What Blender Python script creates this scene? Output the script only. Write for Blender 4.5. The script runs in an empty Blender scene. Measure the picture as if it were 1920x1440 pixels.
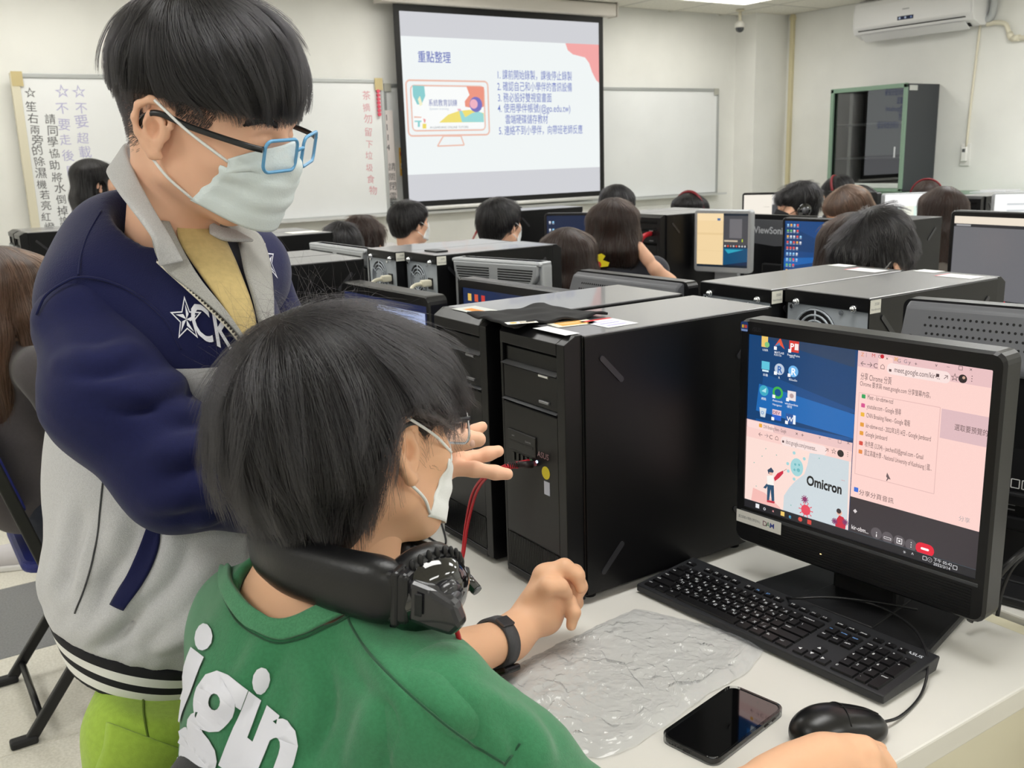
import bpy, bmesh, math, random
import numpy as np
from mathutils import Vector, Matrix, Euler, noise as mnoise
random.seed(7); RNG = np.random.default_rng(7)
PI = math.pi; R = math.radians
SC = bpy.context.scene; COL = SC.collection

# ---------------------------------------------------------------- camera, light, exposure
F_PX, YAW, PITCH, ROLL, CAM_H = 1810.9, R(33.357), R(13.307), R(-1.787), 1.42
def _basis():
    fw = np.array([math.sin(YAW)*math.cos(PITCH), math.cos(YAW)*math.cos(PITCH), -math.sin(PITCH)])
    r = np.array([math.cos(YAW), -math.sin(YAW), 0.0]); u = np.cross(r, fw)
    return r*math.cos(ROLL)+u*math.sin(ROLL), -r*math.sin(ROLL)+u*math.cos(ROLL), fw
CR, CU, CF = _basis()
CPOS = np.array([0, 0, CAM_H])
cam_d = bpy.data.cameras.new('camera'); cam_d.sensor_width = 36; cam_d.lens = 36*F_PX/1920
cam_d.clip_start = 0.05; cam_d.clip_end = 60
cam_d.dof.use_dof = True; cam_d.dof.focus_distance = 1.2; cam_d.dof.aperture_fstop = 16
cam = bpy.data.objects.new('camera', cam_d); COL.objects.link(cam)
cam.matrix_world = Matrix(((CR[0], CU[0], -CF[0], 0), (CR[1], CU[1], -CF[1], 0), (CR[2], CU[2], -CF[2], CAM_H), (0, 0, 0, 1)))
SC.camera = cam
w = bpy.data.worlds.new('world'); w.use_nodes = True; SC.world = w
w.node_tree.nodes['Background'].inputs[0].default_value = (0.9, 0.95, 1, 1)
w.node_tree.nodes['Background'].inputs[1].default_value = 0.35
SC.view_settings.view_transform = 'Standard'; SC.view_settings.look = 'None'
SC.view_settings.gamma = 1; SC.view_settings.use_curve_mapping = False
SC.view_settings.exposure = 0.08
ROOM = dict(x0=-3.2, x1=7.22, y0=-3.0, y1=6.5, h=2.57)
# fluorescent troffers: (x, y) centres; the lamps hang in these fixtures
LIGHTS = [(x, y) for y in (5.64, 3.24, .84, -1.56) for x in (5.70, 3.30, .90, -1.50)]
LAMP_W = 11.2
for i, (x, y) in enumerate(LIGHTS):
    l = bpy.data.lights.new('tube_light', 'AREA'); l.shape = 'RECTANGLE'; l.size = 1.15; l.size_y = 0.5
    l.energy = LAMP_W*(.32 if y > 5 else 1.9 if x > 5 else .93); l.color = (0.94, 0.97, 1.0)
    o = bpy.data.objects.new('tube_light', l); COL.objects.link(o); o.location = (x, y, ROOM['h']-0.02)

# ---------------------------------------------------------------- photo pixel -> point on a known plane
def ray(px, py): return CR*((px-960)/F_PX)+CU*((720-py)/F_PX)+CF
def onx(px, py, X): d = ray(px, py); return Vector(CPOS+d*(X/d[0]))
def ony(px, py, Y): d = ray(px, py); return Vector(CPOS+d*(Y/d[1]))
def onz(px, py, Z): d = ray(px, py); return Vector(CPOS+d*((Z-CAM_H)/d[2]))
def atd(px, py, D): return Vector(CPOS+ray(px, py)*D)

# ---------------------------------------------------------------- materials
def onplane(px, py, M):
    '''where the line of sight meets the local x-z plane of a frame: local (x, z)'''
    i = M.inverted(); o = i @ Vector(CPOS); d = i.to_3x3() @ Vector(ray(px, py)); q = o+d*(-o.y/d.y); return q.x, q.z
def lin(c):
    if isinstance(c, str):
        c = c.lstrip('#'); c = [int(c[i:i+2], 16)/255 for i in (0, 2, 4)]
    return tuple(x/12.92 if x <= 0.04045 else ((x+0.055)/1.055)**2.4 for x in c[:3])+(1.0,)
MATS = {}
def mat(name, col='#808080', rough=0.5, metal=0.0, spec=0.5, emit=0.0, alpha=1.0, var=0.0, vscale=30.0, bump=0.0, bscale=200.0,
        col2=None, coat=0.0, trans=0.0, sheen=0.0, sss=0.0, ior=1.45, stretch=None, coord='Object', ani=0.0):
    if name in MATS: return MATS[name]
    m = bpy.data.materials.new(name); m.use_nodes = True; nt = m.node_tree; b = nt.nodes['Principled BSDF']
    b.inputs['Base Color'].default_value = lin(col); b.inputs['Roughness'].default_value = rough
    b.inputs['Metallic'].default_value = metal; b.inputs['Specular IOR Level'].default_value = spec
    b.inputs['IOR'].default_value = ior; b.inputs['Coat Weight'].default_value = coat
    b.inputs['Transmission Weight'].default_value = trans; b.inputs['Alpha'].default_value = alpha
    b.inputs['Sheen Weight'].default_value = sheen
    if sss: b.inputs['Subsurface Weight'].default_value = sss; b.inputs['Subsurface Radius'].default_value = (0.012, 0.005, 0.003)
    if emit: b.inputs['Emission Color'].default_value = lin(col); b.inputs['Emission Strength'].default_value = emit
    if var or bump or col2:
        tc = nt.nodes.new('ShaderNodeTexCoord'); mp = nt.nodes.new('ShaderNodeMapping')
        nt.links.new(tc.outputs[coord], mp.inputs['Vector'])
        if stretch: mp.inputs['Scale'].default_value = stretch
        if var or col2:
            n = nt.nodes.new('ShaderNodeTexNoise'); n.inputs['Scale'].default_value = vscale; n.inputs['Detail'].default_value = 5
            nt.links.new(mp.outputs[0], n.inputs['Vector'])
            r = nt.nodes.new('ShaderNodeValToRGB'); r.color_ramp.elements[0].position = 0.38; r.color_ramp.elements[1].position = 0.62
            c1 = lin(col)
            if col2: c2 = lin(col2)
            else: c2 = tuple(min(1, x*(1+var)) for x in c1[:3])+(1,); c1 = tuple(x*(1-var) for x in c1[:3])+(1,)
            r.color_ramp.elements[0].color = c1; r.color_ramp.elements[1].color = c2
            nt.links.new(n.outputs['Fac'], r.inputs[0]); nt.links.new(r.outputs[0], b.inputs['Base Color'])
        if bump:
            n2 = nt.nodes.new('ShaderNodeTexNoise'); n2.inputs['Scale'].default_value = bscale; n2.inputs['Detail'].default_value = 3
            nt.links.new(mp.outputs[0], n2.inputs['Vector'])
            bp = nt.nodes.new('ShaderNodeBump'); bp.inputs['Strength'].default_value = bump; bp.inputs['Distance'].default_value = 0.002
            nt.links.new(n2.outputs['Fac'], bp.inputs['Height']); nt.links.new(bp.outputs[0], b.inputs['Normal'])
    MATS[name] = m; return m
def attr_mat(name, emit=0.0, rough=0.5, gloss=0.5):
    """flat print or a lit screen: colours come from the face-corner attribute of the printed mesh"""
    if name in MATS: return MATS[name]
    m = bpy.data.materials.new(name); m.use_nodes = True; nt = m.node_tree; b = nt.nodes['Principled BSDF']
    a = nt.nodes.new('ShaderNodeAttribute'); a.attribute_name = 'Print'
    b.inputs['Roughness'].default_value = rough; b.inputs['Specular IOR Level'].default_value = gloss
    if emit:
        b.inputs['Base Color'].default_value = (0.01, 0.01, 0.01, 1)
        nt.links.new(a.outputs['Color'], b.inputs['Emission Color']); b.inputs['Emission Strength'].default_value = emit
    else: nt.links.new(a.outputs['Color'], b.inputs['Base Color'])
    MATS[name] = m; return m

# ---------------------------------------------------------------- objects
def tag(o, label=None, cat=None, group=None, kind=None):
    if label: o['label'] = label
    if cat: o['category'] = cat
    if group: o['group'] = group
    if kind: o['kind'] = kind
    return o
def empty(name, loc=(0, 0, 0), rz=0.0, label=None, cat=None, group=None):
    o = bpy.data.objects.new(name, None); COL.objects.link(o); o.empty_display_size = 0.05
    o.location = loc; o.rotation_euler = (0, 0, rz); return tag(o, label, cat, group)
def link(name, me, parent=None):
    o = bpy.data.objects.new(name, me); COL.objects.link(o)
    if parent: o.parent = parent
    return o
def kids(o): return [c for c in bpy.data.objects if c.parent == o]
def copy_tree(o, parent=None, _map=None):
    if _map is None:
        _map = {}
        for c in bpy.data.objects:
            if c.parent: _map.setdefault(c.parent.name, []).append(c)
    c = o.copy(); COL.objects.link(c); c.parent = parent
    for ch in _map.get(o.name, []): copy_tree(ch, c, _map)
    return c

class MB:
    """collects simple shapes into one mesh"""
    def __init__(s): s.bm = bmesh.new(); s.mi = 0
    def _fin(s, vs, bevel=0, seg=2, M=None, smooth=False):
        fs = list({f for v in vs for f in v.link_faces})
        if bevel:
            es = list({e for f in fs for e in f.edges})
            r = bmesh.ops.bevel(s.bm, geom=es, offset=bevel, segments=seg, affect='EDGES', profile=0.5)
            fs = [f for f in r['faces'] if f.is_valid]; 
            vs = list({v for f in fs for v in f.verts}); st = set(vs)
            todo = list(vs)
            while todo:
                v = todo.pop()
                for e in v.link_edges:
                    q = e.other_vert(v)
                    if q not in st: st.add(q); todo.append(q)
            vs = list(st); fs = list({f for v in vs for f in v.link_faces})
        if M is not None: bmesh.ops.transform(s.bm, matrix=M, verts=vs)
        for f in fs: f.material_index = s.mi; f.smooth = smooth
        return vs
    def box(s, lo, hi, bevel=0, seg=2, M=None):
        c = [(a+b)/2 for a, b in zip(lo, hi)]; d = [abs(b-a) for a, b in zip(lo, hi)]
        r = bmesh.ops.create_cube(s.bm, size=1, matrix=Matrix.Translation(c) @ Matrix.Diagonal((*d, 1)))
        return s._fin(r['verts'], min(bevel, min(d)*0.45), seg, M)
    def cyl(s, p0, p1, r, r2=None, n=16, M=None, smooth=True):
        p0, p1 = Vector(p0), Vector(p1); d = p1-p0
        q = bmesh.ops.create_cone(s.bm, cap_ends=True, segments=n, radius1=r, radius2=r if r2 is None else r2, depth=d.length,
            matrix=Matrix.Translation((p0+p1)/2) @ d.to_track_quat('Z', 'Y').to_matrix().to_4x4())
        vs = s._fin(q['verts'], 0, 2, M)
        for f in {f for v in vs for f in v.link_faces}: f.smooth = smooth and len(f.verts) == 4
        return vs
    def ball(s, c, r, n=14, M=None):
        if not hasattr(r, '__len__'): r = (r, r, r)
        q = bmesh.ops.create_uvsphere(s.bm, u_segments=n, v_segments=max(6, n*2//3), radius=1, matrix=Matrix.Translation(c) @ Matrix.Diagonal((*r, 1)))
        return s._fin(q['verts'], 0, 2, M, True)
    def poly(s, pts, M=None, smooth=False):
        vs = [s.bm.verts.new(p) for p in pts]
        f = s.bm.faces.new(vs); f.material_index = s.mi; f.smooth = smooth
        if M is not None: bmesh.ops.transform(s.bm, matrix=M, verts=vs)
        return vs
    def prism(s, pts, z0, z1, bevel=0, M=None, ax='z'):
        """polygon (list of 2-tuples) extruded; ax is the extrusion axis"""
        def P(a, b, c): return {'z': (a, b, c), 'y': (a, c, b), 'x': (c, a, b)}[ax]
        lo = [s.bm.verts.new(P(a, b, z0)) for a, b in pts]; hi = [s.bm.verts.new(P(a, b, z1)) for a, b in pts]
        n = len(pts); s.bm.faces.new(lo[::-1]); s.bm.faces.new(hi)
        for i in range(n): s.bm.faces.new((lo[i], lo[(i+1) % n], hi[(i+1) % n], hi[i]))
        bmesh.ops.recalc_face_normals(s.bm, faces=list({f for v in lo+hi for f in v.link_faces}))
        return s._fin(lo+hi, bevel, 2, M)
    def tube(s, path, r, n=8, closed=False, caps=True, flat=1.0):
        P = [Vector(p) for p in path]; rings = []; m = len(P)
        rad = r if hasattr(r, '__len__') else [r]*m
        up = None
        for i in range(m):
            t = (P[(i+1) % m]-P[i-1]) if (closed or 0 < i < m-1) else (P[1]-P[0] if i == 0 else P[-1]-P[-2])
            if t.length < 1e-9: t = Vector((0, 0, 1))
            t.normalize()
            if up is None: up = Vector((0, 0, 1)) if abs(t.z) < 0.9 else Vector((1, 0, 0))
            a = up-t*up.dot(t)
            if a.length < 1e-6: a = t.orthogonal()
            a.normalize(); b = t.cross(a); up = a
            rings.append([s.bm.verts.new(P[i]+(a*math.cos(2*PI*k/n)*flat+b*math.sin(2*PI*k/n))*rad[i]) for k in range(n)])
        for i in range(m if closed else m-1):
            A, B = rings[i], rings[(i+1) % m]
            for k in range(n):
                f = s.bm.faces.new((A[k], A[(k+1) % n], B[(k+1) % n], B[k])); f.smooth = True; f.material_index = s.mi
        if caps and not closed:
            for q in (rings[0][::-1], rings[-1]):
                f = s.bm.faces.new(q); f.material_index = s.mi
    def lathe(s, prof, n=24, M=None):
        """profile of (radius, z)"""
        rings = [[s.bm.verts.new((max(r, 1e-5)*math.cos(2*PI*k/n), max(r, 1e-5)*math.sin(2*PI*k/n), z)) for k in range(n)] for r, z in prof]
        for A, B in zip(rings, rings[1:]):
            for k in range(n):
                f = s.bm.faces.new((A[k], A[(k+1) % n], B[(k+1) % n], B[k])); f.smooth = True; f.material_index = s.mi
        vs = [v for q in rings for v in q]
        if M is not None: bmesh.ops.transform(s.bm, matrix=M, verts=vs)
    def build(s, name, m, parent=None, autosmooth=None):
        me = bpy.data.meshes.new(name); s.bm.normal_update(); s.bm.to_mesh(me); s.bm.free()
        for q in (m if isinstance(m, (list, tuple)) else [m]): me.materials.append(q)
        return link(name, me, parent)
def rrect(w, h, r, n=5, cx=0, cy=0):
    """rounded rectangle outline centred on (cx, cy)"""
    out = []
    for sx, sy, a0 in ((1, 1, 0), (-1, 1, 90), (-1, -1, 180), (1, -1, 270)):
        for k in range(n+1):
            a = R(a0+90*k/n); out.append((cx+sx*(w/2-r)+r*math.cos(a), cy+sy*(h/2-r)+r*math.sin(a)))
    return out
def spline(pts, n=8):
    """Catmull-Rom through the points"""
    P = [Vector(p) for p in pts]; P = [P[0]*2-P[1]]+P+[P[-1]*2-P[-2]]; out = []
    for i in range(1, len(P)-2):
        for k in range(n):
            t = k/n; a, b, c, d = P[i-1:i+3]
            out.append(0.5*((2*b)+(c-a)*t+(2*a-5*b+4*c-d)*t*t+(3*b-a-3*c+d)*t**3))
    return out+[P[-2]]
def cable(name, pts, r, m, parent=None, n=8):
    b = MB(); b.tube(spline(pts, n), r, 8); return b.build(name, m, parent)

# ---------------------------------------------------------------- lettering and flat print
_tc = {}
def text_mesh(s, bold=0.0):
    """triangulated flat lettering, size 1, as (verts Nx2, faces)"""
    k = (s, bold)
    if k in _tc: return _tc[k]
    cu = bpy.data.curves.new('t', 'FONT'); cu.body = s; cu.size = 1; cu.offset = bold; cu.resolution_u = 3
    o = bpy.data.objects.new('t', cu); COL.objects.link(o); dg = bpy.context.evaluated_depsgraph_get(); dg.update()
    me = o.evaluated_get(dg).to_mesh(); me.calc_loop_triangles()
    v = np.array([q.co[:2] for q in me.vertices]).reshape(-1, 2); f = [tuple(t.vertices) for t in me.loop_triangles]
    o.evaluated_get(dg).to_mesh_clear(); bpy.data.objects.remove(o); bpy.data.curves.remove(cu)
    _tc[k] = (v, f); return _tc[k]
class Print:
    """flat coloured shapes in the plane of a sheet or screen; origin bottom-left, x right, y up (metres)"""
    def __init__(s): s.v = []; s.f = []; s.c = []; s.z = 0
    def add(s, pts, faces, col, dz=None):
        s.z += 1; b = len(s.v); z = s.z*4e-6 if dz is None else dz
        s.v += [(p[0], p[1], z) for p in pts]; s.f += [tuple(i+b for i in f) for f in faces]; s.c += [lin(col)]*len(faces)
    def rect(s, x0, y0, x1, y1, col): s.add([(x0, y0), (x1, y0), (x1, y1), (x0, y1)], [(0, 1, 2, 3)], col)
    def poly(s, pts, col): s.add(pts, [tuple(range(len(pts)))], col)
    def disc(s, x, y, r, col, n=18, ry=None): s.poly([(x+r*math.cos(2*PI*k/n), y+(ry or r)*math.sin(2*PI*k/n)) for k in range(n)], col)
    def rr(s, x0, y0, x1, y1, r, col): s.poly(rrect(x1-x0, y1-y0, r, 4, (x0+x1)/2, (y0+y1)/2), col)
    def line(s, pts, wd, col):
        for (x0, y0), (x1, y1) in zip(pts, pts[1:]):
            L = math.hypot(x1-x0, y1-y0) or 1; nx, ny = -(y1-y0)/L*wd/2, (x1-x0)/L*wd/2
            s.poly([(x0+nx, y0+ny), (x0-nx, y0-ny), (x1-nx, y1-ny), (x1+nx, y1+ny)], col)
    def frame(s, x0, y0, x1, y1, wd, col): s.line([(x0, y0), (x1, y0), (x1, y1), (x0, y1), (x0, y0)], wd, col)
    def text(s, x, y, t, size, col, bold=0.0, anchor='l', wmax=None, rot=0.0, shear=0.0, sy=1.0):
        v, f = text_mesh(t, bold)
        if len(v) == 0: return
        v = v*size; wd = v[:, 0].max()
        v = v.copy(); v[:, 1] *= sy
        if wmax and wd > 0: v[:, 0] *= wmax/wd; wd = wmax
        v[:, 0] += shear*v[:, 1]
        if anchor == 'c': v[:, 0] -= wd/2
        if rot: c, q = math.cos(rot), math.sin(rot); v = np.stack([v[:, 0]*c-v[:, 1]*q, v[:, 0]*q+v[:, 1]*c], 1)
        s.add([(a+x, b+y) for a, b in v], f, col)
    def vtext(s, x, y, t, size, col, step=1.1, jit=0.0, bold=0.0):
        for i, ch in enumerate(t):
            s.text(x+random.uniform(-jit, jit)*size, y-i*size*step, ch, size*random.uniform(1-jit, 1+jit), col, bold, rot=random.uniform(-jit, jit))
    def build(s, name, m, parent=None, M=None):
        me = bpy.data.meshes.new(name); me.from_pydata(s.v, [], s.f)
        a = me.attributes.new('Print', 'FLOAT_COLOR', 'FACE'); a.data.foreach_set('color', np.array(s.c, dtype=np.float32).ravel())
        me.materials.append(m); o = link(name, me, parent)
        if M is not None: o.matrix_local = M
        return o
def frame3(origin, xdir, ydir):
    """matrix whose local x and y run along the two directions"""
    x = Vector(xdir).normalized(); y = Vector(ydir); y = (y-x*y.dot(x)).normalized(); z = x.cross(y)
    return Matrix(((x.x, y.x, z.x, origin[0]), (x.y, y.y, z.y, origin[1]), (x.z, y.z, z.z, origin[2]), (0, 0, 0, 1)))
PAPER = attr_mat('printed_paper', 0, 0.6, 0.2); INK = attr_mat('marker_ink', 0, 0.5, 0.3); GLOW = attr_mat('screen_light', 1.0, 0.25, 0.5)
# ================================================================ the room
X0, X1, Y0, Y1, H = ROOM['x0'], ROOM['x1'], ROOM['y0'], ROOM['y1'], ROOM['h']
M_wall = mat('wall_paint', '#f0f0ec', 0.75, spec=0.25, var=0.03, vscale=2.0, bump=0.12, bscale=120)
M_ceil = mat('ceiling_board', '#e4e2d8', 0.9, spec=0.1, var=0.05, vscale=60, bump=0.3, bscale=250)
M_tbar = mat('ceiling_grid', '#c9c8bf', 0.6)
M_tile = mat('terrazzo', '#d6d2c4', 0.32, col2='#e6e2d6', vscale=140)
M_tiled = mat('dark_tile', '#6f7072', 0.32, col2='#7f8082', vscale=160)
M_grout = mat('grout', '#77736a', 0.8)
def struct(name, b, m): o = b.build(name, m); o['kind'] = 'structure'; return o
b = MB(); b.box((X0, Y0, -0.1), (X1, Y1, -0.004)); floor = struct('floor', b, M_grout)
_tm = {}
TS = 0.555
for i in range(-6, 13):
    for j in range(-7, 11):
        x, y = -0.2+i*TS, 0.28+j*TS
        x0, x1_, y0, y1_ = max(x, X0), min(x+TS, X1), max(y, Y0), min(y+TS, Y1)
        if x1_-x0 < 0.05 or y1_-y0 < 0.05: continue
        dark = (i == 0 and j in (5,)) or (i+3*j) % 11 == 4 and not (i in (0,) )
        key = (round(x1_-x0, 3), round(y1_-y0, 3), dark)
        if key not in _tm:
            q = MB(); q.box((0.0012, 0.0012, -0.008), (x1_-x0-0.0012, y1_-y0-0.0012, 0), 0.0008, 1)
            o = q.build('floor_tile', M_tiled if dark else M_tile, floor); _tm[key] = o.data
        else: o = link('floor_tile', _tm[key], floor)
        o.location = (x0, y0, 0)
b = MB(); b.box((X0, Y0, H+0.012), (X1, Y1, H+0.12)); ceiling = struct('ceiling', b, M_tbar)
_cm = {}
CT = 0.6
for i in range(18):
    for j in range(16):
        x1_, y1_ = X1-0.02-i*CT, Y1-0.06-j*CT
        x0, y0 = max(x1_-CT, X0), max(y1_-CT, Y0)
        if x1_-x0 < 0.06 or y1_-y0 < 0.06: continue
        key = (round(x1_-x0, 3), round(y1_-y0, 3))
        if key not in _cm:
            q = MB(); q.box((0.011, 0.011, 0.004), (x1_-x0-0.011, y1_-y0-0.011, 0.02)); o = q.build('ceiling_tile', M_ceil, ceiling); _cm[key] = o.data
        else: o = link('ceiling_tile', _cm[key], ceiling)
        o.location = (x0, y0, H-0.004)
b = MB()
for i in range(18): x = X1-0.02-i*CT; b.box((x-0.011, Y0, H-0.002), (x+0.011, Y1, H+0.013))
for j in range(16): y = Y1-0.06-j*CT; b.box((X0, y-0.011, H-0.0025), (X1, y+0.011, H+0.0125))
b.build('ceiling_grid', M_tbar, ceiling)
for nm, lo, hi in (('wall_front', (X0, Y1, 0), (X1, Y1+0.12, H+.1)), ('wall_right', (X1, Y0, 0), (X1+0.12, Y1+.12, H+.1)),
                   ('wall_left', (X0-0.12, Y0, 0), (X0, Y1+.12, H+.1)), ('wall_back', (X0, Y0-0.12, 0), (X1, Y0, H+.1))):
    b = MB(); b.box(lo, hi); struct(nm, b, M_wall)
b = MB(); b.box((6.81, 6.26, 0), (X1+0.01, Y1+0.01, H)); struct('trim_1', b, M_wall)                   # boxed-in corner column
b = MB(); b.box((7.185, 6.175, 0), (7.222, 6.21, H), 0.006); b.box((7.18, 6.17, H-0.05), (7.225, 6.215, H-0.02), .004)
struct('trim_2', b, mat('pvc_cream', '#ddd3ae', 0.5))

# ---- ceiling lamps
M_lampf = mat('lamp_frame', '#e6e6e2', 0.4); M_tube = mat('lamp_diffuser', '#fffaf0', 0.5, emit=5.0)
lamp0 = None
for i, (x, y) in enumerate(LIGHTS):
    if lamp0 is None:
        t = empty('ceiling_light', (x, y, H)); b = MB()
        for lo, hi in (((-.6, -.3, -.012), (.6, -.275, .0)), ((-.6, .275, -.012), (.6, .3, .0)), ((-.6, -.3, -.012), (-.575, .3, .0)), ((.575, -.3, -.012), (.6, .3, .0))): b.box(lo, hi, .002)
        b.build('frame', M_lampf, t)
        for k in range(3): q = MB(); q.box((-.57, -.26+k*.18, -.010), (.57, -.26+k*.18+.155, -.004)); q.build('diffuser', M_tube, t)
        b = MB()
        for k in range(11): b.box((-.575+k*.112, -.275, -.012), (-.571+k*.112, .275, -.004))
        b.build('louvre', M_lampf, t); lamp0 = t
    else: t = copy_tree(lamp0); t.location = (x, y, H)
    if i == 0: tag(t, 'white louvred fluorescent ceiling light near the security camera', 'ceiling light')
    else: tag(t, 'white louvred fluorescent ceiling light above the desks', 'ceiling light', 'ceiling lights out of view')

# ================================================================ on the front wall
M_board = mat('whiteboard', '#eef0f1', 0.18, spec=0.5, var=0.015, vscale=3); M_alu = mat('board_frame', '#d9dbdb', 0.35, metal=0.3)
M_alug = mat('grey_frame', '#b9bcbc', 0.35, metal=0.5); M_cream = mat('cream_frame', '#dcd6c0', 0.5)
M_tape = mat('tan_tape', '#c9b98a', 0.6)
def board(name, x0, x1, z0, z1, y, fr, label, yaw=0):
    t = empty(name, (x0, y, z0), 0, label, 'whiteboard'); w_, h_ = x1-x0, z1-z0
    b = MB(); b.box((0, -.012, 0), (w_, 0.012, h_)); b.build('writing_surface', M_board, t)
    b = MB()
    for lo, hi in (((-.012, -.02, h_-.012), (w_+.012, .014, h_+.014)), ((-.012, -.02, -.014), (w_+.012, .014, .012)), ((-.014, -.02, -.01), (.010, .014, h_+.01)), ((w_-.010, -.02, -.01), (w_+.014, .014, h_+.01))): b.box(lo, hi, .003)
    b.build('frame', fr, t)
    b = MB(); b.prism([(-.02, -.012), (-.10, -.012), (-.10, .006), (-.085, -.002), (-.02, .0)], 0.02, w_+.05, ax='x'); b.build('marker_tray', M_alu, t)
    return t
wbA = board('whiteboard', 0.875, 3.20, 1.035, 1.955, 6.43, M_alug, 'whiteboard covered in handwritten columns of notes with tan taped corner')
b = MB(); b.box((-.035, -.024, -.02), (.012, .012, .935), .003); b.build('edge_strip', M_cream, wbA)
for x in (-.03, 2.27): b = MB(); b.box((x, -.026, .86), (x+.06, -.02, .942)); b.build('corner_tape', M_tape, wbA)
P = Print(); K = '#4a4a4c'; V = '#b9b7d8'
P.vtext(0.03, .80, '☆', .07, K, 1, .1); P.vtext(0.03, .725, '笙右兩旁的除濕機若亮紅燈', .062, K, 1.02, .12)
P.vtext(0.115, .655, '請同學協助將水倒掉謝謝', .062, K, 1.08, .12)
P.vtext(0.19, .80, '☆不要走後門', .075, V, 1.2, .12); P.vtext(0.285, .80, '☆不要超載', .075, V, 1.15, .12)
P.vtext(0.60, .72, '雲', .085, '#7d7d86', 1.2, .1); P.vtext(0.62, .55, '步', .085, '#8d8d96', 1.2, .1)
P.vtext(2.17, .80, '茶摘勿留下垃圾食物', .065, '#d99aa4', 1.25, .12)
P.build('handwriting', INK, wbA, frame3((0, -.0125, 0), (1, 0, 0), (0, 0, 1)))
wbB = board('whiteboard', 3.24, 6.545, 1.03, 1.93, 6.465, M_alug, 'long blank whiteboard running behind the pull-down projection screen')
for x in (-.008, 3.255): b = MB(); b.box((x, -.024, .86), (x+.055, -.019, .915)); b.build('corner_piece', mat('dull_grey', '#b8b8ae', 0.5), wbB)
mg0 = None
for k in range(7):
    if mg0 is None: q = MB(); q.cyl((0, 0, 0), (0, -.012, 0), .0125, n=14); mg0 = mg = q.build('magnet', mat('pink_magnet', '#e0526a', .4))
    else: mg = mg0.copy(); COL.objects.link(mg)
    mg.location = (3.164, 6.4065, 1.887-.026*k); tag(mg, 'round pink magnet in the vertical row on the written whiteboard', 'magnet', 'pink magnets in a row')
P = Print(); P.rect(0, 0, .075, .60, '#ece4e2'); P.vtext(.012, .54, '1114 請關閉電源', .06, '#3c3c40', 1.15, .05)
b = MB(); b.box((3.205, 6.425, 1.14), (3.28, 6.4265, 1.76)); o = b.build('paper_notice', mat('notice_paper', '#ece4e2', .7)); tag(o, 'narrow paper strip with vertical black characters between the two whiteboards', 'paper')
P.build('print', PAPER, o, frame3((3.205, 6.4245, 1.15), (1, 0, 0), (0, 0, 1)))
bk = empty('booklet', (3.315, 6.43, 1.30), R(0), 'yellow and brown booklet pinned at the screen border', 'booklet')
b = MB(); b.box((0, -.012, 0), (.06, 0, .20), .002); b.build('cover', mat('booklet_yellow', '#d8a63c', .5), bk)
P = Print(); P.rect(.003, .14, .05, .17, '#c23a30'); P.rect(.004, .05, .05, .09, '#e9e2cf'); P.text(.006, .06, 'm3', .03, '#33549a', .02); P.rect(.03, .1, .056, .19, '#b08e8c'); P.disc(.02, .115, .012, '#e8e0d0'); P.rect(.01, .01, .04, .03, '#6b4b20')
P.build('print', PAPER, bk, frame3((0, -.0125, 0), (1, 0, 0), (0, 0, 1)))

# ---- projection screen
sc = empty('projection_screen', (3.31, 6.33, 0), 0, 'pull-down projection screen with black border showing a slide', 'projection screen')
def front(px, py): q = ony(px, py, 6.33); return q.x-3.31, q.z
tl, tr, bl, br = front(737, 9), front(1130, 30), front(757, 394), front(1133, 365)
xa, xb, za, zb = (tl[0]+bl[0])/2, (tr[0]+br[0])/2, (bl[1]+br[1])/2, (tl[1]+tr[1])/2
b = MB(); b.box((xa, -.002, za), (xb, .002, zb)); b.build('border', mat('screen_black', '#0c0c0d', .6), sc)
b = MB(); b.cyl((xa-.03, 0, za-.008), (xb+.03, 0, za-.008), .014); b.build('weight_bar', mat('bar_white', '#e8e8e6', .35), sc)
b = MB(); b.box((xa-.10, -.055, zb+.003), (xb+.10, .06, zb+.10), .015, 3); b.build('housing', mat('housing_white', '#ded9d2', .45), sc)
for x in (xa-.115, xb+.10): b = MB(); b.box((x, -.06, zb-.0), (x+.015, .065, zb+.105), .004); b.build('end_cap', mat('cap_white', '#d2cdc6', .45), sc)
bw = .045; W, HH = xb-xa-2*bw, zb-za-2*bw
ox, oz = xa+bw, za+bw
P = Print(); P.rect(0, 0, W, HH, '#d2d3d8')
def sl(px, py): q = front(px, py); return q[0]-ox, q[1]-oz
z1_, z0_ = (sl(745, 68)[1]+sl(1124, 83)[1])/2, (sl(756, 325)[1]+sl(1126, 316)[1])/2
P.rect(0, z0_, W, z1_, '#f2f7f7')
P.poly([(W, z1_), (W-.33, z1_), (W-.31, z1_-.05), (W-.26, z1_-.08), (W-.20, z1_-.09), (W-.14, z1_-.10), (W-.10, z1_-.14), (W-.07, z1_-.21), (W-.03, z1_-.27), (W, z1_-.29)], '#f5aaa8')
def T(px, py, s, size, col='#6f80c8', bold=.003, wpx=None, **k):
    x, z = sl(px, py); wm = sl(px+wpx, py)[0]-x if wpx else None
    P.text(x, z, s, size, col, bold, wmax=wm, **k)
T(783, 115, '重點整理', .085, '#6472bd', .008, 62)
for (px, py), s, wp in (((931, 147), '1. 課前開始錄製，課後停止錄製', 141), ((932, 169), '2. 確認自己和小學伴的音訊設備', 140), ((933, 190), '3. 務必設好雙視窗畫面', 101), ((933, 210), '4. 使用學伴帳號(@go.edu.tw)', 136), ((947, 231), '雲端硬碟儲存教材', 80), ((935, 252), '5. 連絡不到小學伴，向帶班老師反應', 157)):
    T(px, py, s, .075, '#6f7ec4', .003, wp)
def B(pxs, col): P.poly([sl(*p) for p in pxs], col)
def outl(pxs, col, wd=.010): q = [sl(*p) for p in pxs]; P.line(q+[q[0]], wd, col)
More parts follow.
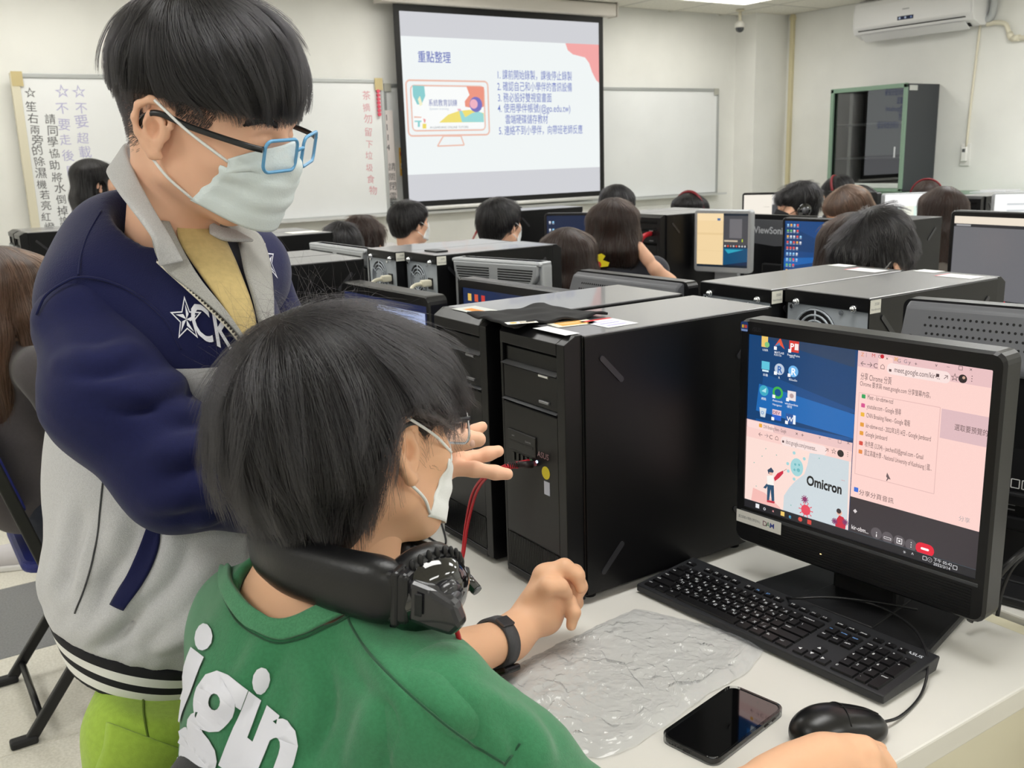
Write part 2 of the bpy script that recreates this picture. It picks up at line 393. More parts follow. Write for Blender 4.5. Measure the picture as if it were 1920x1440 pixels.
a0 = sl(766, 255); a1 = sl(914, 153)
for k, (ins, wd) in enumerate(((.0, .012), (.035, .010))):
    q = rrect(a1[0]-a0[0]-2*ins, a1[1]-a0[1]-2*ins, .03, 4, (a0[0]+a1[0])/2, (a0[1]+a1[1])/2); P.line(q+[q[0]], wd, '#eebfae')
outl([(831, 255), (864, 255), (870, 272), (820, 274)], '#eebfae')
P.rect(a0[0]+.045, a0[1]+.045, a1[0]-.045, a1[1]-.045, '#fbfdfc')
B([(773, 160), (795, 161), (797, 180), (790, 196), (782, 196), (774, 180)], '#8fd0d2'); B([(783, 186), (787, 180), (792, 196), (787, 199)], '#f6f3cf')
B([(874, 162), (907, 163), (907, 200), (893, 204), (872, 200), (871, 190), (880, 178)], '#ef9a86')
B([(823, 230), (840, 215), (860, 208), (880, 206), (907, 212), (907, 229)], '#f3e27a')
B([(862, 214), (860, 206), (866, 208), (872, 220), (885, 212), (897, 209), (906, 213), (907, 229), (866, 229)], '#9fdcdb')
x, z = sl(892, 196); P.disc(x, z, .055, '#7d77c2'); x, z = sl(888, 195); P.disc(x, z, .034, '#f2b6c6'); B([(857, 204), (863, 204), (865, 208), (859, 208)], '#f0b6c0')
T(803, 198, '系統教育訓練', .052, '#7079b4', .003, 54); T(805, 206, 'System training', .022, '#b9c4d4', 0, 36); T(806, 241, 'AI-LEARNING ONLINE TUTORS', .022, '#8f949c', 0, 72)
B([(776, 218), (790, 219), (790, 221), (776, 221)], '#eebfae'); B([(777, 226), (790, 226), (790, 229), (777, 229)], '#9fdcdb'); B([(792, 232), (799, 232), (799, 241), (792, 241)], '#f0dc6a'); B([(783, 228), (787, 228), (787, 238), (783, 238)], '#8fd0d2'); B([(793, 222), (798, 224), (797, 230), (795, 230)], '#f0a0a0')
P.build('slide_image', attr_mat('projected_light', 0.93, .8, .0), sc, frame3((ox, -.0023, oz), (1, 0, 0), (0, 0, 1)))
# ================================================================ right wall: air conditioner, pipe, cabinet, outlet; camera dome
M_acw = mat('ac_white', '#e9e9ea', 0.35); M_dark = mat('dark_gap', '#17181a', 0.6)
XW = X1
ac = empty('air_conditioner', (XW, 0, 0), 0, 'white split air conditioner high on the side wall', 'air conditioner')
p0, p1 = onx(1597, 70, XW-.23), onx(1822, 40, XW-.23); ya, yb = p0.y, p1.y; z0_ = (p0.z+p1.z)/2-.02; z1_ = z0_+.30
prof = [(0, z1_), (-.15, z1_), (-.20, z1_-.02), (-.225, z1_-.08), (-.225, z0_+.08), (-.20, z0_+.035), (-.10, z0_), (0, z0_+.005)]
b = MB(); b.prism(prof, yb, ya, .006, ax='y'); b.build('housing', M_acw, ac)
b = MB(); b.prism([(-.226, z1_-.03), (-.232, z1_-.06), (-.234, z0_+.09), (-.226, z0_+.075)], yb+.02, ya-.02, .003, ax='y'); b.build('front_panel', mat('ac_panel', '#efeff0', .3), ac)
b = MB(); b.prism([(-.215, z0_+.058), (-.222, z0_+.062), (-.13, z0_+.004), (-.12, z0_-.004)], yb+.06, ya-.05, ax='y'); b.build('air_slot', M_dark, ac)
b = MB(); b.prism([(-.20, z0_+.03), (-.206, z0_+.03), (-.135, z0_-.022), (-.125, z0_-.022)], yb+.07, ya-.06, .002, ax='y'); b.build('louvre_flap', M_acw, ac)
P = Print(); P.rect(-.07, .0, .07, .028, '#2c3350'); P.disc(-.05, .014, .009, '#cfe0ff'); P.disc(0, .014, .009, '#cfe0ff'); P.disc(.05, .014, .007, '#8fa8e8'); P.rect(-.03, .075, .03, .083, '#b8babd')
P.build('display', PAPER, ac, frame3((-.2355, (ya+yb)/2+.03, z0_+.10), (0, -1, 0), (0, 0, 1)))
P = Print(); P.rect(0, 0, .03, .05, '#9a9aa0'); P.rect(.005, .02, .025, .045, '#33343a'); P.build('label', PAPER, ac, frame3((-.2355, yb+.05, z1_-.09), (0, -1, 0), (0, 0, 1)))
M_pvc = mat('pvc_pipe', '#e6e0cc', .4)
q = [onx(*p, XW-.03) for p in ((1850, 46), (1870, 42), (1886, 46), (1892, 62), (1897, 72), (1925, 70), (2010, 62))]
pp = empty('drain_pipe', (0, 0, 0), 0, 'cream plastic drain pipe bending away from the air conditioner', 'pipe')
cable('pipe', q, .017, M_pvc, pp)
b = MB(); b.cyl(q[3], q[4], .023); b.build('elbow', M_pvc, pp)
b = MB(); d = (q[5]-q[4]).normalized(); b.cyl(q[4], q[4]+d*.06, .023); b.build('coupling', M_pvc, pp)
q = [onx(*p, XW-.035) for p in ((1850, 36), (1856, 34), (1862, 20), (1866, -10))]; o = cable('refrigerant_hose', q, .026, mat('hose_grey', '#bfc2c4', .6)); tag(o, 'grey insulated hose rising behind the air conditioner end', 'hose')
q = [onx(*p, XW-.010) for p in ((1838, 45), (1834, 80), (1822, 180), (1812, 275))]; o = cable('wall_cable', q, .009, M_pvc); tag(o, 'thin cream cable running down the wall to the socket', 'cable')
c = onx(1811, 290, XW); so = empty('wall_socket', (XW, c.y, c.z), 0, 'small white wall socket with a plug under the cream cable', 'socket')
b = MB(); b.box((-.012, -.04, -.085), (0, .04, .085), .004); b.build('plate', mat('socket_white', '#e9e8e4', .35), so)
b = MB(); b.box((-.035, -.022, -.05), (-.012, .022, .06), .006); b.build('plug', mat('plug_white', '#f1f0ec', .35), so); b = MB(); b.box((-.0365, -.012, .02), (-.0345, .012, .045)); b.build('switch', mat('grey_btn', '#5c6060', .4), so)
# wall cabinet on its base unit
XF = XW-.425
def cf(px, py): q = onx(px, py, XF); return q.y, q.z
a_, b_, c_, d_ = cf(1558, 170), cf(1699, 155), cf(1692, 355), cf(1553, 361)
yA, yB = (a_[0]+d_[0])/2, (b_[0]+c_[0])/2; zB, zT = (c_[1]+d_[1])/2, (a_[1]+b_[1])/2
M_cab = mat('cabinet_green', '#7f9a87', .45); M_cabd = mat('cabinet_charcoal', '#3c3f44', .5); M_cabi = mat('cabinet_inside', '#1d1f22', .6)
def glass_mat(name, ior=1.5, tint=(.93, .96, .95, 1)):
    m = bpy.data.materials.new(name); m.use_nodes = True; nt = m.node_tree; nt.nodes.remove(nt.nodes['Principled BSDF'])
    t = nt.nodes.new('ShaderNodeBsdfTransparent'); t.inputs[0].default_value = tint; g = nt.nodes.new('ShaderNodeBsdfGlossy'); g.inputs['Roughness'].default_value = .01
    f = nt.nodes.new('ShaderNodeFresnel'); f.inputs[0].default_value = ior; x = nt.nodes.new('ShaderNodeMixShader')
    nt.links.new(f.outputs[0], x.inputs[0]); nt.links.new(t.outputs[0], x.inputs[1]); nt.links.new(g.outputs[0], x.inputs[2]); nt.links.new(x.outputs[0], nt.nodes['Material Output'].inputs['Surface']); return m
M_glass = glass_mat('glass', 2.3)
cb = empty('glass_cabinet', (XF, yB, zB), 0, 'charcoal cabinet with green framed glass sliding doors against the side wall', 'cabinet'); L = yA-yB; hh = zT-zB; D = .415
for y in (0, L-.015): b = MB(); b.box((0.01, y, 0), (D, y+.015, hh), .002); b.build('side_panel', M_cabd, cb)
b = MB(); b.box((0.01, .01, hh-.018), (D, L-.01, hh)); b.build('top_panel', M_cabd, cb)
b = MB(); b.box((0.01, .01, 0), (D, L-.01, .03)); b.build('bottom_panel', M_cabd, cb)
b = MB(); b.box((D-.01, .01, .01), (D, L-.01, hh-.01)); b.build('back_panel', M_cabi, cb)
for z in (hh*.31, hh*.64): b = MB(); b.box((.06, .015, z), (D-.01, L-.015, z+.014), .002); b.build('shelf', mat('shelf_grey', '#8d9092', .4), cb)
b = MB()
for lo, hi in (((-.008, -.004, hh-.03), (.012, L+.004, hh+.004)), ((-.008, -.004, -.004), (.012, L+.004, .022)), ((-.008, -.004, 0), (.012, .026, hh)), ((-.008, L-.026, 0), (.012, L+.004, hh))): b.box(lo, hi, .003)
b.build('door_frame', M_cab, cb)
b = MB(); b.box((-.004, .028, .024), (.01, L-.028, .062), .003); b.build('track', mat('track_light', '#cfd6d2', .35, metal=.4), cb)
for y0, y1, x in ((.027, L*.74, .0), (L*.55, L-.027, .022)):
    g = MB(); g.poly([(x, y0, .06), (x, y0, hh-.03), (x, y1, hh-.03), (x, y1, .06)]); g.build('glass_door', M_glass, cb)
b = MB(); b.box((-.003, .07, hh*.32), (.0, .085, hh*.42), .001); b.build('handle', mat('handle_light', '#cfd2d4', .3, metal=.6), cb)
b = MB(); b.box((.03, -.0015, hh-.05), (.13, 0, hh-.012)); b.build('label', mat('label_pale', '#c8cac6', .6), cb)
bs = empty('base_cabinet', (XF-.0, yB-.95, 0), 0, 'low green cabinet under the charcoal glass cabinet', 'cabinet')
zz = zB-.006
b = MB(); b.box((.02, 0, .0), (.415, L+.95, zz-.03), .003); b.build('body', M_cab, bs); b = MB(); b.box((-.0, -.01, zz-.03), (.42, L+.96, zz), .004); b.build('top', M_cab, bs)
for k in range(4): b = MB(); b.box((0.0, .01+k*(L+.93)/4, .05), (.02, (k+1)*(L+.93)/4-.005, zz-.04), .003); o = b.build('door', M_cab, bs); b = MB(); b.box((-.012, .05+k*(L+.93)/4, .45), (0, .065+k*(L+.93)/4, .55), .003); b.build('handle', M_alug, o)
# papers lying on the base cabinet
q = onx(1880, 357, XW-.2); o = MB(); o.box((XW-.36, q.y-.16, zz), (XW-.1, q.y+.16, zz+.008), .002); o.box((XW-.33, q.y-.1, zz+.008), (XW-.14, q.y+.1, zz+.02), .003); o = o.build('paper_pile', mat('paper_white', '#dcdde0', .7)); tag(o, 'pile of white papers lying on the low green cabinet', 'papers')
# ceiling security camera
q = ony(1387, 55, 6.15); dc = empty('security_camera', (q.x, 6.15, H-.004), 0, 'white dome security camera hanging from the ceiling corner', 'camera')
b = MB(); b.cyl((0, 0, 0), (0, 0, -.10), .013); b.lathe([(.035, 0), (.035, -.012), (.0, -.012)]); b.build('stem', M_cream, dc)
b = MB(); b.lathe([(0, -.085), (.024, -.09), (.042, -.11), (.046, -.145), (.0, -.145)]); b.build('housing', mat('cam_white', '#d9d7d0', .4), dc)
b = MB(); b.lathe([(.037, -.145), (.035, -.162), (.028, -.176), (.014, -.184), (0, -.186)]); b.build('dome', mat('cam_dome', '#2e3238', .08, coat=1), dc)

# ================================================================ desks
M_desk = mat('desk_laminate', '#dcdad4', 0.38, spec=.4, var=.012, vscale=8); M_deskp = mat('desk_panel', '#d9d4bf', 0.5); M_steel = mat('black_steel', '#1a1a1c', .4)
ZD = .72
def desk(name, x0, x1, y0, y1, zt, label, front):
    t = empty(name, (x0, y0, 0), 0, label, 'desk'); W, L = x1-x0, y1-y0
    b = MB(); b.prism(rrect(W, L, .03, 5, W/2, L/2), zt-.034, zt, .003); b.build('tabletop', M_desk, t)
    for y in (.025, L-.053): b = MB(); b.box((.06, y, 0.0), (W-.03, y+.028, zt-.034), .002); b.build('side_panel', M_deskp, t)
    xp = W-.06 if front > 0 else .04
    b = MB(); b.box((xp, .053, .12), (xp+.018, L-.053, zt-.034)); b.build('modesty_panel', M_deskp, t)
    return t
def deskrow(x0, x1, ys, front, labels, zt=ZD):
    for (y0, y1), l in zip(ys, labels): desk('computer_desk', x0, x1, y0, y1, zt, l, front)
deskrow(.605, 1.315, ((.588, 1.925), (1.93, 3.26), (3.265, 4.9)), 1, ('pale laminate desk holding the keyboard, phone and plastic bag', 'pale laminate desk behind the headset student, holding two black screens', 'pale laminate desk end below the handwritten whiteboard'))
# drawer pedestal under the end of the near desk
pd = empty('drawer_pedestal', (.88, .61, 0), 0, 'cream drawer pedestal under the open end of the near desk', 'cabinet')
b = MB(); b.box((0, .06, 0), (.34, .5, .66), .003); b.build('body', M_deskp, pd)
for k in range(3): b = MB(); b.box((-.018, .065, .03+k*.21), (0, .495, .225+k*.21), .003); o = b.build('drawer', M_deskp, pd); b = MB(); b.box((-.03, .2, .12+k*.21), (-.018, .36, .135+k*.21), .003); b.build('handle', M_alug, o)
deskrow(1.365, 2.075, ((-.4, .955), (.96, 2.26), (2.265, 3.5)), -1, ('pale laminate desk carrying the perforated monitor with stickers', 'pale laminate desk under the twin towers with grey fan grilles', 'pale laminate desk under the towers with cream power leads'), .719)
deskrow(2.62, 3.30, ((.9, 1.995), (2.0, 3.02), (3.025, 4.0), (4.005, 5.0)), 1, ('pale laminate desk below the wide grey video call screen', 'pale laminate desk under the small silver monitor', 'pale laminate desk in front of the bobbed hair student', 'pale laminate desk below the projection screen'))
deskrow(3.34, 4.02, ((1.5, 2.6), (2.605, 3.65)), -1, ('pale laminate desk behind the black tower with loose cables', 'pale laminate desk under the black monitor with a pale maker name'))
deskrow(4.42, 5.12, ((1.9, 3.0), (3.005, 4.2), (4.205, 5.2)), 1, ('pale laminate desk under the screens with white pages', 'pale laminate desk beside the masked headphone student', 'pale laminate desk near the corner column'))
# trunking between the two desk rows
o = empty('cable_trunking', (1.325, .4, .0), 0, 'cream socket trunking in the gap between back to back desks', 'trunking')
b = MB(); b.box((0, 0, .60), (.032, 1.9, .712), .004); b.build('channel', mat('trunk_cream', '#ded8be', .5), o)
for y in (.19, .32, .9): b = MB(); b.box((-.006, y, .63), (0, y+.07, .70), .002); b.build('socket', mat('socket_cream', '#e9e4cf', .4), o)
# ================================================================ computer towers (local x from the front face backwards, z up)
M_case = mat('case_black', '#09090b', .34, spec=.32, bump=.12, bscale=900); M_bez = mat('bezel_black', '#0f0f11', .33, spec=.36, bump=.06, bscale=1200)
M_pc2 = mat('panel_black', '#121214', .4); M_lipm = mat('lip_silver', '#8b8c90', .3, metal=.7); M_zinc = mat('zinc_plate', '#b4bbc3', .42, metal=.25)
M_chr = mat('chrome', '#dcdee2', .18, metal=1.0); M_fan = mat('fan_dark', '#151316', .5); M_plug = mat('plug_ivory', '#e3dec9', .45); M_top = mat('case_top_sheen', '#727276', .34, spec=.9, coat=.5, bump=.12, bscale=900)  # top panel grey carries the ceiling's reflected sheen, painted over a black case
TD, TW, TH = .437, .188, .428
def fan_grille(mb, c, r, M):
    for rr in (r, r*.78, r*.56): mb.tube([M @ Vector((0, rr*math.cos(2*PI*k/28), rr*math.sin(2*PI*k/28))) for k in range(28)], .0022, 6, True)
    for k in range(6):
        a = 2*PI*k/6+PI/2; mb.tube([M @ Vector((0, r*.3*math.cos(a), r*.3*math.sin(a))), M @ Vector((0, r*1.04*math.cos(a), r*1.04*math.sin(a)))], .002, 6)
def make_tower(detail_front=True, detail_rear=True):
    t = empty('computer_tower')
    b = MB(); b.box((.032, .003, .006), (TD-.004, TW-.003, TH-.002), .0015, 1); b.build('case', M_case, t)
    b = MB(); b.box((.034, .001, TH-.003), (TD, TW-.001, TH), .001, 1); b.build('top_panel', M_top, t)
    for y, s in ((0, -1), (TW, 1)):
        b = MB(); b.box((.034, y-(.0 if s < 0 else .003), .008), (TD, y+(.003 if s < 0 else .0), TH-.003), .0008, 1)
        o = b.build('side_panel', M_case, t)
        for cx, cz, a in ((.085, .37, -45), (.085, .06, 45), (.38, .37, 45), (.38, .06, -45)):
            b = MB(); M = Matrix.Translation((cx, y+s*.0006, cz)) @ Matrix.Rotation(R(-a), 4, 'Y'); b.prism(rrect(.062, .009, .0044), -.0012, .0012, 0, M @ Matrix.Rotation(R(90), 4, 'X')); b.build('grip_slot', mat('slot_black', '#2c2c30', .3), o)
    for x in (.06, .39):
        for y in (.03, TW-.03): b = MB(); b.cyl((x, y, -.008), (x, y, .007), .011, n=12); b.build('foot', M_pc2, t)
    # front bezel: frame with chamfered top and side
    b = MB()
    b.prism([(.034, 0.0), (.034, TH), (.022, TH), (.0, TH-.012), (.0, .004), (.006, 0)], .006, .026, .001, ax='y')
    b.prism([(.034, 0.0), (.034, TH), (.022, TH), (.004, TH-.012), (.004, .004), (.006, 0)], TW-.008, TW-.0015, .001, ax='y')
    b.prism([(.034, TH-.03), (.034, TH), (.022, TH), (.0, TH-.012), (.0, TH-.03)], .026, TW-.008, .001, ax='y')
    b.box((.0, .026, 0), (.034, TW-.008, .012), .002); b.build('bezel', M_bez, t)
    b = MB(); b.box((.016, .026, .3), (.034, TW-.008, TH-.03)); b.build('bay_recess', M_pc2, t)
    bw0, bw1 = .028, TW-.01
    for z0, z1, k in ((.368, .392, 0), (.308, .362, 1)):
        b = MB(); b.box((.010 if k == 0 else .004, bw0, z0), (.02, bw1, z1), .001, 1); o = b.build('drive_door', M_bez, t)
        b = MB(); b.prism([(.004, z0-.006), (-.002, z0-.003), (.012, z0+.001), (.016, z0-.004)], bw0, bw1, ax='y'); b.build('lip', M_lipm if detail_front else M_bez, o)
        b = MB(); b.box((.0005, .05, z0+.008 if k else z0-.0105), (.006, .076, z0+.0125 if k else z0-.006), .0008, 1); b.build('eject_button', M_chr if k == 0 else M_lipm, o)
    b = MB(); b.box((.002, bw0, .074), (.03, bw1, .300), .0015, 1); fp = b.build('front_panel', M_bez, t)
    if detail_front:
        b = MB(); b.box((-.0005, .086, .222), (.004, .165, .256), .001, 1); cr = b.build('card_reader', M_pc2, fp)
        b = MB(); b.box((-.0008, .118, .236), (0, .160, .2385)); b.box((-.0008, .093, .2345), (0, .114, .239)); b.build('card_slot', mat('slot_dark', '#040405', .5), fp)
        P = Print(); P.text(.012, .022, 'card', .004, '#a8a8ad'); P.text(.05, .019, 'SDHC/MS', .004, '#a8a8ad'); P.build('print', PAPER, fp, frame3((-.0006, .165, .2235), (0, -1, 0), (0, 0, 1)))
        for k in range(4): b = MB(); b.box((.0, .148-k*.0125, .204), (.003, .1535-k*.0125, .2175)); b.build('usb_port', mat('usb_black', '#050506', .3), fp)
        for k in range(2): b = MB(); b.cyl((.003, .1015-k*.011, .2125), (.0003, .1015-k*.011, .2125), .0042, n=14); b.build('audio_jack', mat('jack_pink' if k else 'jack_green', '#b0606c' if k else '#6c9c70', .4), fp)
        P = Print(); P.text(0, 0, 'ASUS', .0135, '#9a767c', .004, shear=.1); P.build('logo', attr_mat('logo_print', 0, .3, .6), fp, frame3((.0006, .083, .227), (0, -1, 0), (0, 0, 1)))
        b = MB(); b.cyl((.003, .086, .2165), (.001, .086, .2165), .0022, n=12); b.build('power_light', mat('led_blue', '#b8d8ff', .3, emit=3), fp)
        b = MB(); b.cyl((.003, .062, .204), (.0012, .062, .204), .0105, n=20); b.build('round_sticker', mat('sticker_yellow', '#d9c71e', .5), fp)
        b = MB(); b.box((.0012, .052, .168), (.002, .067, .190)); b.build('square_sticker', mat('sticker_silver', '#b9bccd', .35, metal=.4), fp)
    b = MB(); b.box((.004, bw0, .012), (.014, bw1, .074)); gv = b.build('lower_grille', M_pc2, t)
    b = MB()
    for k in range(36 if detail_front else 18):
        y = bw0+.004+k*(bw1-bw0-.008)/(35 if detail_front else 17); b.box((.0018, y-.0012, .014), (.0045, y+.0012, .072))
    b.build('grille_bars', M_bez, gv)['kind'] = 'stuff'
    if detail_rear:
        b = MB(); b.box((TD-.0045, .004, .012), (TD-.002, TW-.004, TH-.022)); rp = b.build('rear_plate', M_zinc, t)
        b = MB(); b.box((TD-.004, .0, TH-.026), (TD+.003, TW, TH-.001), .001, 1); b.build('rear_lip', M_case, rp)
        for y in (.03, .158): b = MB(); b.cyl((TD, y, TH-.022), (TD+.008, y, TH-.022), .0065, n=12); b.ball((TD+.008, y, TH-.022), .006, 10); b.build('thumb_screw', M_chr, rp)
        fz = .347
        M = Matrix.Translation((TD-.001, .07, fz)); b = MB(); b.cyl((TD-.0022, .07, fz), (TD-.0012, .07, fz), .05, n=32, smooth=False); b.build('fan_opening', M_fan, rp)
        b = MB(); fan_grille(b, None, .0475, M); b.cyl((TD-.0012, .07, fz), (TD, .07, fz), .021, n=24); b.build('fan_grille', M_zinc, rp)
        b = MB(); b.box((TD-.002, .132, fz-.018), (TD+.001, .158, fz+.014), .001); b.build('power_socket', M_pc2, rp)
        for (y, z) in ((.015, .395), (.015, .30), (.128, .30), (.128, .395)): b = MB(); b.cyl((TD-.002, y, z), (TD+.0015, y, z), .0042, n=10); b.build('screw', M_chr, rp)
        b = MB(); b.box((TD-.002, .125, .16), (TD+.0005, .17, .285)); b.build('port_panel', M_pc2, rp)
        b = MB()
        for i in range(9):
            for j in range(14): b.cyl((TD-.0022, .02+i*.009+(j % 2)*.0045, .15+j*.0082), (TD-.0012, .02+i*.009+(j % 2)*.0045, .15+j*.0082), .0033, n=6, smooth=False)
        b.build('vent_holes', M_fan, rp)['kind'] = 'stuff'
        for k in range(5): b = MB(); b.box((TD-.002, .06, .03+k*.021), (TD, .165, .045+k*.021)); b.build('slot_cover', M_zinc, rp)
        P = Print(); P.rect(0, 0, .03, .024, '#e5e4da'); P.text(.012, .014, '3500', .007, '#77777a'); P.text(.003, .005, 'Handmade', .006, '#77777a'); P.build('tag', PAPER, t, frame3((TD+.0005, TW+.0015, TH-.028), (-1, 0, 0), (0, 0, 1)))
    return t
tw_full = make_tower(True, True)
tw_simple = make_tower(False, True)
def lead(t, both=True):
    y = .145; pts = [(TD+.001, y, .347), (TD+.03, y, .345), (TD+.05, y+.012, .33), (TD+.06, y+.025, .27), (TD+.055, y+.03, .16)]
    b = MB(); b.box((TD-.001, y-.012, .338), (TD+.030, y+.012, .357), .005); b.tube(spline([Vector(p)+Vector((.02, 0, 0)) for p in pts], 5), .0055, 8); b.build('power_lead', M_plug, t)
towers = []
def tower(x, y, rz, label, src=None, group=None):
    src = src or tw_simple
    t = src if not src.get('label') else copy_tree(src); t.location = (x, y, 0); t.rotation_euler = (0, 0, rz)
    tag(t, label, 'computer tower', group); towers.append(t); return t
def top_sticker(t, name, x, y, w_, d_, items, rot=0):
    P = Print(); P.rect(0, 0, w_, d_, items[0])
    for it in items[1:]: getattr(P, it[0])(*it[1:])
    return P.build(name, PAPER, t, Matrix.Translation((x, y, TH+.0006)) @ Matrix.Rotation(rot, 4, 'Z'))
def place(t, z): t.location.z = z+.008
# row by the student: fronts look along -x
T1 = tower(.835, 1.120, 0, 'black tower with a red plug in its front, beside the monitor', tw_full)
T2 = tower(.835, 1.338, 0, 'black tower behind the student hand, partner of the plugged tower', tw_full)
for t in (T1, T2): place(t, ZD)
top_sticker(T1, 'orange_sticker', .045, .08, .075, .05, ['#e2dfcf', ('rect', .012, .008, .06, .042, '#dba55a'), ('poly', [(.008, .03), (.03, .036), (.066, .03), (.03, .022)], '#f0c48a')], R(-8))
top_sticker(T1, 'white_sticker', .012, .018, .028, .085, ['#dfe0e3'])
top_sticker(T1, 'form_sticker', .10, .025, .062, .075, ['#eceaf0', ('rect', 0, .065, .062, .075, '#d0474a'), ('rect', .01, .012, .05, .02, '#b9b4d8'), ('rect', .01, .03, .05, .036, '#a7a3cf'), ('rect', .01, .044, .05, .052, '#c9c4e0')])
top_sticker(T2, 'pale_sticker', .02, .03, .05, .12, ['#c9cbc6', ('rect', .012, .05, .03, .10, '#dc9248'), ('rect', .0, .0, .03, .03, '#b9bbb4')])
b = MB(); b.box((-.0008, .10, .155), (.0018, .108, .170)); b.build('oval_sticker', mat('sticker_cream', '#e7e3b0', .5), T2)
D1 = tower(.70, 2.455, 0, 'black tower standing behind the curved top monitor'); D2 = tower(.70, 2.652, 0, 'black tower at the far side of the tower behind the curved top monitor')
q = onz(623, 439, 1.148); A3 = tower(q.x-TD, q.y, 0, 'black tower below the written whiteboard, white card on top'); A4 = tower(q.x-TD, q.y+.2, 0, 'black tower hidden behind the one with the white card')
for t in (D1, D2, A3, A4): place(t, ZD)
top_sticker(A3, 'white_card', .30, .05, .12, .1, ['#f0efe9'])
q = onz(36, 441, 1.148); L1 = tower(q.x, q.y, 0, 'black tower with pale drive doors beside the long haired student'); L2 = tower(q.x, q.y+.2, 0, 'black tower partly behind the one with pale drive doors')
for t in (L1, L2):
    place(t, ZD); b = MB(); b.box((-.003, .03, .31), (.003, .178, .362)); b.box((-.003, .03, .215), (.003, .178, .298)); b.box((-.003, .03, .08), (.003, .178, .205)); b.build('pale_door', mat('pale_front', '#b9bdc0', .4), t)
# second row: fan side towards the student
B1 = tower(1.862, 1.442, PI, 'black tower with grey fan grille, one of two side by side'); B2 = tower(1.895, 1.247, PI, 'black tower with grey fan grille just behind the student monitor')
C1 = tower(1.725, 2.742, PI, 'black tower with grey fan grille, closest to the curved top monitor'); C2 = tower(1.755, 2.552, PI, 'black tower with grey fan grille and a thick cream plug')
for t in (B1, B2, C1, C2): place(t, .72); lead(t) if t in (C1, C2) else None
for t in (B1, B2): top_sticker(t, 'white_sheet', .05, .09, .05, .08, ['#f2f0f2', ('rect', 0, 0, .05, .006, '#e58a92')]); top_sticker(t, 'white_note', .02, .015, .04, .05, ['#f0f0f0'])
b = MB(); b.box((.36, .05, TH), (.40, .12, TH+.004), .001); b.build('small_key', M_bez, C2)
# further rows
E1 = tower(2.80, 3.075, 0, 'black tower with a red cable at its front, facing the bobbed hair student'); E2 = tower(2.80, 3.27, 0, 'black tower behind the one facing the bobbed hair student')
G1 = tower(2.84, 2.095, 0, 'black tower behind the bowed dark haired boy')
F1 = tower(2.64, 3.97, 0, 'black tower beside the student in white looking at the slide')
H1 = tower(4.56, 2.71, 0, 'black tower in the back row next to the white page screens')
for t in (E1, E2, G1, F1, H1): place(t, ZD)
for t in (E1, G1): P = Print(); P.text(0, 0, 'ASUS', .018, '#4a62b8', .01); P.build('logo', PAPER, t, frame3((.0085, .17, .40), (0, -1, 0), (0, 0, 1)))
q = [(TD+.01, .12, .33), (TD+.05, .10, .30), (TD+.07, .10, .2), (TD+.06, .08, .1)]
b = MB(); b.tube(spline(q, 5), .006, 8); b.box((TD, .105, .315), (TD+.03, .135, .345), .004); b.build('power_lead', M_plug, G1)
# ================================================================ monitors (local x to the viewer's right, front towards -y, z up from the desk)
M_mon = mat('monitor_black', '#141416', .35, spec=.5, bump=.05, bscale=1500); M_mong = mat('monitor_grey', '#57585d', .42, spec=.5); M_mons = mat('monitor_silver', '#b4b7bb', .38, metal=.35)
M_off = mat('screen_dark', '#0a0b0d', .16, spec=.6); M_base = mat('stand_black', '#1a1a1c', .45, bump=.1, bscale=700)
def stand(t, W, zb, m, base='wedge', yb=.03):
    b = MB(); b.box((-.055, yb+.012, .012), (.055, yb+.04, zb+.10), .006); b.build('neck', m, t)
    b = MB()
    if base == 'wedge': b.prism([(-.15, -.02), (-.135, -.045), (-.08, -.058), (.08, -.058), (.135, -.045), (.15, -.02), (.12, .16), (-.12, .16)], 0, .015, .005); b.prism([(-.065, -.03), (.065, -.03), (.055, .10), (-.055, .10)], .013, .018, .003)
    else: b.lathe([(0, 0), (.115, 0), (.118, .006), (.10, .014), (.05, .024), (0, .026)], 32, Matrix.Translation((0, .02, 0)) @ Matrix.Diagonal((1, .8, 1, 1)))
    b.build('base', m, t)
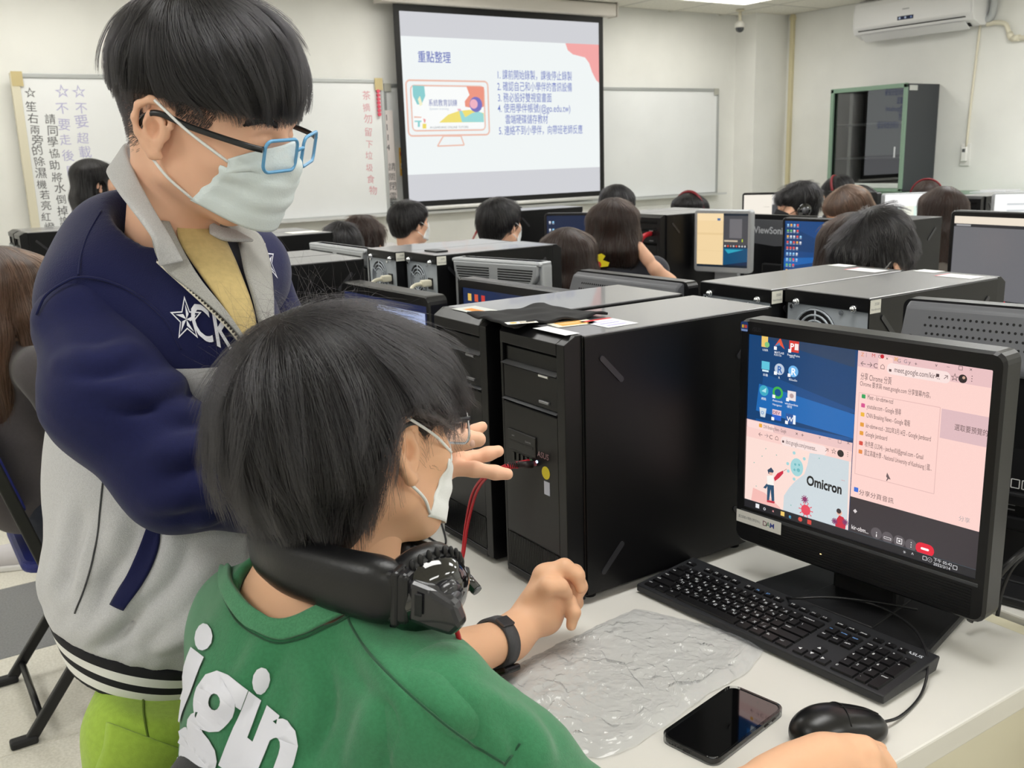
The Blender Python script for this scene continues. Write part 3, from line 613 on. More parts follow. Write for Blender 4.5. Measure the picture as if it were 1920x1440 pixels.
def make_monitor(name, label, loc, rz, W, Hh, zb, bez=(.014, .02, .045), body=None, back='plain', print_=None, th=.035, base='wedge', corner=.014, group=None, stand_m=None, off=None):
    """bez: side, top, bottom"""
    body = body or M_mon
    t = empty(name, loc, rz, label, 'monitor', group)
    s, tp, bt = bez; x0, x1, z0, z1 = -W/2+s, W/2-s, zb+bt, zb+Hh-tp
    bm = MB()
    # front frame with a real opening
    out = rrect(W, Hh, corner, 4, 0, zb+Hh/2); n = len(out)
    def ring(y, pts): return [bm.bm.verts.new((a, y, c)) for a, c in pts]
    inn = rrect(x1-x0, z1-z0, .0015, 4, (x0+x1)/2, (z0+z1)/2)
    e = .004; of = rrect(W-2*e, Hh-2*e, corner-e*.5, 4, 0, zb+Hh/2)
    A, A2, B_, Cc, Dd = ring(0, of), ring(e, out), ring(th, out), ring(0, inn), ring(.004, inn)
    for P_, Q_, fl in ((A, A2, 1), (A2, B_, 1), (Cc, A, 1), (Dd, Cc, 1)):
        for k in range(n): bm.bm.faces.new((P_[k], P_[(k+1) % n], Q_[(k+1) % n], Q_[k]))
    bm.bm.faces.new(B_); bmesh.ops.recalc_face_normals(bm.bm, faces=bm.bm.faces)
    bm.build('bezel', body, t)
    bm = MB(); bm.box((x0-.002, .0035, z0-.002), (x1+.002, .006, z1+.002)); sp = bm.build('screen', M_off, t)
    if print_:
        P = Print(); print_(P, x1-x0, z1-z0); P.build('screen_image', GLOW, sp, frame3((x0, .0033, z0), (1, 0, 0), (0, 0, 1)))
    zc = zb+Hh/2
    if back == 'plain':
        bm = MB(); bm.prism([(-W*.42, zb+.03), (W*.42, zb+.03), (W*.42, zb+Hh-.03), (-W*.42, zb+Hh-.03)], th-.001, th+.022, .012, ax='y'); bm.build('back_shell', body, t)
    if back == 'perf':
        m = M_mong; bm = MB()
        top, bh = zb+Hh-.006, .085
        bm.prism([(th-.004, top), (th+.006, top+.004), (th+.02, top-.004), (th+.052, top-bh), (th+.052, top-bh-.012), (th-.004, top-bh-.012)], -W/2+.012, W/2-.012, .004, ax='x')
        bk = bm.build('back_shell', m, t)
        bm = MB(); d = Vector((0, .032, -(bh-.004))).normalized(); nrm = Vector((0, d.z*-1, d.y)).normalized()
        for r_ in range(5):
            for k in range(38):
                x = -W/2+.045+(r_ % 2)*.0045+k*(W-.09)/38; p = Vector((x, th+.02, top-.004))+d*(.016+r_*.0135)
                bm.cyl(p-nrm*.001, p+nrm*.0005, .0023, n=6, smooth=False)
        bm.build('vent_holes', mat('hole_black', '#050506', .8), bk)['kind'] = 'stuff'
        for x in (-W/2+.03, W/2-.03): bm = MB(); p = Vector((x, th+.02, top-.004))+d*.052; bm.cyl(p-nrm*.001, p+nrm*.001, .005, n=12); bm.build('screw_hole', mat('hole_black', '', 0) if 'hole_black' in MATS else M_dark, bk)
        bm = MB(); bm.box((-W/2+.006, th-.002, zb+.012), (W/2-.006, th+.02, top-bh), .006); bm.box((-W*.36, th+.018, zb+.03), (W*.36, th+.045, top-bh-.005), .008); bm.build('lower_shell', M_mon, t)
        bm = MB(); bm.box((-.07, th+.044, zb+.08), (.07, th+.060, zb+.10), .004); bm.box((-.05, th+.044, zb+.04), (.05, th+.058, zb+.06), .003); bm.build('connector_cover', M_mon, t)
    if back == 'louv':
        bm = MB(); bm.box((-W/2, .004, zb+Hh-.012), (W/2, th+.02, zb+Hh), .005); bm.box((-W/2, .004, zb), (-W/2+.01, th+.008, zb+Hh), .003); bm.box((W/2-.01, .004, zb), (W/2, th+.008, zb+Hh), .003); bm.build('silver_edge', M_mons, t)
        bm = MB(); ns = 11; hb = .085
        pr = [(-W/2+.008, zb+Hh-.008)]+[(-(W/2-.008)*math.cos(R(a)), zb+Hh-.012-hb*math.sin(R(a))**.8) for a in range(0, 181, 12)]+[(W/2-.008, zb+Hh-.008)]
        bm.prism(pr, th-.004, th+.022, .003, ax='y'); bp = bm.build('back_shell', M_mons, t)
        for k in range(ns):
            z = zb+Hh-.022-k*(hb-.012)/ns; a = max(0, 1-((zb+Hh-.012-z)/hb)**2.4)**.5*(W/2-.02)
            for sx in (-1, 1):
                if a < .05: continue
                bm = MB(); bm.box((sx*.016, th+.0205, z-.0022), (sx*a, th+.0232, z+.0012)); bm.build('louvre_slot', M_dark, bp)
        bm = MB(); bm.box((-W*.46, th-.004, zb+.01), (W*.46, th+.014, zb+Hh-hb*.7), .006); bm.build('lower_shell', M_mon, t)
    stand(t, W, zb, stand_m or (M_mons if body is M_mons else M_base), base, th)
    return t
def icons(P, x, y, dx, dy, cols, rows, s, pal=('#d8dce4', '#8fc4e8', '#e8b04a', '#d9564a', '#6fb56b')):
    for i in range(cols):
        for j in range(rows):
            c = random.choice(pal); P.rr(x+i*dx-s/2, y-j*dy-s/2, x+i*dx+s/2, y-j*dy+s/2, s*.2, c)
            P.rect(x+i*dx-s*.55, y-j*dy-s*.95, x+i*dx+s*.55, y-j*dy-s*.75, '#c6cfdd')
def win10(P, W, H, hx=.8, hy=.45):
    """blue desktop wallpaper: dark blue with light beams"""
    P.rect(0, 0, W, H, '#10427c')
    for k, (a, c) in enumerate(((0, '#123c72'), (.15, '#134a8a'), (.35, '#16559b'))): P.poly([(W*hx, H*hy), (W*a, 0), (W*(a+.25), 0)], c)
    P.poly([(0, H*.95), (W*hx, H*hy), (0, H*.55)], '#0f3a6b'); P.poly([(0, H*.42), (W*hx, H*hy), (0, H*.28)], '#175ea8'); P.poly([(W*.5, H), (W*hx, H*hy), (W, H)], '#0f3866')
    P.poly([(W*hx, H*hy), (W, H*.35), (W, H*.55)], '#2f86cf')

# ---- the student's monitor, with every window on it
MA, MBp = (1.135, 1.062), (1.172, .646)
m1rz = math.atan2(MBp[1]-MA[1], MBp[0]-MA[0]); m1c = ((MA[0]+MBp[0])/2, (MA[1]+MBp[1])/2)
W1, H1, Z1b = .417, .374, .065
FM = Matrix.Translation((m1c[0], m1c[1], ZD)) @ Matrix.Rotation(m1rz, 4, 'Z')
SB = (.0165, .024, .062)
def S1(px, py): x, z = onplane(px, py, FM); return x+W1/2-SB[0], z-Z1b-SB[2]
def main_screen(P, W, H):
    bl = '#17528c'
    P.rect(0, 0, W, H, '#123f70')
    def q(pts, c): P.poly([S1(*p) for p in pts], c)
    def clampx(p): return (min(max(p[0], 0), W), min(max(p[1], 0), H))
    def qq(pts, c): P.poly([clampx(S1(*p)) for p in pts], c)
    xs = clampx(S1(1602, 750))[0]
    qq([(1421, 625), (1602, 650), (1600, 690), (1490, 655)], '#2a3f5e'); qq([(1430, 700), (1602, 770), (1600, 775), (1420, 760)], '#174a84'); qq([(1421, 720), (1600, 778), (1597, 823), (1415, 770)], '#1c66b0'); qq([(1415, 785), (1597, 823), (1596, 826), (1413, 830)], '#155293')
    def tx(px, py, s, size, col, **k): x, y = S1(px, py); P.text(x, y, s, size, col, k.pop('bold', 0), **k)
    def ic(px, py, fn): x, y = S1(px, py); fn(x, y)
    names = [((1433, 641), 'USER'), ((1459, 646), 'MATLAB'), ((1486, 651), 'PowerPoint'), ((1433, 688), '本機'), ((1459, 693), 'R'), ((1485, 697), 'RStudio'), ((1430, 733), '網路'), ((1456, 737), 'Anaconda'), ((1482, 743), 'windowdims'), ((1428, 774), ''), ((1454, 779), ''), ((1480, 786), '')]
    wh = '#e8edf2'
    for k, ((px, py), n) in enumerate(names):
        x, y = S1(px, py); s = .0075
        if k == 0: P.rect(x-s, y-s*1.2, x+s*.6, y+s*1.3, '#e9c46a'); P.disc(x+s*.4, y-s*.6, s*.6, '#7fbf7b')
        if k == 1: P.poly([(x-s*1.2, y-s*.6), (x+s*.2, y+s*1.4), (x+s*1.3, y-s*.9), (x+s*.2, y-s*.2)], '#d9553a'); P.poly([(x-s*1.2, y-s*.6), (x, y+s*.4), (x+s*.2, y-s*.2)], '#4a7fb0')
        if k == 2: P.rect(x-s*1.1, y-s*1.1, x+s*1.2, y+s*1.2, '#d23b32'); P.rect(x+s*.2, y-s*.6, x+s*1.1, y+s*.7, '#f3e3df'); P.text(x-s*.9, y-s*.6, 'P', s*1.8, '#ffffff', .02)
        if k == 3: P.rect(x-s, y-s*.6, x+s, y+s*1.1, '#5fc0d8'); P.rect(x-s*.8, y-s*1.1, x+s*.8, y-s*.7, '#cfe6ee')
        if k in (4, 5): P.disc(x, y, s*1.2, '#b8c6d8' if k == 4 else '#6db1e6'); P.text(x-s*.55, y-s*.75, 'R', s*2, '#1f5fae' if k == 4 else '#ffffff', .02)
        if k == 6: P.disc(x, y, s*1.15, '#3fa7bf'); P.poly([(x-s*.6, y-s*.2), (x+s*.6, y+s*.7), (x+s*.5, y-s*.4)], '#a7dfe6')
        if k == 7: P.disc(x, y, s*1.3, '#3fae49'); P.disc(x, y, s*.8, '#14508c')
        if k == 8: P.rect(x-s, y-s, x+s, y+s, '#e8dede'); P.disc(x, y, s*.5, '#b59c9c')
        if k == 9: P.poly([(x-s*.9, y+s), (x+s*.9, y+s), (x+s*.6, y-s), (x-s*.6, y-s)], '#cfd9e0'); P.text(x-s*.5, y-s*.4, 'o', s*1.5, '#3b83c4')
        if k == 10: P.rect(x-s*1.1, y, x+s*1.1, y+s*1.1, '#e7c7d0'); P.text(x-s, y+s*.15, 'DEV', s*.95, '#7a2f55', .01); P.rect(x-s*1.1, y-s*1.1, x+s*1.1, y, '#2e62c9')
        if k == 11: P.rect(x-s*1.2, y-s*1.1, x+s*.6, y+s, '#2b579a'); P.rect(x+s*.6, y-s, x+s*1.2, y+s*.9, '#e9eef6'); P.text(x-s*.9, y-s*.6, 'W', s*1.4, '#ffffff', .01)
        if k in (1, 2, 4, 5, 7, 8, 10, 11): P.rect(x-s*1.3, y-s*1.3, x-s*.6, y-s*.6, '#f4f6f8')
        if n: P.text(x, y-s*2.0, n, .0047, wh, .004, 'c')
    P.text(*S1(1449, 667), 'R2015a', .0045, wh); P.text(*S1(1478, 671), '2016', .0045, wh); P.text(*S1(1446, 760), 'Navigator', .0045, wh); P.text(*S1(1472, 764), '-捷徑', .0045, wh)
    # meeting window on the right
    pk = '#f6cfc8'; x0 = xs; yt = S1(1700, 661)[1]
    yb = S1(1596, 930)[1]
    P.rect(x0, S1(1700, 965)[1], W, H-.002, pk); P.rect(x0, H-.024, W, H, '#e3bcbd'); P.rr(x0+.032, H-.024, x0+.054, H-.004, .003, pk)
    for px, py, s, c in ((1612, 664, 'Z', '#e08a4a'), (1632, 666, 'M', '#c94a44'), (1621, 664, '|', '#a98a8e'), (1644, 668, 'G', '#8a7a80'), (1658, 672, '×', '#4a3c40'), (1673, 673, '⌘', '#e0a040'), (1680, 676, 'G', '#8c7c82'), (1692, 677, 'G', '#8a7a88'), (1701, 679, 'y', '#6a5a60'), (1712, 682, '+', '#5a4a50'), (1751, 684, 'v', '#5a4a50'), (1773, 687, '–', '#5a4a50'), (1794, 690, '□', '#5a4a50'), (1815, 693, '×', '#5a4a50')): tx(px, py+4, s, .0075, c)
    P.disc(*S1(1652, 669), .003, '#c02030')
    tx(1610, 686, '←', .011, '#6a5658'); tx(1622, 688, '→', .011, '#6a5658'); tx(1635, 690, 'C', .010, '#5a4648'); tx(1648, 692, '⌂', .010, '#5a4648')
    x, y = S1(1657, 694); P.rr(x+.003, y-.005, x+.094, y+.011, .007, '#f3dcd8'); tx(1664, 697, '■', .005, '#5a4648'); tx(1674, 698, 'meet.google.com/kir-...', .0108, '#5a484c', wmax=.066); tx(1752, 707, '■', .006, '#4a3a3c'); tx(1766, 711, '↗', .010, '#6a5658'); tx(1779, 713, '☆', .012, '#6a5658')
    P.disc(*S1(1803, 711), .0058, '#2c2426'); P.disc(*S1(1805, 709), .002, '#c9a28e'); tx(1818, 716, '⋮', .011, '#5a4648')
    dk = '#5f4c4e'
    tx(1611, 711, '分享 Chrome 分頁', .0118, dk, wmax=.048); tx(1610, 723, 'Chrome 要求與 meet.google.com 分享螢幕內容。', .0092, dk, wmax=.106)
    a, c = S1(1609, 734), S1(1743, 936)
    P.frame(a[0], c[1]+.008, c[0]+.004, a[1]-.002, .0009, '#ddb4b0')
    icl = ['#2f9e58', '#d0508a', '#e8b23c', '#e09a3a', '#e09a3a', '#d04a40', '#e08a4a']
    for k, (px, py, s, wp) in enumerate(((1624, 749, 'Meet - kir-obmw-ncd', 48), (1623, 766, 'youtube.com - Google 搜尋', 64), (1622, 783, 'CNN Breaking News - Google 電報', 82), (1621, 802, 'kir-obmw-ncd - 2022年3月14日 - Google Jamboard', 122), (1620, 818, 'Google Jamboard', 41), (1619, 837, '收件匣 (3,334) - jaechen03@gmail.com - Gmail', 110), (1618, 853, '國立高雄大學 - National University of Kaohsiung | 國...', 127))):
        x, y = S1(px, py); P.text(x, y, s, .0098, dk, .001, wmax=S1(px+wp, py+wp*.20)[0]-x); P.rr(x-.009, y, x-.003, y+.006, .001, icl[k])
    a, c = S1(1764, 764), S1(1818, 842); P.rect(a[0], c[1]+.006, W, a[1]-.002, '#d9b7bb'); tx(1787, 806, '選取要預覽的', .0098, dk, wmax=W-S1(1787, 806)[0]-.001)
    x, y = S1(1661, 892); P.poly([(x, y+.004), (x+.006, y-.005), (x+.0025, y-.0048), (x+.0005, y-.0085), (x-.0008, y-.008), (x+.0008, y-.0042), (x-.0012, y-.002)], '#6a5a5c')
    P.rr(S1(1599, 920)[0], S1(1599, 922)[1], S1(1599, 920)[0]+.007, S1(1599, 922)[1]+.007, .001, '#3b6fd0'); tx(1608, 927, '分享分頁音訊', .0092, dk)
    y1 = S1(1596, 932)[1]; P.rect(x0, 0, W, y1, '#3a3438'); P.rect(S1(1700, 958)[0], y1, S1(1700, 958)[0]+.001, y1+.001, pk)
    P.poly([(x0, y1), (W, y1), (W, y1-.012), (W-.07, y1-.001)], '#3a3438')
    tx(1597, 961, '◆', .007, '#d8d0d0'); tx(1594, 992, 'kir-obm...', .0095, '#f0eaea', bold=.006, wmax=.028); tx(1795, 976, '分享', .008, '#b0a4a6')
    for px, py, g in ((1641, 1001, '¡'), (1662, 1009, '▭'), (1684, 1016, '▣'), (1706, 1023, '⋮')):
        x, y = S1(px, py); P.disc(x, y, .0088, '#5b5559'); P.text(x, y-.0035, g, .011, '#f2eeee', .01, 'c')
    x, y = S1(1732, 1031); P.rr(x-.0135, y-.0085, x+.0135, y+.0085, .008, '#e02038'); P.rr(x-.006, y-.0015, x+.006, y+.0018, .0016, '#ffffff')
    # document window bottom left
    yt = S1(1414, 789)[1]; x1 = xs-.001
    P.rect(0, .013, x1, yt, '#f4cdc6'); P.rect(0, yt-.013, x1, yt, '#e6c0be'); P.rr(.001, yt-.013, .053, yt-.001, .003, '#f6d6d0')
    P.rr(*(lambda q: (q[0], q[1]-.001, q[0]+.006, q[1]+.005))(S1(1421, 800)), .001, '#e8a83c'); tx(1429, 803, 'CNN Breaking News - Google', .0082, '#6a5658', wmax=.043); tx(1489, 817, '×  +', .009, '#5a4648'); tx(1533, 823, 'v', .008, '#8a7478'); tx(1551, 826, '–', .009, '#8a7478'); tx(1568, 831, '□', .008, '#8a7478'); tx(1585, 835, '×', .010, '#8a7478')
    tx(1419, 818, '←', .0105, '#6a5658'); tx(1430, 820, '→', .0105, '#9a8688'); tx(1440, 823, 'C', .0095, '#5a4648'); tx(1451, 825, '⌂', .0095, '#5a4648')
    x, y = S1(1462, 829); P.rr(x, y-.005, x+.082, y+.010, .007, '#f2dcd8'); tx(1464, 830, '■', .005, '#5a4648'); tx(1471, 832, 'docs.google.com/presentat...', .0100, '#5a484c', wmax=.056); tx(1544, 847, '↗ ☆', .010, '#6a5658'); P.disc(*S1(1574, 851), .0055, '#2c2426'); tx(1586, 857, '⋮', .010, '#5a4648')
    yd = S1(1590, 866)[1]; P.rect(0, .013, x1, yd, '#f6d9d0')
    def pt(px, py): x, y = S1(px, py); return (min(max(x, 0), x1), min(max(y, .013), yd))
    P.poly([pt(*p) for p in ((1590, 866), (1540, 846), (1516, 850), (1512, 872), (1506, 890), (1490, 902), (1478, 915), (1468, 930), (1466, 965), (1470, 984), (1585, 1010))], '#c9d3d8')
    P.poly([pt(*p) for p in ((1410, 915), (1432, 925), (1460, 952), (1462, 970), (1406, 955))], '#f0b9b2')
    x, y = S1(1492, 877); P.disc(x, y, .0115, '#9fd0d4', 22, .0145)
    for dx, dy, r_ in ((-.003, .004, .002), (.003, -.004, .003), (-.004, -.005, .002), (.004, .005, .0018)): P.disc(x+dx, y+dy, r_, '#6fb4bb')
    for px, py in ((1487, 850), (1506, 861), (1476, 884), (1487, 899), (1475, 870)): P.disc(*S1(px, py), .0026, '#9fd0d4')
    for px, py in ((1434, 842), (1427, 856), (1454, 854), (1412, 868), (1481, 948), (1416, 912), (1534, 860)): P.disc(*S1(px, py), .0009, '#6fb4a8')
    tx(1510, 909, 'Omicron', .0215, '#15161a', bold=.035, wmax=.061); tx(1575, 903, '•••', .006, '#d0a0a4')
    def fig(pts, c): P.poly([S1(*p) for p in pts], c)
    fig([(1437, 882), (1444, 877), (1449, 884), (1446, 890), (1439, 889)], '#3a4a60'); fig([(1440, 886), (1447, 887), (1446, 892), (1441, 891)], '#e8b8a6'); fig([(1436, 893), (1448, 892), (1449, 911), (1437, 910)], '#f4efe9'); fig([(1437, 909), (1449, 911), (1450, 940), (1445, 941), (1443, 918), (1440, 940), (1436, 939)], '#2e4f6b'); fig([(1429, 915), (1436, 907), (1438, 911), (1434, 917)], '#2e4f6b'); fig([(1436, 938), (1451, 941), (1450, 945), (1436, 942)], '#c0394a')
    fig([(1449, 897), (1456, 888), (1466, 883), (1467, 888), (1459, 897), (1451, 903)], '#c92d45'); P.line([S1(1466, 885), S1(1473, 880)], .0006, '#8a5560')
    def virus(px, py, r_, c):
        x, y = S1(px, py); P.disc(x, y, r_, c, 14)
        for k in range(10): a = 2*PI*k/10; P.line([(x, y), (x+r_*1.4*math.cos(a), y+r_*1.4*math.sin(a))], .0012, c); P.disc(x+r_*1.4*math.cos(a), y+r_*1.4*math.sin(a), .0010, c, 8)
    virus(1507, 937, .004, '#8a3566'); virus(1509, 957, .0085, '#e0475a')
    fig([(1566, 975), (1572, 967), (1580, 971), (1584, 985), (1582, 1003), (1563, 997)], '#c4283f'); P.disc(*S1(1572, 962), .0045, '#e7b5a0'); P.disc(*S1(1571, 959), .004, '#3a2c30'); virus(1563, 978, .003, '#7a3566'); virus(1583, 980, .003, '#7a3566')
    # taskbar
    P.rect(0, 0, W, .013, '#232226'); P.line([(0, .0131), (W, .0131)], .0005, '#4a5a66')
    for px, py, c, s in ((1417, 959, '#e6e6ea', '■'), (1432, 962, '#d8d8dc', 'o'), (1448, 967, '#c88', '▪'), (1464, 972, '#e8c468', '■'), (1480, 978, '#5ab0d8', 'e'), (1497, 985, '#d84a40', '●'), (1514, 990, '#d04038', '■')): x = S1(px, py)[0]; P.text(x-.003, .0035, s, .0095, c if len(c) == 7 else '#c88888', .01)
    for k, (px, s) in enumerate(((1690, '⚹'), (1706, '^'), (1727, '▢'), (1737, '☉'), (1785, '▢'))): P.text(S1(px, 1050)[0], .004, s, .0085, '#d8d8dc')
    P.text(S1(1747, 1066)[0], .0073, '下午 05:42', .006, '#dcdce0'); P.text(S1(1747, 1075)[0], .0012, '2022/3/14', .006, '#dcdce0')
M1 = make_monitor('monitor', 'black monitor on the near desk showing a pink meeting window and a slide', (m1c[0], m1c[1], ZD), m1rz, W1, H1, Z1b, SB, print_=main_screen, th=.04, corner=.016)
b = MB()
for k in range(10): b.box((-.16, -.0012, Z1b+.008+k*.0042), (W1/2-.02, .001, Z1b+.0095+k*.0042))
b.build('speaker_ribs', M_mon, M1)['kind'] = 'stuff'
b = MB(); b.box((-W1/2+.012, -.0012, Z1b+SB[2]-.010), (W1/2-.012, .001, Z1b+SB[2]-.005), .0005, 1); b.build('seam_strip', mat('seam_grey', '#3c3d40', .3), M1)
def lab(x0, z0, x1, z1): return x0, z0, x1, z1
P = Print(); P.rect(0, 0, .088, .021, '#eceae4'); P.text(.004, .008, '國立高雄大學數位學習中心', .0055, '#6a6a6e', wmax=.044); P.text(.052, .0065, 'D', .012, '#7a4a5a', .01); P.text(.059, .0065, 'A', .012, '#5a8a6a', .01); P.text(.066, .0065, 'M', .012, '#3a4a9a', .01)
P.build('white_sticker', PAPER, M1, frame3((-W1/2+.004, -.0015, Z1b+.034), (1, 0, 0), (0, 0, 1)))
P = Print(); P.rr(0, 0, .014, .016, .003, '#25407c'); P.rect(.002, .006, .006, .011, '#e8c040'); P.rect(.007, .006, .012, .011, '#d05040'); P.rect(.001, .001, .013, .004, '#8aa4d8'); P.text(.022, .003, '/SUS', .009, '#3c3c40', .01)
P.build('corner_sticker', PAPER, M1, frame3((-W1/2+.003, -.0009, Z1b+H1-.021), (1, 0, 0), (0, 0, 1)))
b = MB(); b.box((-.045, -.0012, Z1b+.024), (-.0425, .001, Z1b+.026)); b.build('power_light', mat('led_amber', '#ffe0a0', .3, emit=2), M1)

# ---- other lit screens
def dim_desktop(P, W, H):
    P.rect(0, 0, W, H, '#1c2a4c'); P.poly([(W*.3, H), (W, H*.7), (W, H)], '#222c48'); P.poly([(W*.5, 0), (W, H*.5), (W, 0)], '#1d3560')
    for k, (c, n) in enumerate((('#d9b45a', 'USER'), ('#c9553a', 'MATLAB'), ('#c03a34', 'PowerPoint'))): x = .026+k*.027; P.rect(x-.007, H-.030, x+.007, H-.013, c); P.text(x, H-.041, n, .0065, '#c6cad4', 0, 'c')
    icons(P, .026, H-.068, .027, .04, 3, 5, .013)
def curved_desktop(P, W, H):
    P.rect(0, 0, W, H, '#1b2347'); icons(P, .03, H-.03, .035, .045, 3, 4, .014); P.rect(W*.42, H-.052, W-.012, H-.018, '#a6b2d4'); P.rect(W*.46, H-.034, W-.06, H-.031, '#8090b8'); P.rect(W*.46, H-.042, W-.12, H-.039, '#8090b8'); P.rect(W*.42, 0, W, H-.055, '#15161c')
def half_mail(P, W, H):
    P.rect(0, 0, W, H, '#16222e'); P.rect(0, .01, W*.52, H, '#ecd0a0'); P.rect(0, H-.03, W*.52, H, '#f0d6aa'); P.rect(W*.40, H-.03, W*.46, H-.02, '#4a6a9a'); P.rect(0, H*.3, W*.52, H*.305, '#e0c494'); P.rect(0, H*.6, W*.52, H*.64, '#e4c796')
    P.rect(W*.52, H*.42, W, H*.96, '#46474c'); P.rect(W*.64, H*.55, W*.88, H*.9, '#6b6a6e'); P.rect(W*.54, H*.48, W*.8, H*.51, '#c8b8a0'); P.rect(W*.88, H*.48, W*.90, H*.53, '#b8d030')
    for k in range(8): P.disc(W*(.56+k*.055), H*.40, .004, ('#d8d8d8', '#e05040', '#b09088', '#888', '#e06050', '#ccc', '#aaa', '#bbb')[k] if k not in (3, 5, 6, 7) else '#c0c0c4')
    P.rect(W*.52, .01, W, H*.37, '#0e4a70'); P.poly([(W*.55, H*.34), (W*.92, H*.34), (W*.62, H*.26)], '#2a9fb8'); P.poly([(W*.52, .01), (W, .01), (W, H*.12)], '#152a48')
def blue_desktop(P, W, H):
    win10(P, W, H, .9, .5)
    for r_, n in enumerate((4, 4, 5, 5, 4, 4, 4, 3, 3, 3)): icons(P, .014, H-.016-r_*(H-.03)/10, .0145, .01, n, 1, .0085)
    P.rect(0, 0, W, .008, '#12305a')
def night_desktop(P, W, H):
    P.rect(0, 0, W, H, '#16223e'); P.poly([(W*.3, .0), (W*.85, H*.45), (W*.95, 0)], '#1d4a96'); P.poly([(W*.55, H*.3), (W*.85, H*.45), (W*.9, H*.25)], '#3a8ae0'); icons(P, .015, H-.03, .016, .035, 2, 5, .009)
def call_window(P, W, H):
    P.rect(0, 0, W, H, '#6c6c70'); P.rect(0, H-.024, W, H, '#e8dccb'); P.rect(0, H-.034, W, H-.024, '#2e2e32'); P.rect(.008, H-.032, .06, H-.026, '#9a9a9c')
    P.rect(0, 0, W, .034, '#1b1c20'); P.rect(.01, .045, .16, .052, '#b9b9b6')
    for x, c in ((.135, '#d84030'), (.15, '#e06050'), (.163, '#6a90c8'), (.195, '#e02030')): P.disc(x, .027, .0065, c)
    P.rect(.0, .018, .05, .023, '#8a8a8c'); P.rect(.26, .018, .36, .023, '#b0b0b2'); P.disc(.27, .052, .008, '#3a70c0'); P.disc(.31, .062, .010, '#d86030')
    for k in range(6): P.rect(.3+k*.012, .004, .306+k*.012, .010, '#a8a8aa')
def peach(P, W, H): P.rect(0, 0, W, H, '#1a1a1e'); P.rect(0, .02, W*.13, H, '#f0b890')
def pale_doc(P, W, H): P.rect(0, 0, W, H, '#efe8dc'); P.rect(W*.42, .0, W, H*.78, '#4c4d50'); P.rect(W*.42, H*.78, W, H, '#f4f0ea'); P.text(W*.3, H*.7, '—', .03, '#b8b0a6')
def white_page(P, W, H): P.rect(0, 0, W, H, '#f6f7f6'); [P.rect(W*.15, H*.8-k*.03, W*(.15+random.uniform(.3, .7)), H*.8-k*.03+.008, '#c9cdd0') for k in range(7)]; P.rect(0, 0, W*.22, H*.3, '#2c2c30')
def green_page(P, W, H):
    P.rect(0, 0, W, H, '#dff3ea'); P.rect(0, H*.75, W, H, '#fbfbfa'); P.rect(W*.62, H*.78, W*.95, H*.86, '#d8604a'); P.rect(W*.02, 0, W*.22, H*.75, '#4a4b50'); P.rr(W*.03, H*.28, W*.2, H*.72, .006, '#eef0ee'); P.rr(W*.06, H*.02, W*.16, H*.2, .006, '#5a8ad0'); P.rect(W*.28, 0, W*.5, H*.75, '#f1f3e4'); P.rect(W*.53, 0, W*.74, H*.6, '#e8f8f0')
# second station
def face_minus(p_left, p_right): return math.atan2(p_right.y-p_left.y, p_right.x-p_left.x)
def mon_span(name, label, pl, pr, ztop, Hh, zb=None, zdesk=ZD, W=None, flip=False, **k):
    """a monitor whose top edge runs between two photographed points"""
    a, c = onz(*pl, ztop), onz(*pr, ztop); a.z = c.z = zdesk
    if flip: a, c = c, a
    d = (c-a); Wd = d.length if W is None else W
    cen = (a+c)/2 if W is None else a+d.normalized()*W/2
    return make_monitor(name, label, (cen.x, cen.y, zdesk), math.atan2(d.y, d.x), Wd, Hh, ztop-zdesk-Hh, **k)
mon_span('monitor', 'black monitor showing a dim desktop just beyond the cloth topped towers', (858, 520), (1074, 550), 1.142, .34, bez=(.016, .022, .045), print_=dim_desktop)
mon_span('monitor', 'black monitor with a rounded top edge showing a dark blue desktop, behind the seated student', (638, 527), (804, 557), 1.110, .31, bez=(.014, .024, .04), print_=curved_desktop, th=.05, corner=.02)
# backs seen from behind
mon_span('monitor', 'silver edged monitor with louvred back between the fan towers and the long haired student', (872, 479), (1036, 489), 1.15, .33, zdesk=.719, flip=True, body=M_mons, back='louv', base='round')
mon_span('monitor', 'silver edged monitor with louvred back below two dark haired heads', (606, 452.5), (712, 466), 1.147, .33, zdesk=.719, flip=True, body=M_mons, back='louv', base='round')
mon_span('monitor', 'dark grey monitor with a perforated back beyond the near towers', (1100, 503), (1312, 526), 1.15, .34, zdesk=.719, flip=True, back='perf')
q1 = onz(1697, 556, 1.165)
mp = mon_span('monitor', 'dark grey monitor with perforated back and white stickers behind the meeting screen', (1697, 556), (1920, 573), 1.165, .37, zdesk=.719, flip=False, W=-.44, back='perf') if False else None
a, c = onz(1697, 556, 1.165), onz(1920, 573, 1.165); d = (a-c).normalized(); cen = a-d*.22
mp = make_monitor('monitor', 'dark grey monitor with perforated back and white stickers behind the meeting screen', (cen.x+.02, cen.y, .719), math.atan2(d.y, d.x), .44, .385, 1.165-.719-.385, back='perf')
bz = 1.165-.719-.385
P = Print(); P.rr(0, 0, .085, .068, .004, '#e6e6e2'); P.rect(.005, .052, .03, .064, '#5a78b8'); P.rect(.033, .055, .08, .062, '#8a9cc8'); P.poly([(.045, .040), (.055, .040), (.05, .050)], '#2a3a8a'); P.disc(.07, .044, .005, '#e0d060'); P.disc(.03, .044, .004, '#e0a060'); P.line([(.004, .034), (.02, .036), (.03, .033), (.05, .036), (.08, .034)], .0018, '#333'[:1]+'333338'); P.text(.012, .018, 'g  9  1', .012, '#38383c'); P.rect(.01, .006, .07, .013, '#9aa0b8')
P.build('white_sticker', PAPER, mp, frame3((.145, .0810, bz+.185), (-1, 0, 0), (0, 0, 1)))
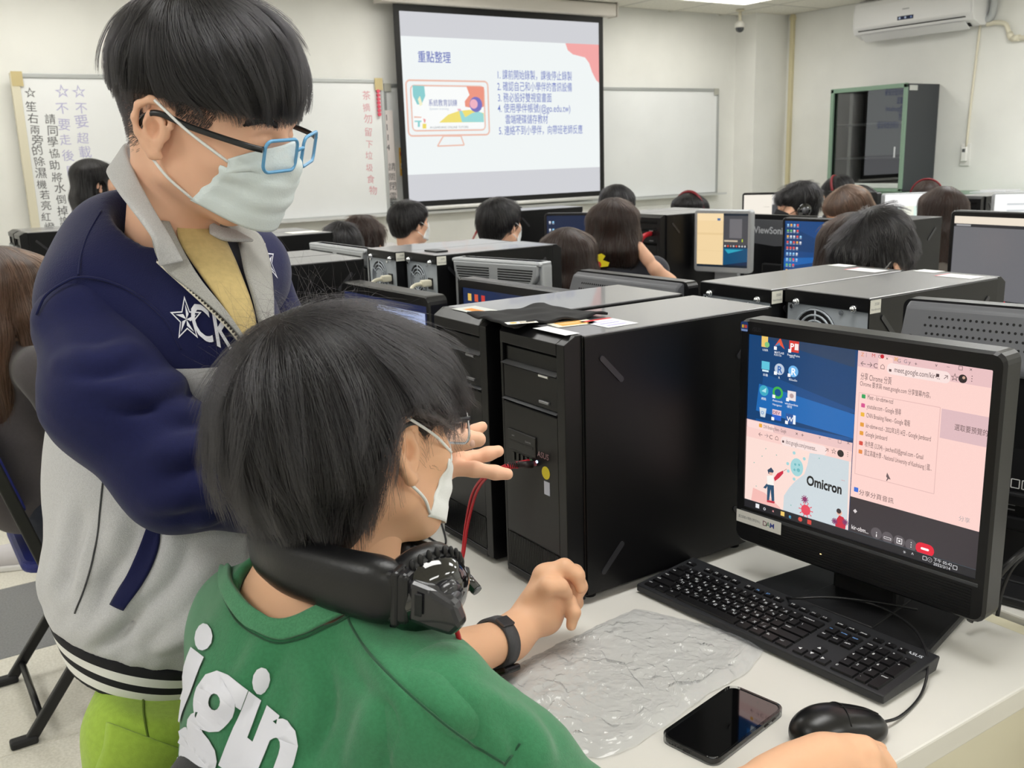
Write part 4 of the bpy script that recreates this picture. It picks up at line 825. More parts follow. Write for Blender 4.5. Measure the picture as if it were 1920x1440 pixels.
P = Print(); P.rect(0, 0, .19, .115, '#151517'); P.rr(.02, .075, .075, .105, .003, '#e4e4e2'); P.rect(.026, .086, .068, .094, '#55555a'); P.poly([(.10, .088), (.115, .088), (.1075, .102)], '#d8d8d8'); P.text(.085, .05, 'CE', .022, '#e8e8e8', .02); [P.frame(.125+k*.016, .05, .137+k*.016, .064, .0015, '#d8d8d8') for k in range(4)]; [P.rect(.01, .012+k*.008, .15, .0145+k*.008, '#77777a') for k in range(4)]; P.text(.02, .11, 'SERIAL', .006, '#aaaaaa')
P.build('rating_label', PAPER, mp, frame3((.155, .0812, bz+.055), (-1, 0, 0), (0, 0, 1)))
# third row, lit fronts
mon_span('monitor', 'small silver monitor with a half beige, half dark screen', (1302, 393), (1409, 394), 1.172, .262, body=M_mons, bez=(.013, .015, .022), print_=half_mail, base='round')
make_monitor('monitor', 'black monitor with a bright blue desktop full of icons', (3.095, 2.48, ZD), -PI/2+.14, .36, .30, 1.147-ZD-.30, bez=(.012, .014, .03), print_=blue_desktop)
a, c = onz(1783, 394, 1.2), onz(1925, 399, 1.2); d = (c-a).normalized(); cen = a+d*.23
make_monitor('monitor', 'wide black monitor showing a grey video call', (cen.x, cen.y, ZD), math.atan2(d.y, d.x), .46, .335, 1.2-ZD-.335, (.014, .018, .02), print_=call_window)
a, c = onz(895, 387, 1.165), onz(960, 380, 1.165)
make_monitor('monitor', 'black monitor with a peach strip of window, before the student in white', (2.87, 4.45, ZD), -PI/2+.1, .34, .30, .135, (.012, .014, .03), print_=peach)
mon_span('monitor', 'black monitor with a dark night blue desktop beside the bobbed hair', (1020, 400), (1100, 399), 1.15, .30, W=.37, bez=(.012, .012, .03), print_=night_desktop)
# fourth row backs
t = mon_span('monitor', 'black monitor back with a pale maker name, between silver and blue screens', (1400, 400), (1545, 405), 1.13, .31, flip=True, W=None)
a = .0
P = Print(); P.text(0, 0, 'ViewSonic', .042, '#c9cbd0', .02); o = P.build('logo', PAPER, t, frame3((.115, .0586, .33), (-1, 0, 0), (0, 0, 1)))
b = MB(); b.prism([(-.20, .39), (.20, .39), (.20, .31), (.12, .285), (0, .275), (-.12, .285), (-.20, .31)], .054, .058, .001, ax='y'); b.build('back_band', M_mong, t)
# fifth row
mon_span('monitor', 'black monitor with a cream document beside the masked headphone student', (1392, 362), (1500, 360), 1.165, .30, W=.40, bez=(.010, .012, .03), print_=pale_doc, base='round')
mon_span('monitor', 'monitor with white and green pages beside the dark reddish hair', (1658, 363), (1750, 360), 1.165, .28, W=.33, bez=(.006, .006, .02), print_=green_page, body=M_mons)
mon_span('monitor', 'monitor with a plain white page in the back row at the picture edge', (1864, 362), (1960, 360), 1.181, .28, W=.38, bez=(.006, .006, .02), print_=white_page, body=M_mons)
t = make_monitor('monitor', 'black monitor back with a small pink and violet sticker', (4.66, 3.52, ZD), PI/2-.15, .40, .31, .135, back='plain')
P = Print(); P.rr(0, 0, .05, .05, .008, '#e9d4e6'); P.rect(.003, .008, .02, .046, '#e08090'); P.rect(.022, .01, .046, .042, '#b8a8e0'); P.build('sticker', PAPER, t, frame3((-.02, .0586, .27), (-1, 0, 0), (0, 0, 1)))
# ================================================================ smooth bodies from distance fields
class SDF:
    """rounded cones, ellipsoids and boxes joined by smooth unions; meshed with surface nets"""
    def __init__(s): s.p = []
    def cone(s, a, b, r1, r2, k=.02, op=1, sc=None):
        s.p.append(('c', np.array(a, float), np.array(b, float), r1, r2, k, op, sc)); return s
    def chain(s, pts, rs, k=.015, op=1):
        for (a, b), (r1, r2) in zip(zip(pts, pts[1:]), zip(rs, rs[1:])): s.cone(a, b, r1, r2, k, op)
        return s
    def ell(s, c, r, k=.02, op=1, rot=None):
        r = (r, r, r) if not hasattr(r, '__len__') else r
        M = None if rot is None else np.array(Euler([R(q) for q in rot]).to_matrix())
        s.p.append(('e', np.array(c, float), np.array(r, float), M, None, k, op, None)); return s
    def box(s, c, h, rad=.01, k=.02, op=1, rot=None):
        M = None if rot is None else np.array(Euler([R(q) for q in rot]).to_matrix())
        s.p.append(('b', np.array(c, float), np.array(h, float), M, rad, k, op, None)); return s
    def cut(s, n, d, k=.01):
        """remove the half space n.p > d"""
        n = np.array(n, float); s.p.append(('h', n/np.linalg.norm(n), d/np.linalg.norm(n), None, None, k, -2, None)); return s
    def field(s, S, k=.003, op=-1):
        '''another distance field joined or cut away'''
        s.p.append(('f', S, None, None, None, k, op, None)); return s
    @staticmethod
    def _d(q, P):
        t = q[0]
        if t == 'f': return q[1](P)
        if t == 'c':
            a, b, r1, r2 = q[1:5]; ab = b-a; pa = P-a
            u = np.clip((pa@ab)/max(ab@ab, 1e-12), 0, 1)
            return np.sqrt(((pa-u[..., None]*ab)**2).sum(-1))-(r1+(r2-r1)*u)
        if t == 'h': return P@q[1]-q[2]
        X = P-q[1]
        if q[3] is not None: X = X@q[3]
        if t == 'e':
            r = q[2]; k0 = np.sqrt(((X/r)**2).sum(-1)); k1 = np.sqrt(((X/(r*r))**2).sum(-1)); return k0*(k0-1)/np.maximum(k1, 1e-9)
        e = np.abs(X)-(q[2]-q[4]); return np.sqrt((np.maximum(e, 0)**2).sum(-1))+np.minimum(e.max(-1), 0)-q[4]
    def bounds(s):
        lo, hi = np.full(3, 1e9), np.full(3, -1e9)
        for q in s.p:
            if q[6] < 0: continue
            l, h = s._bb(q); lo = np.minimum(lo, l); hi = np.maximum(hi, h)
        return lo, hi
    @staticmethod
    def _bb(q):
        if q[0] == 'c': m = max(q[3], q[4]); return np.minimum(q[1], q[2])-m, np.maximum(q[1], q[2])+m
        if q[0] == 'h': return np.full(3, -9.), np.full(3, 9.)
        if q[0] == 'f': return q[1].bounds()
        m = np.full(3, np.linalg.norm(q[2])) if q[3] is not None else q[2]; return q[1]-m, q[1]+m
    @staticmethod
    def _mix(d, e, k, op):
        if op == -2: k = max(k, 1e-6); h = np.maximum(k-np.abs(d-e), 0)/k; return np.maximum(d, e)+h*h*k/4
        if op < 0: e = -e; k = max(k, 1e-6); h = np.maximum(k-np.abs(d-e), 0)/k; return np.maximum(d, e)+h*h*k/4
        k = max(k, 1e-6); h = np.maximum(k-np.abs(d-e), 0)/k; return np.minimum(d, e)-h*h*k/4
    def __call__(s, P):
        P = np.asarray(P, float); d = np.full(P.shape[:-1], 1.0)
        for q in s.p: d = s._mix(d, s._d(q, P), q[5], q[6])
        return d
    def grad(s, P, e=.002):
        g = np.stack([s(P+np.array(v)*e)-s(P-np.array(v)*e) for v in ((1, 0, 0), (0, 1, 0), (0, 0, 1))], -1)
        return g/np.maximum(np.linalg.norm(g, axis=-1, keepdims=True), 1e-9)
    def grid(s, h, disp=None, pad=3, lo=None, hi=None):
        if lo is None: lo, hi = s.bounds()
        lo = np.asarray(lo)-h*pad; n = np.ceil((np.asarray(hi)+h*pad-lo)/h).astype(int)+1
        ax = [(lo[i]+np.arange(n[i])*h).astype(np.float32) for i in range(3)]
        D = np.full(n, 1.0, np.float32)
        for q in s.p:
            l, u = s._bb(q); m = q[5]+4*h
            i0 = np.maximum(np.floor((l-m-lo)/h).astype(int), 0); i1 = np.minimum(np.ceil((u+m-lo)/h).astype(int)+1, n)
            if (i1 <= i0).any(): continue
            sl = tuple(slice(a, b) for a, b in zip(i0, i1))
            G = np.stack(np.meshgrid(*[ax[i][sl[i]] for i in range(3)], indexing='ij'), -1)
            D[sl] = s._mix(D[sl], s._d(q, G), q[5], q[6])
        if disp is not None:
            I = np.argwhere(np.abs(D) < .03); Pn = lo+I*h
            D[tuple(I.T)] += disp(Pn).astype(np.float32)
        return D, lo
    def mesh(s, h, disp=None, smooth=1, lo=None, hi=None):
        D, lo = s.grid(h, disp, lo=lo, hi=hi); return surface_nets(D, lo, h, smooth)
def surface_nets(D, lo, h, smooth=1):
    S = D < 0; n = np.array(D.shape)-1
    c = sum(S[i:n[0]+i, j:n[1]+j, k:n[2]+k].astype(np.int8) for i in (0, 1) for j in (0, 1) for k in (0, 1))
    act = (c > 0) & (c < 8); idx = np.full(act.shape, -1, np.int64); I = np.argwhere(act); idx[act] = np.arange(len(I))
    acc = np.zeros((len(I), 3)); cnt = np.zeros(len(I))
    off = [(i, j, k) for i in (0, 1) for j in (0, 1) for k in (0, 1)]
    for a in off:
        for ax in range(3):
            if a[ax]: continue
            b = list(a); b[ax] = 1
            d0 = D[I[:, 0]+a[0], I[:, 1]+a[1], I[:, 2]+a[2]]; d1 = D[I[:, 0]+b[0], I[:, 1]+b[1], I[:, 2]+b[2]]
            m = (d0 < 0) != (d1 < 0); t = np.where(m, d0/np.where(m, d0-d1, 1), 0)
            p = np.array(a, float)[None].repeat(len(I), 0); p[:, ax] += t; acc += p*m[:, None]; cnt += m
    V = lo+(I+acc/cnt[:, None])*h
    Q = []
    for ax in range(3):
        u, v = (ax+1) % 3, (ax+2) % 3; sl0 = [slice(None)]*3; sl1 = [slice(None)]*3; sl0[ax] = slice(0, -1); sl1[ax] = slice(1, None)
        A, B = S[tuple(sl0)], S[tuple(sl1)]; E = np.argwhere(A != B); E = E[(E[:, u] > 0) & (E[:, v] > 0) & (E[:, u] < D.shape[u]-1) & (E[:, v] < D.shape[v]-1)]
        f = []
        for du, dv in ((-1, -1), (0, -1), (0, 0), (-1, 0)): q = E.copy(); q[:, u] += du; q[:, v] += dv; f.append(idx[tuple(q.T)])
        f = np.stack(f, 1); flip = ~A[tuple(E.T)]; f[flip] = f[flip][:, ::-1]; Q.append(f)
    Q = np.concatenate(Q); Q = Q[(Q >= 0).all(1)]
    for _ in range(smooth):
        s_ = np.zeros_like(V); c_ = np.zeros(len(V))
        for i in range(4):
            a, b = Q[:, i], Q[:, (i+1) % 4]; np.add.at(s_, a, V[b]); np.add.at(s_, b, V[a]); np.add.at(c_, a, 1); np.add.at(c_, b, 1)
        V = V*.5+.5*s_/np.maximum(c_, 1)[:, None]
    return V, Q
def np_mesh(name, V, Q, m, parent=None, attrs=None, smooth=True):
    u_ = np.unique(Q)
    if len(u_) < len(V):
        rm = np.zeros(len(V), int); rm[u_] = np.arange(len(u_)); V = V[u_]; Q = rm[Q]; attrs = {k: np.asarray(v)[u_] for k, v in (attrs or {}).items()}
    me = bpy.data.meshes.new(name); V = np.ascontiguousarray(V, np.float32)
    me.vertices.add(len(V)); me.vertices.foreach_set('co', V.ravel())
    k = Q.shape[1]; me.loops.add(Q.size); me.loops.foreach_set('vertex_index', Q.astype(np.int32).ravel()); me.polygons.add(len(Q)); me.polygons.foreach_set('loop_start', np.arange(0, Q.size, k, dtype=np.int32)); me.polygons.foreach_set('loop_total', np.full(len(Q), k, np.int32))
    me.update(calc_edges=True); me.validate()
    if smooth: me.polygons.foreach_set('use_smooth', np.ones(len(me.polygons), bool))
    for q in (m if isinstance(m, (list, tuple)) else [m]): me.materials.append(q)
    for an, av in (attrs or {}).items():
        a = me.attributes.new(an, 'FLOAT', 'POINT'); a.data.foreach_set('value', np.ascontiguousarray(av, np.float32))
    return link(name, me, parent)
def xf(M, V): M = np.array(M); return V@M[:3, :3].T+M[:3, 3]
def join_meshes(parts):
    V = []; Q = []; n = 0
    for v, q in parts: V.append(v); Q.append(q+n); n += len(v)
    return np.concatenate(V), np.concatenate(Q)
def fnoise(P, s, seed=0):
    """cheap smooth noise from sines, about -1..1"""
    P = P*s+seed*7.13; x, y, z = P[..., 0], P[..., 1], P[..., 2]
    return (np.sin(x+1.7*np.sin(y*.9+.3))*np.cos(y*1.1+1.3*np.sin(z*.8+1.1))+np.sin(z*1.2+1.1*np.sin(x*.7+2.)))*.5

# ---------------------------------------------------------------- hair
def hair_mat(name, mel=.96, red=.2, rough=.28, tint=None):
    if name in MATS: return MATS[name]
    m = bpy.data.materials.new(name); m.use_nodes = True; nt = m.node_tree; nt.nodes.remove(nt.nodes['Principled BSDF'])
    h = nt.nodes.new('ShaderNodeBsdfHairPrincipled'); h.parametrization = 'COLOR'
    h.inputs['Color'].default_value = lin(tint or '#141314'); h.inputs['Roughness'].default_value = rough
    h.inputs['Radial Roughness'].default_value = .35
    for q, v in (('Random Roughness', .2), ('Random Color', .25)):
        if q in h.inputs: h.inputs[q].default_value = v
    nt.links.new(h.outputs[0], nt.nodes['Material Output'].inputs['Surface']); MATS[name] = m; return m
def hair_curves(name, P, m, parent=None, r0=.00012, r1=.00004):
    """P: strands x points x 3"""
    n, k, _ = P.shape; hc = bpy.data.hair_curves.new(name); hc.add_curves([k]*n)
    hc.attributes['position'].data.foreach_set('vector', np.ascontiguousarray(P, np.float32).ravel())
    a = hc.attributes.get('radius') or hc.attributes.new('radius', 'FLOAT', 'POINT')
    a.data.foreach_set('value', np.tile(np.linspace(r0, r1, k), n).astype(np.float32)); hc.materials.append(m)
    return link(name, hc, parent)
def grow(sdf, roots, flow, length, npts=12, lift=.002, jitter=.12, wave=.0, rng=RNG, fly=None, clump=None, free=None, slow=.4, gather=.75):
    """strands that run along the surface of a hair volume: flow(P, N) gives the wanted direction"""
    n = len(roots); L = length if hasattr(length, '__len__') else np.full(n, length)
    L = L*rng.uniform(.75, 1.1, n); st = L/(npts-1); P = roots.copy(); out = [P.copy()]
    off = lift*rng.uniform(-1.0, 1.6, n); jd = rng.normal(0, jitter, (n, 3)); ph = rng.uniform(0, 6.28, n)
    if clump:
        seed = rng.choice(n, min(clump, n), replace=False); cid = np.concatenate([((roots[i:i+2000, None]-roots[seed][None])**2).sum(-1).argmin(1) for i in range(0, n, 2000)]); clump = len(seed)
        cj = rng.normal(0, jitter, (clump, 3)); co = rng.uniform(-1.2, 2.2, clump)*lift; jd = jd*.35+cj[cid]; off = off*.5+co[cid]
    loose = np.zeros(n, bool); dl = np.zeros((n, 3))
    for i in range(1, npts):
        N = sdf.grad(P); d = flow(P, N)+jd*(.4+.8*i/npts)
        if wave: d = d+wave*np.sin(ph+i*1.1)[:, None]*np.cross(N, d)
        d = d-N*(d*N).sum(-1, keepdims=True)*.85; d /= np.maximum(np.linalg.norm(d, axis=-1, keepdims=True), 1e-9)
        if free is not None:
            d[loose] = dl[loose]*.8+np.array([0, 0, -.28])-N[loose]*.02; d /= np.maximum(np.linalg.norm(d, axis=-1, keepdims=True), 1e-9); dl = d.copy()
            if i > 1: loose |= free(P)
        P = P+d*(st*np.where(loose, slow, 1))[:, None]; s_ = sdf(P)
        tgt = off*(i/npts*1.2) if fly is None else off*(i/npts*1.2)+fly*(i/npts)**2
        P = P+sdf.grad(P)*(np.clip(tgt-s_, -.01, .01)*~loose)[:, None]*.8; out.append(P.copy())
    out = np.stack(out, 1)
    if clump:
        w_ = (np.linspace(0, 1, npts)**1.3*gather)[None, :, None]*rng.uniform(.3, 1.1, (n, 1, 1)); c_ = out[seed][cid]; far = np.linalg.norm(roots-roots[seed][cid], axis=1)[:, None, None]
        w_ = w_*np.clip(1.6-far/.02, 0, 1); out = out*(1-w_)+c_*w_
    return out
def scatter(V, Q, n, where=None, rng=RNG):
    T = np.concatenate([Q[:, [0, 1, 2]], Q[:, [0, 2, 3]]]); a, b, c = V[T[:, 0]], V[T[:, 1]], V[T[:, 2]]
    A = np.linalg.norm(np.cross(b-a, c-a), axis=1)
    if where is not None: A = A*where((a+b+c)/3)
    k = rng.choice(len(T), n, p=A/A.sum()); u, v = rng.random(n), rng.random(n); f = u+v > 1; u[f], v[f] = 1-u[f], 1-v[f]
    return a[k]+(b-a)[k]*u[:, None]+(c-a)[k]*v[:, None]
# ================================================================ on the near desk
# keyboard
KP = Vector((.960, 1.108, ZD)); kdir = Vector((.990-.960, .668-1.108, 0)).normalized(); krz = math.atan2(kdir.y, kdir.x)
kb = empty('keyboard', KP, krz, 'black full size keyboard in front of the near monitor', 'keyboard')
M_kb = mat('keyboard_black', '#26272a', .42, spec=.5, bump=.05, bscale=1500); M_key = mat('key_black', '#141416', .36, spec=.5)
KL, KD = .442, .134; kh0, kh1 = .015, .024
b = MB(); b.prism([(0, .004), (0, kh0), (.004, kh0+.001), (KD, kh1), (KD+.002, kh1-.003), (KD-.006, .004)], 0, KL, .0015, ax='x'); b.build('base', M_kb, kb)
for x in (.04, KL-.06): b = MB(); b.box((x, .008, 0), (x+.03, .02, .006)); b.build('foot', M_pc2, kb); b = MB(); b.box((x, KD-.02, 0), (x+.03, KD-.008, .012)); b.build('foot', M_pc2, kb)
slope = math.atan2(kh1-kh0-.001, KD-.004); KM = Matrix.Translation((0, 0, kh0)) @ Matrix.Rotation(slope, 4, 'X')
U = .0187; kx0 = .009; ky0 = .007
_km = {}
P = Print()
def key(c, r, w_=1.0, leg='', hgt=1.0, sub='', yoff=0.0, col='#d8dade', small=False):
    k = (round(w_, 2), round(hgt, 2), small)
    kw, kd = w_*U-.0026, (hgt*U if not small else .012)-.0026
    if k not in _km:
        q = MB(); t_ = .0012
        lo = [(0, 0), (kw, 0), (kw, kd), (0, kd)]; hi = [(t_, t_*.7), (kw-t_, t_*.7), (kw-t_, kd-t_), (t_, kd-t_)]
        vl = [q.bm.verts.new((x, y, -.0005)) for x, y in lo]; vh = [q.bm.verts.new((x, y, .0034)) for x, y in hi]
        q.bm.faces.new(vh)
        for i in range(4): q.bm.faces.new((vl[i], vl[(i+1) % 4], vh[(i+1) % 4], vh[i]))
        o = q.build('key', M_key, kb); _km[k] = o.data
    else: o = link('key', _km[k], kb)
    x, y = kx0+c*U+.0013, ky0+r*U+yoff
    o.matrix_local = KM @ Matrix.Translation((x, y, .0005))
    z = .0041
    if leg:
        n0 = len(P.v); P.text(x+.0026, y+kd-.0076 if not small else y+.003, leg, .0062 if len(leg) < 3 else .0044, col, .012)
        if sub: P.text(x+kw-.0075, y+.003, sub, .0060, '#d8dce2', .012)
        P.v[n0:] = [(a, b_, z) for a, b_, _ in P.v[n0:]]
zh = {'1': 'ㄅ', '2': 'ㄉ', '3': 'ˇ', '4': 'ˋ', '5': 'ㄓ', '6': 'ˊ', '7': '˙', '8': 'ㄚ', '9': 'ㄞ', '0': 'ㄢ', '-': 'ㄦ', 'Q': 'ㄆ', 'W': 'ㄊ', 'E': 'ㄍ', 'R': 'ㄐ', 'T': 'ㄔ', 'Y': 'ㄗ', 'U': 'ㄧ', 'I': 'ㄛ', 'O': 'ㄟ', 'P': 'ㄣ', 'A': 'ㄇ', 'S': 'ㄋ', 'D': 'ㄎ', 'F': 'ㄑ', 'G': 'ㄕ', 'H': 'ㄘ', 'J': 'ㄨ', 'K': 'ㄜ', 'L': 'ㄠ', ';': 'ㄤ', 'Z': 'ㄈ', 'X': 'ㄌ', 'C': 'ㄏ', 'V': 'ㄒ', 'B': 'ㄖ', 'N': 'ㄙ', 'M': 'ㄩ', ',': 'ㄝ', '.': 'ㄡ', '/': 'ㄥ'}
for i, ch in enumerate('`1234567890-='): key(i, 4, 1, ch, sub=zh.get(ch, ''))
key(13, 4, 2, 'backspace'); key(0, 3, 1.5, 'tab')
for i, ch in enumerate('QWERTYUIOP[]'): key(1.5+i, 3, 1, ch, sub=zh.get(ch, ''))
key(13.5, 3, 1.5, '\\'); key(0, 2, 1.75, 'caps')
for i, ch in enumerate("ASDFGHJKL;'"): key(1.75+i, 2, 1, ch, sub=zh.get(ch, ''))
key(12.75, 2, 2.25, 'enter'); key(0, 1, 2.25, 'shift')
for i, ch in enumerate('ZXCVBNM,./'): key(2.25+i, 1, 1, ch, sub=zh.get(ch, ''))
key(12.25, 1, 2.75, 'shift')
for c, w_, l in ((0, 1.25, 'ctrl'), (1.25, 1.25, 'win'), (2.5, 1.25, 'alt'), (3.75, 6.25, ''), (10, 1.25, 'alt'), (11.25, 1.25, 'win'), (12.5, 1.25, 'fn'), (13.75, 1.25, 'ctrl')): key(c, 0, w_, l)
key(0, 5, 1, 'esc', yoff=.006, small=True)
for i in range(12): key(2+i+(i//4)*.5-.0, 5, .95, 'F%d' % (i+1), yoff=.006, small=True, col='#6f9fe0' if i in (5, 6) else '#d8dade')
for i, l in enumerate(('prtsc', 'scrlk', 'pause')): key(15.35+i, 5, 1, l, yoff=.006, small=True)
for i, l in enumerate(('ins', 'home', 'pgup')): key(15.35+i, 4, 1, l, col='#6f9fe0')
for i, l in enumerate(('del', 'end', 'pgdn')): key(15.35+i, 3, 1, l)
key(16.35, 1, 1, '▲')
for i, l in enumerate(('◀', '▼', '▶')): key(15.35+i, 0, 1, l)
for i, l in enumerate(('num', '/', '*', '-')): key(18.6+i, 4, 1, l)
for i, l in enumerate('789'): key(18.6+i, 3, 1, l)
for i, l in enumerate('456'): key(18.6+i, 2, 1, l)
for i, l in enumerate('123'): key(18.6+i, 1, 1, l)
key(18.6, 0, 2, '0'); key(20.6, 0, 1, '.'); key(21.6, 2, 1, '+', 2); key(21.6, 0, 1, 'enter', 2)
for i, l in enumerate(('-', '+', 'x')): key(18.6+i, 5, .9, l, yoff=.006, small=True)
n0 = len(P.v); P.text(kx0+21.5*U-.004, ky0+5*U+.011, 'ASUS', .0088, '#c8ccd4', .01, wmax=.022); P.disc(kx0+21.5*U-.008, ky0+5*U+.013, .0014, '#a8d0ff'); P.v[n0:] = [(a, b_, .0012) for a, b_, _ in P.v[n0:]]
o = P.build('key_legends', INK, kb, KM); o['kind'] = 'stuff'
kw = [KP+kdir*.20+Vector((.134, .02, .018)), onz(1490, 1122, ZD+.035), onz(1560, 1120, ZD+.04), onz(1650, 1130, ZD+.03), onz(1720, 1143, ZD+.02)]
cable('cable', [kb.matrix_basis.inverted() @ q for q in kw], .0018, M_steel, kb)
# mouse
ms = empty('computer_mouse', (onz(1572, 1368, ZD+.012).x, onz(1572, 1368, ZD+.012).y, ZD), R(-112), 'black wired mouse at the desk corner beside the hand', 'mouse')
S = SDF(); S.ell((0, -.004, .012), (.030, .053, .026), .01).ell((0, -.018, .014), (.031, .040, .026), .02).ell((0, .03, .009), (.026, .032, .017), .02).cut((0, 0, -1), -.003, .004)
V, Q = S.mesh(.0018, smooth=2); np_mesh('shell', V, Q, mat('mouse_black', '#121214', .3, spec=.55), ms)
b = MB(); b.cyl((-.0035, .030, .0235), (.0035, .030, .0235), .0085, n=20); b.build('scroll_wheel', mat('rubber', '#1e1e20', .6), ms)
def on_top(S, x, y, z0=.06):
    z = z0
    for _ in range(40):
        d = float(S(np.array([x, y, z])));
        if d < 2e-4: break
        z -= d*.8
    return z
b = MB(); b.tube([(0, y, on_top(S, 0, y)) for y in np.linspace(.001, .052, 12)], .0009, 6); b.tube([(x, .001+.004*math.cos(x*60), on_top(S, x, .001)) for x in np.linspace(-.026, .026, 10)], .0008, 6); b.build('button_seam', mat('seam_black', '#050506', .6), ms)
mc = [(.0, .057, .012), (.008, .075, .008), (.035, .095, .004), (.075, .090, .004), (.12, .05, .006), (.155, .02, .03), (.178, .0, .045)]
i = ms.matrix_basis.inverted()
q = [onz(1652, 1354, ZD+.012), onz(1690, 1342, ZD+.004), onz(1728, 1300, ZD+.004), onz(1740, 1240, ZD+.02), onz(1722, 1190, ZD+.03), onz(1690, 1160, ZD+.03), onz(1650, 1138, ZD+.03), onz(1600, 1125, ZD+.03), onz(1540, 1120, ZD+.03)]
q[0] = ms.matrix_basis @ Vector((0, .055, .012))
cable('cable', [i @ v for v in q], .0019, M_steel, ms)
# phone in a clear case
pc_ = [onz(*p, ZD+.006) for p in ((1247, 1382), (1372, 1294), (1461, 1330), (1342, 1421))]; cen = sum(pc_, Vector())/4; d = (pc_[1]-pc_[0])
ph = empty('smartphone', (cen.x, cen.y, ZD), math.atan2(d.y, d.x), 'black smartphone in a clear case lying by the plastic bag', 'phone')
PL, PW = .152, .076
M_clear = glass_mat('clear_case', 1.6, (.97, .98, .98, 1))
b = MB(); b.prism(rrect(PL, PW, .011, 6), .0008, .0082, .001); b.build('body', mat('phone_metal', '#2a2b2e', .25, metal=.6), ph)
b = MB(); b.prism(rrect(PL-.004, PW-.004, .0095, 6), .0080, .0086); b.build('screen', mat('phone_glass', '#030304', .04, spec=.7, coat=1), ph)
b = MB()
o_, i_ = rrect(PL+.005, PW+.005, .0135, 6), rrect(PL-.0015, PW-.0015, .0105, 6); n = len(o_)
rr_ = [[b.bm.verts.new((x, y, z)) for x, y in pts] for pts, z in ((o_, 0.0), (o_, .0096), (i_, .0096), (i_, .0082))]
for A, B_ in zip(rr_, rr_[1:]):
    for k in range(n): b.bm.faces.new((A[k], A[(k+1) % n], B_[(k+1) % n], B_[k]))
b.bm.faces.new(rr_[0][::-1]); b.build('clear_case', M_clear, ph)
for x in (.028, .045): b = MB(); b.box((x, -PW/2-.0032, .003), (x+.011, -PW/2-.002, .006), .0006); b.build('side_button', M_clear, ph)
b = MB(); b.box((-PL/2-.0032, -.005, .0028), (-PL/2-.0018, .005, .0058), .001); b.build('charging_port', M_dark, ph)
for k in range(4): b = MB(); y = .012+k*.004; b.cyl((-PL/2-.0028, y, .0043), (-PL/2-.0020, y, .0043), .0011, n=8); b.build('speaker_hole', M_dark, ph)
# crumpled clear plastic bag
def bag_mat():
    m = bpy.data.materials.new('clear_plastic'); m.use_nodes = True; nt = m.node_tree; nt.nodes.remove(nt.nodes['Principled BSDF'])
    t = nt.nodes.new('ShaderNodeBsdfTransparent'); t.inputs[0].default_value = (.96, .97, .98, 1)
    g = nt.nodes.new('ShaderNodeBsdfGlossy'); g.inputs['Roughness'].default_value = .06
    d = nt.nodes.new('ShaderNodeBsdfDiffuse'); d.inputs[0].default_value = (.85, .86, .9, 1)
    f = nt.nodes.new('ShaderNodeFresnel'); f.inputs[0].default_value = 1.45
    m1, m2 = nt.nodes.new('ShaderNodeMixShader'), nt.nodes.new('ShaderNodeMixShader'); m1.inputs[0].default_value = .15
    nt.links.new(t.outputs[0], m1.inputs[1]); nt.links.new(d.outputs[0], m1.inputs[2]); nt.links.new(f.outputs[0], m2.inputs[0]); nt.links.new(m1.outputs[0], m2.inputs[1]); nt.links.new(g.outputs[0], m2.inputs[2])
    nt.links.new(m2.outputs[0], nt.nodes['Material Output'].inputs['Surface']); return m
out = [onz(*p, ZD) for p in ((902, 1290), (1000, 1232), (1110, 1180), (1190, 1143), (1290, 1165), (1385, 1190), (1442, 1206), (1405, 1262), (1330, 1302), (1250, 1362), (1190, 1402), (1130, 1424), (1060, 1418), (985, 1350))]
N = 150; xs = np.array([p.x for p in out]); ys = np.array([p.y for p in out]); cx, cy = xs.mean(), ys.mean()
def crumple(u, v, seed):
    """sharp film creases: nearest-facet heights of random tilted planes"""
    rg = np.random.default_rng(seed); h_ = np.zeros_like(u)
    for n_, amp in ((120, .45), (900, 1.0), (4500, 1.0)):
        c = rg.uniform(-.24, .24, (n_, 2)); g_ = rg.normal(0, 1, (n_, 2)); z_ = rg.uniform(0, 1, n_); sp = .48/math.sqrt(n_)
        f = np.empty(u.shape)
        for i in range(0, u.shape[0], 4):
            du, dv = u[i:i+4, ..., None]-c[:, 0], v[i:i+4, ..., None]-c[:, 1]; k = np.argsort(du*du+dv*dv, -1)[..., :1] if False else (du*du+dv*dv).argmin(-1)[..., None]
            tk = lambda A: np.take_along_axis(A, k, -1)[..., 0]
            f[i:i+4] = (tk(du)*g_[k[..., 0], 0]+tk(dv)*g_[k[..., 0], 1])/sp*.5+z_[k[..., 0]]*.35
        h_ += amp*f*sp/.05
    return h_/h_.std()*.0016
bag = empty('plastic_bag', (cx, cy, ZD), 0, 'crumpled clear plastic bag lying flat between the arm and the keyboard', 'plastic bag')
M_bag = bag_mat(); poly = [(p.x-cx, p.y-cy) for p in out]
def radius_at(th):
    best = 0
    for (x0, y0), (x1, y1) in zip(poly, poly[1:]+poly[:1]):
        den = math.cos(th)*(y1-y0)-math.sin(th)*(x1-x0)
        if abs(den) < 1e-12: continue
        t = (x0*(y1-y0)-y0*(x1-x0))/den; s_ = (x0*math.sin(th)-y0*math.cos(th))/den
        if t > 0 and -1e-6 <= s_ <= 1+1e-6: best = max(best, t)
    return best
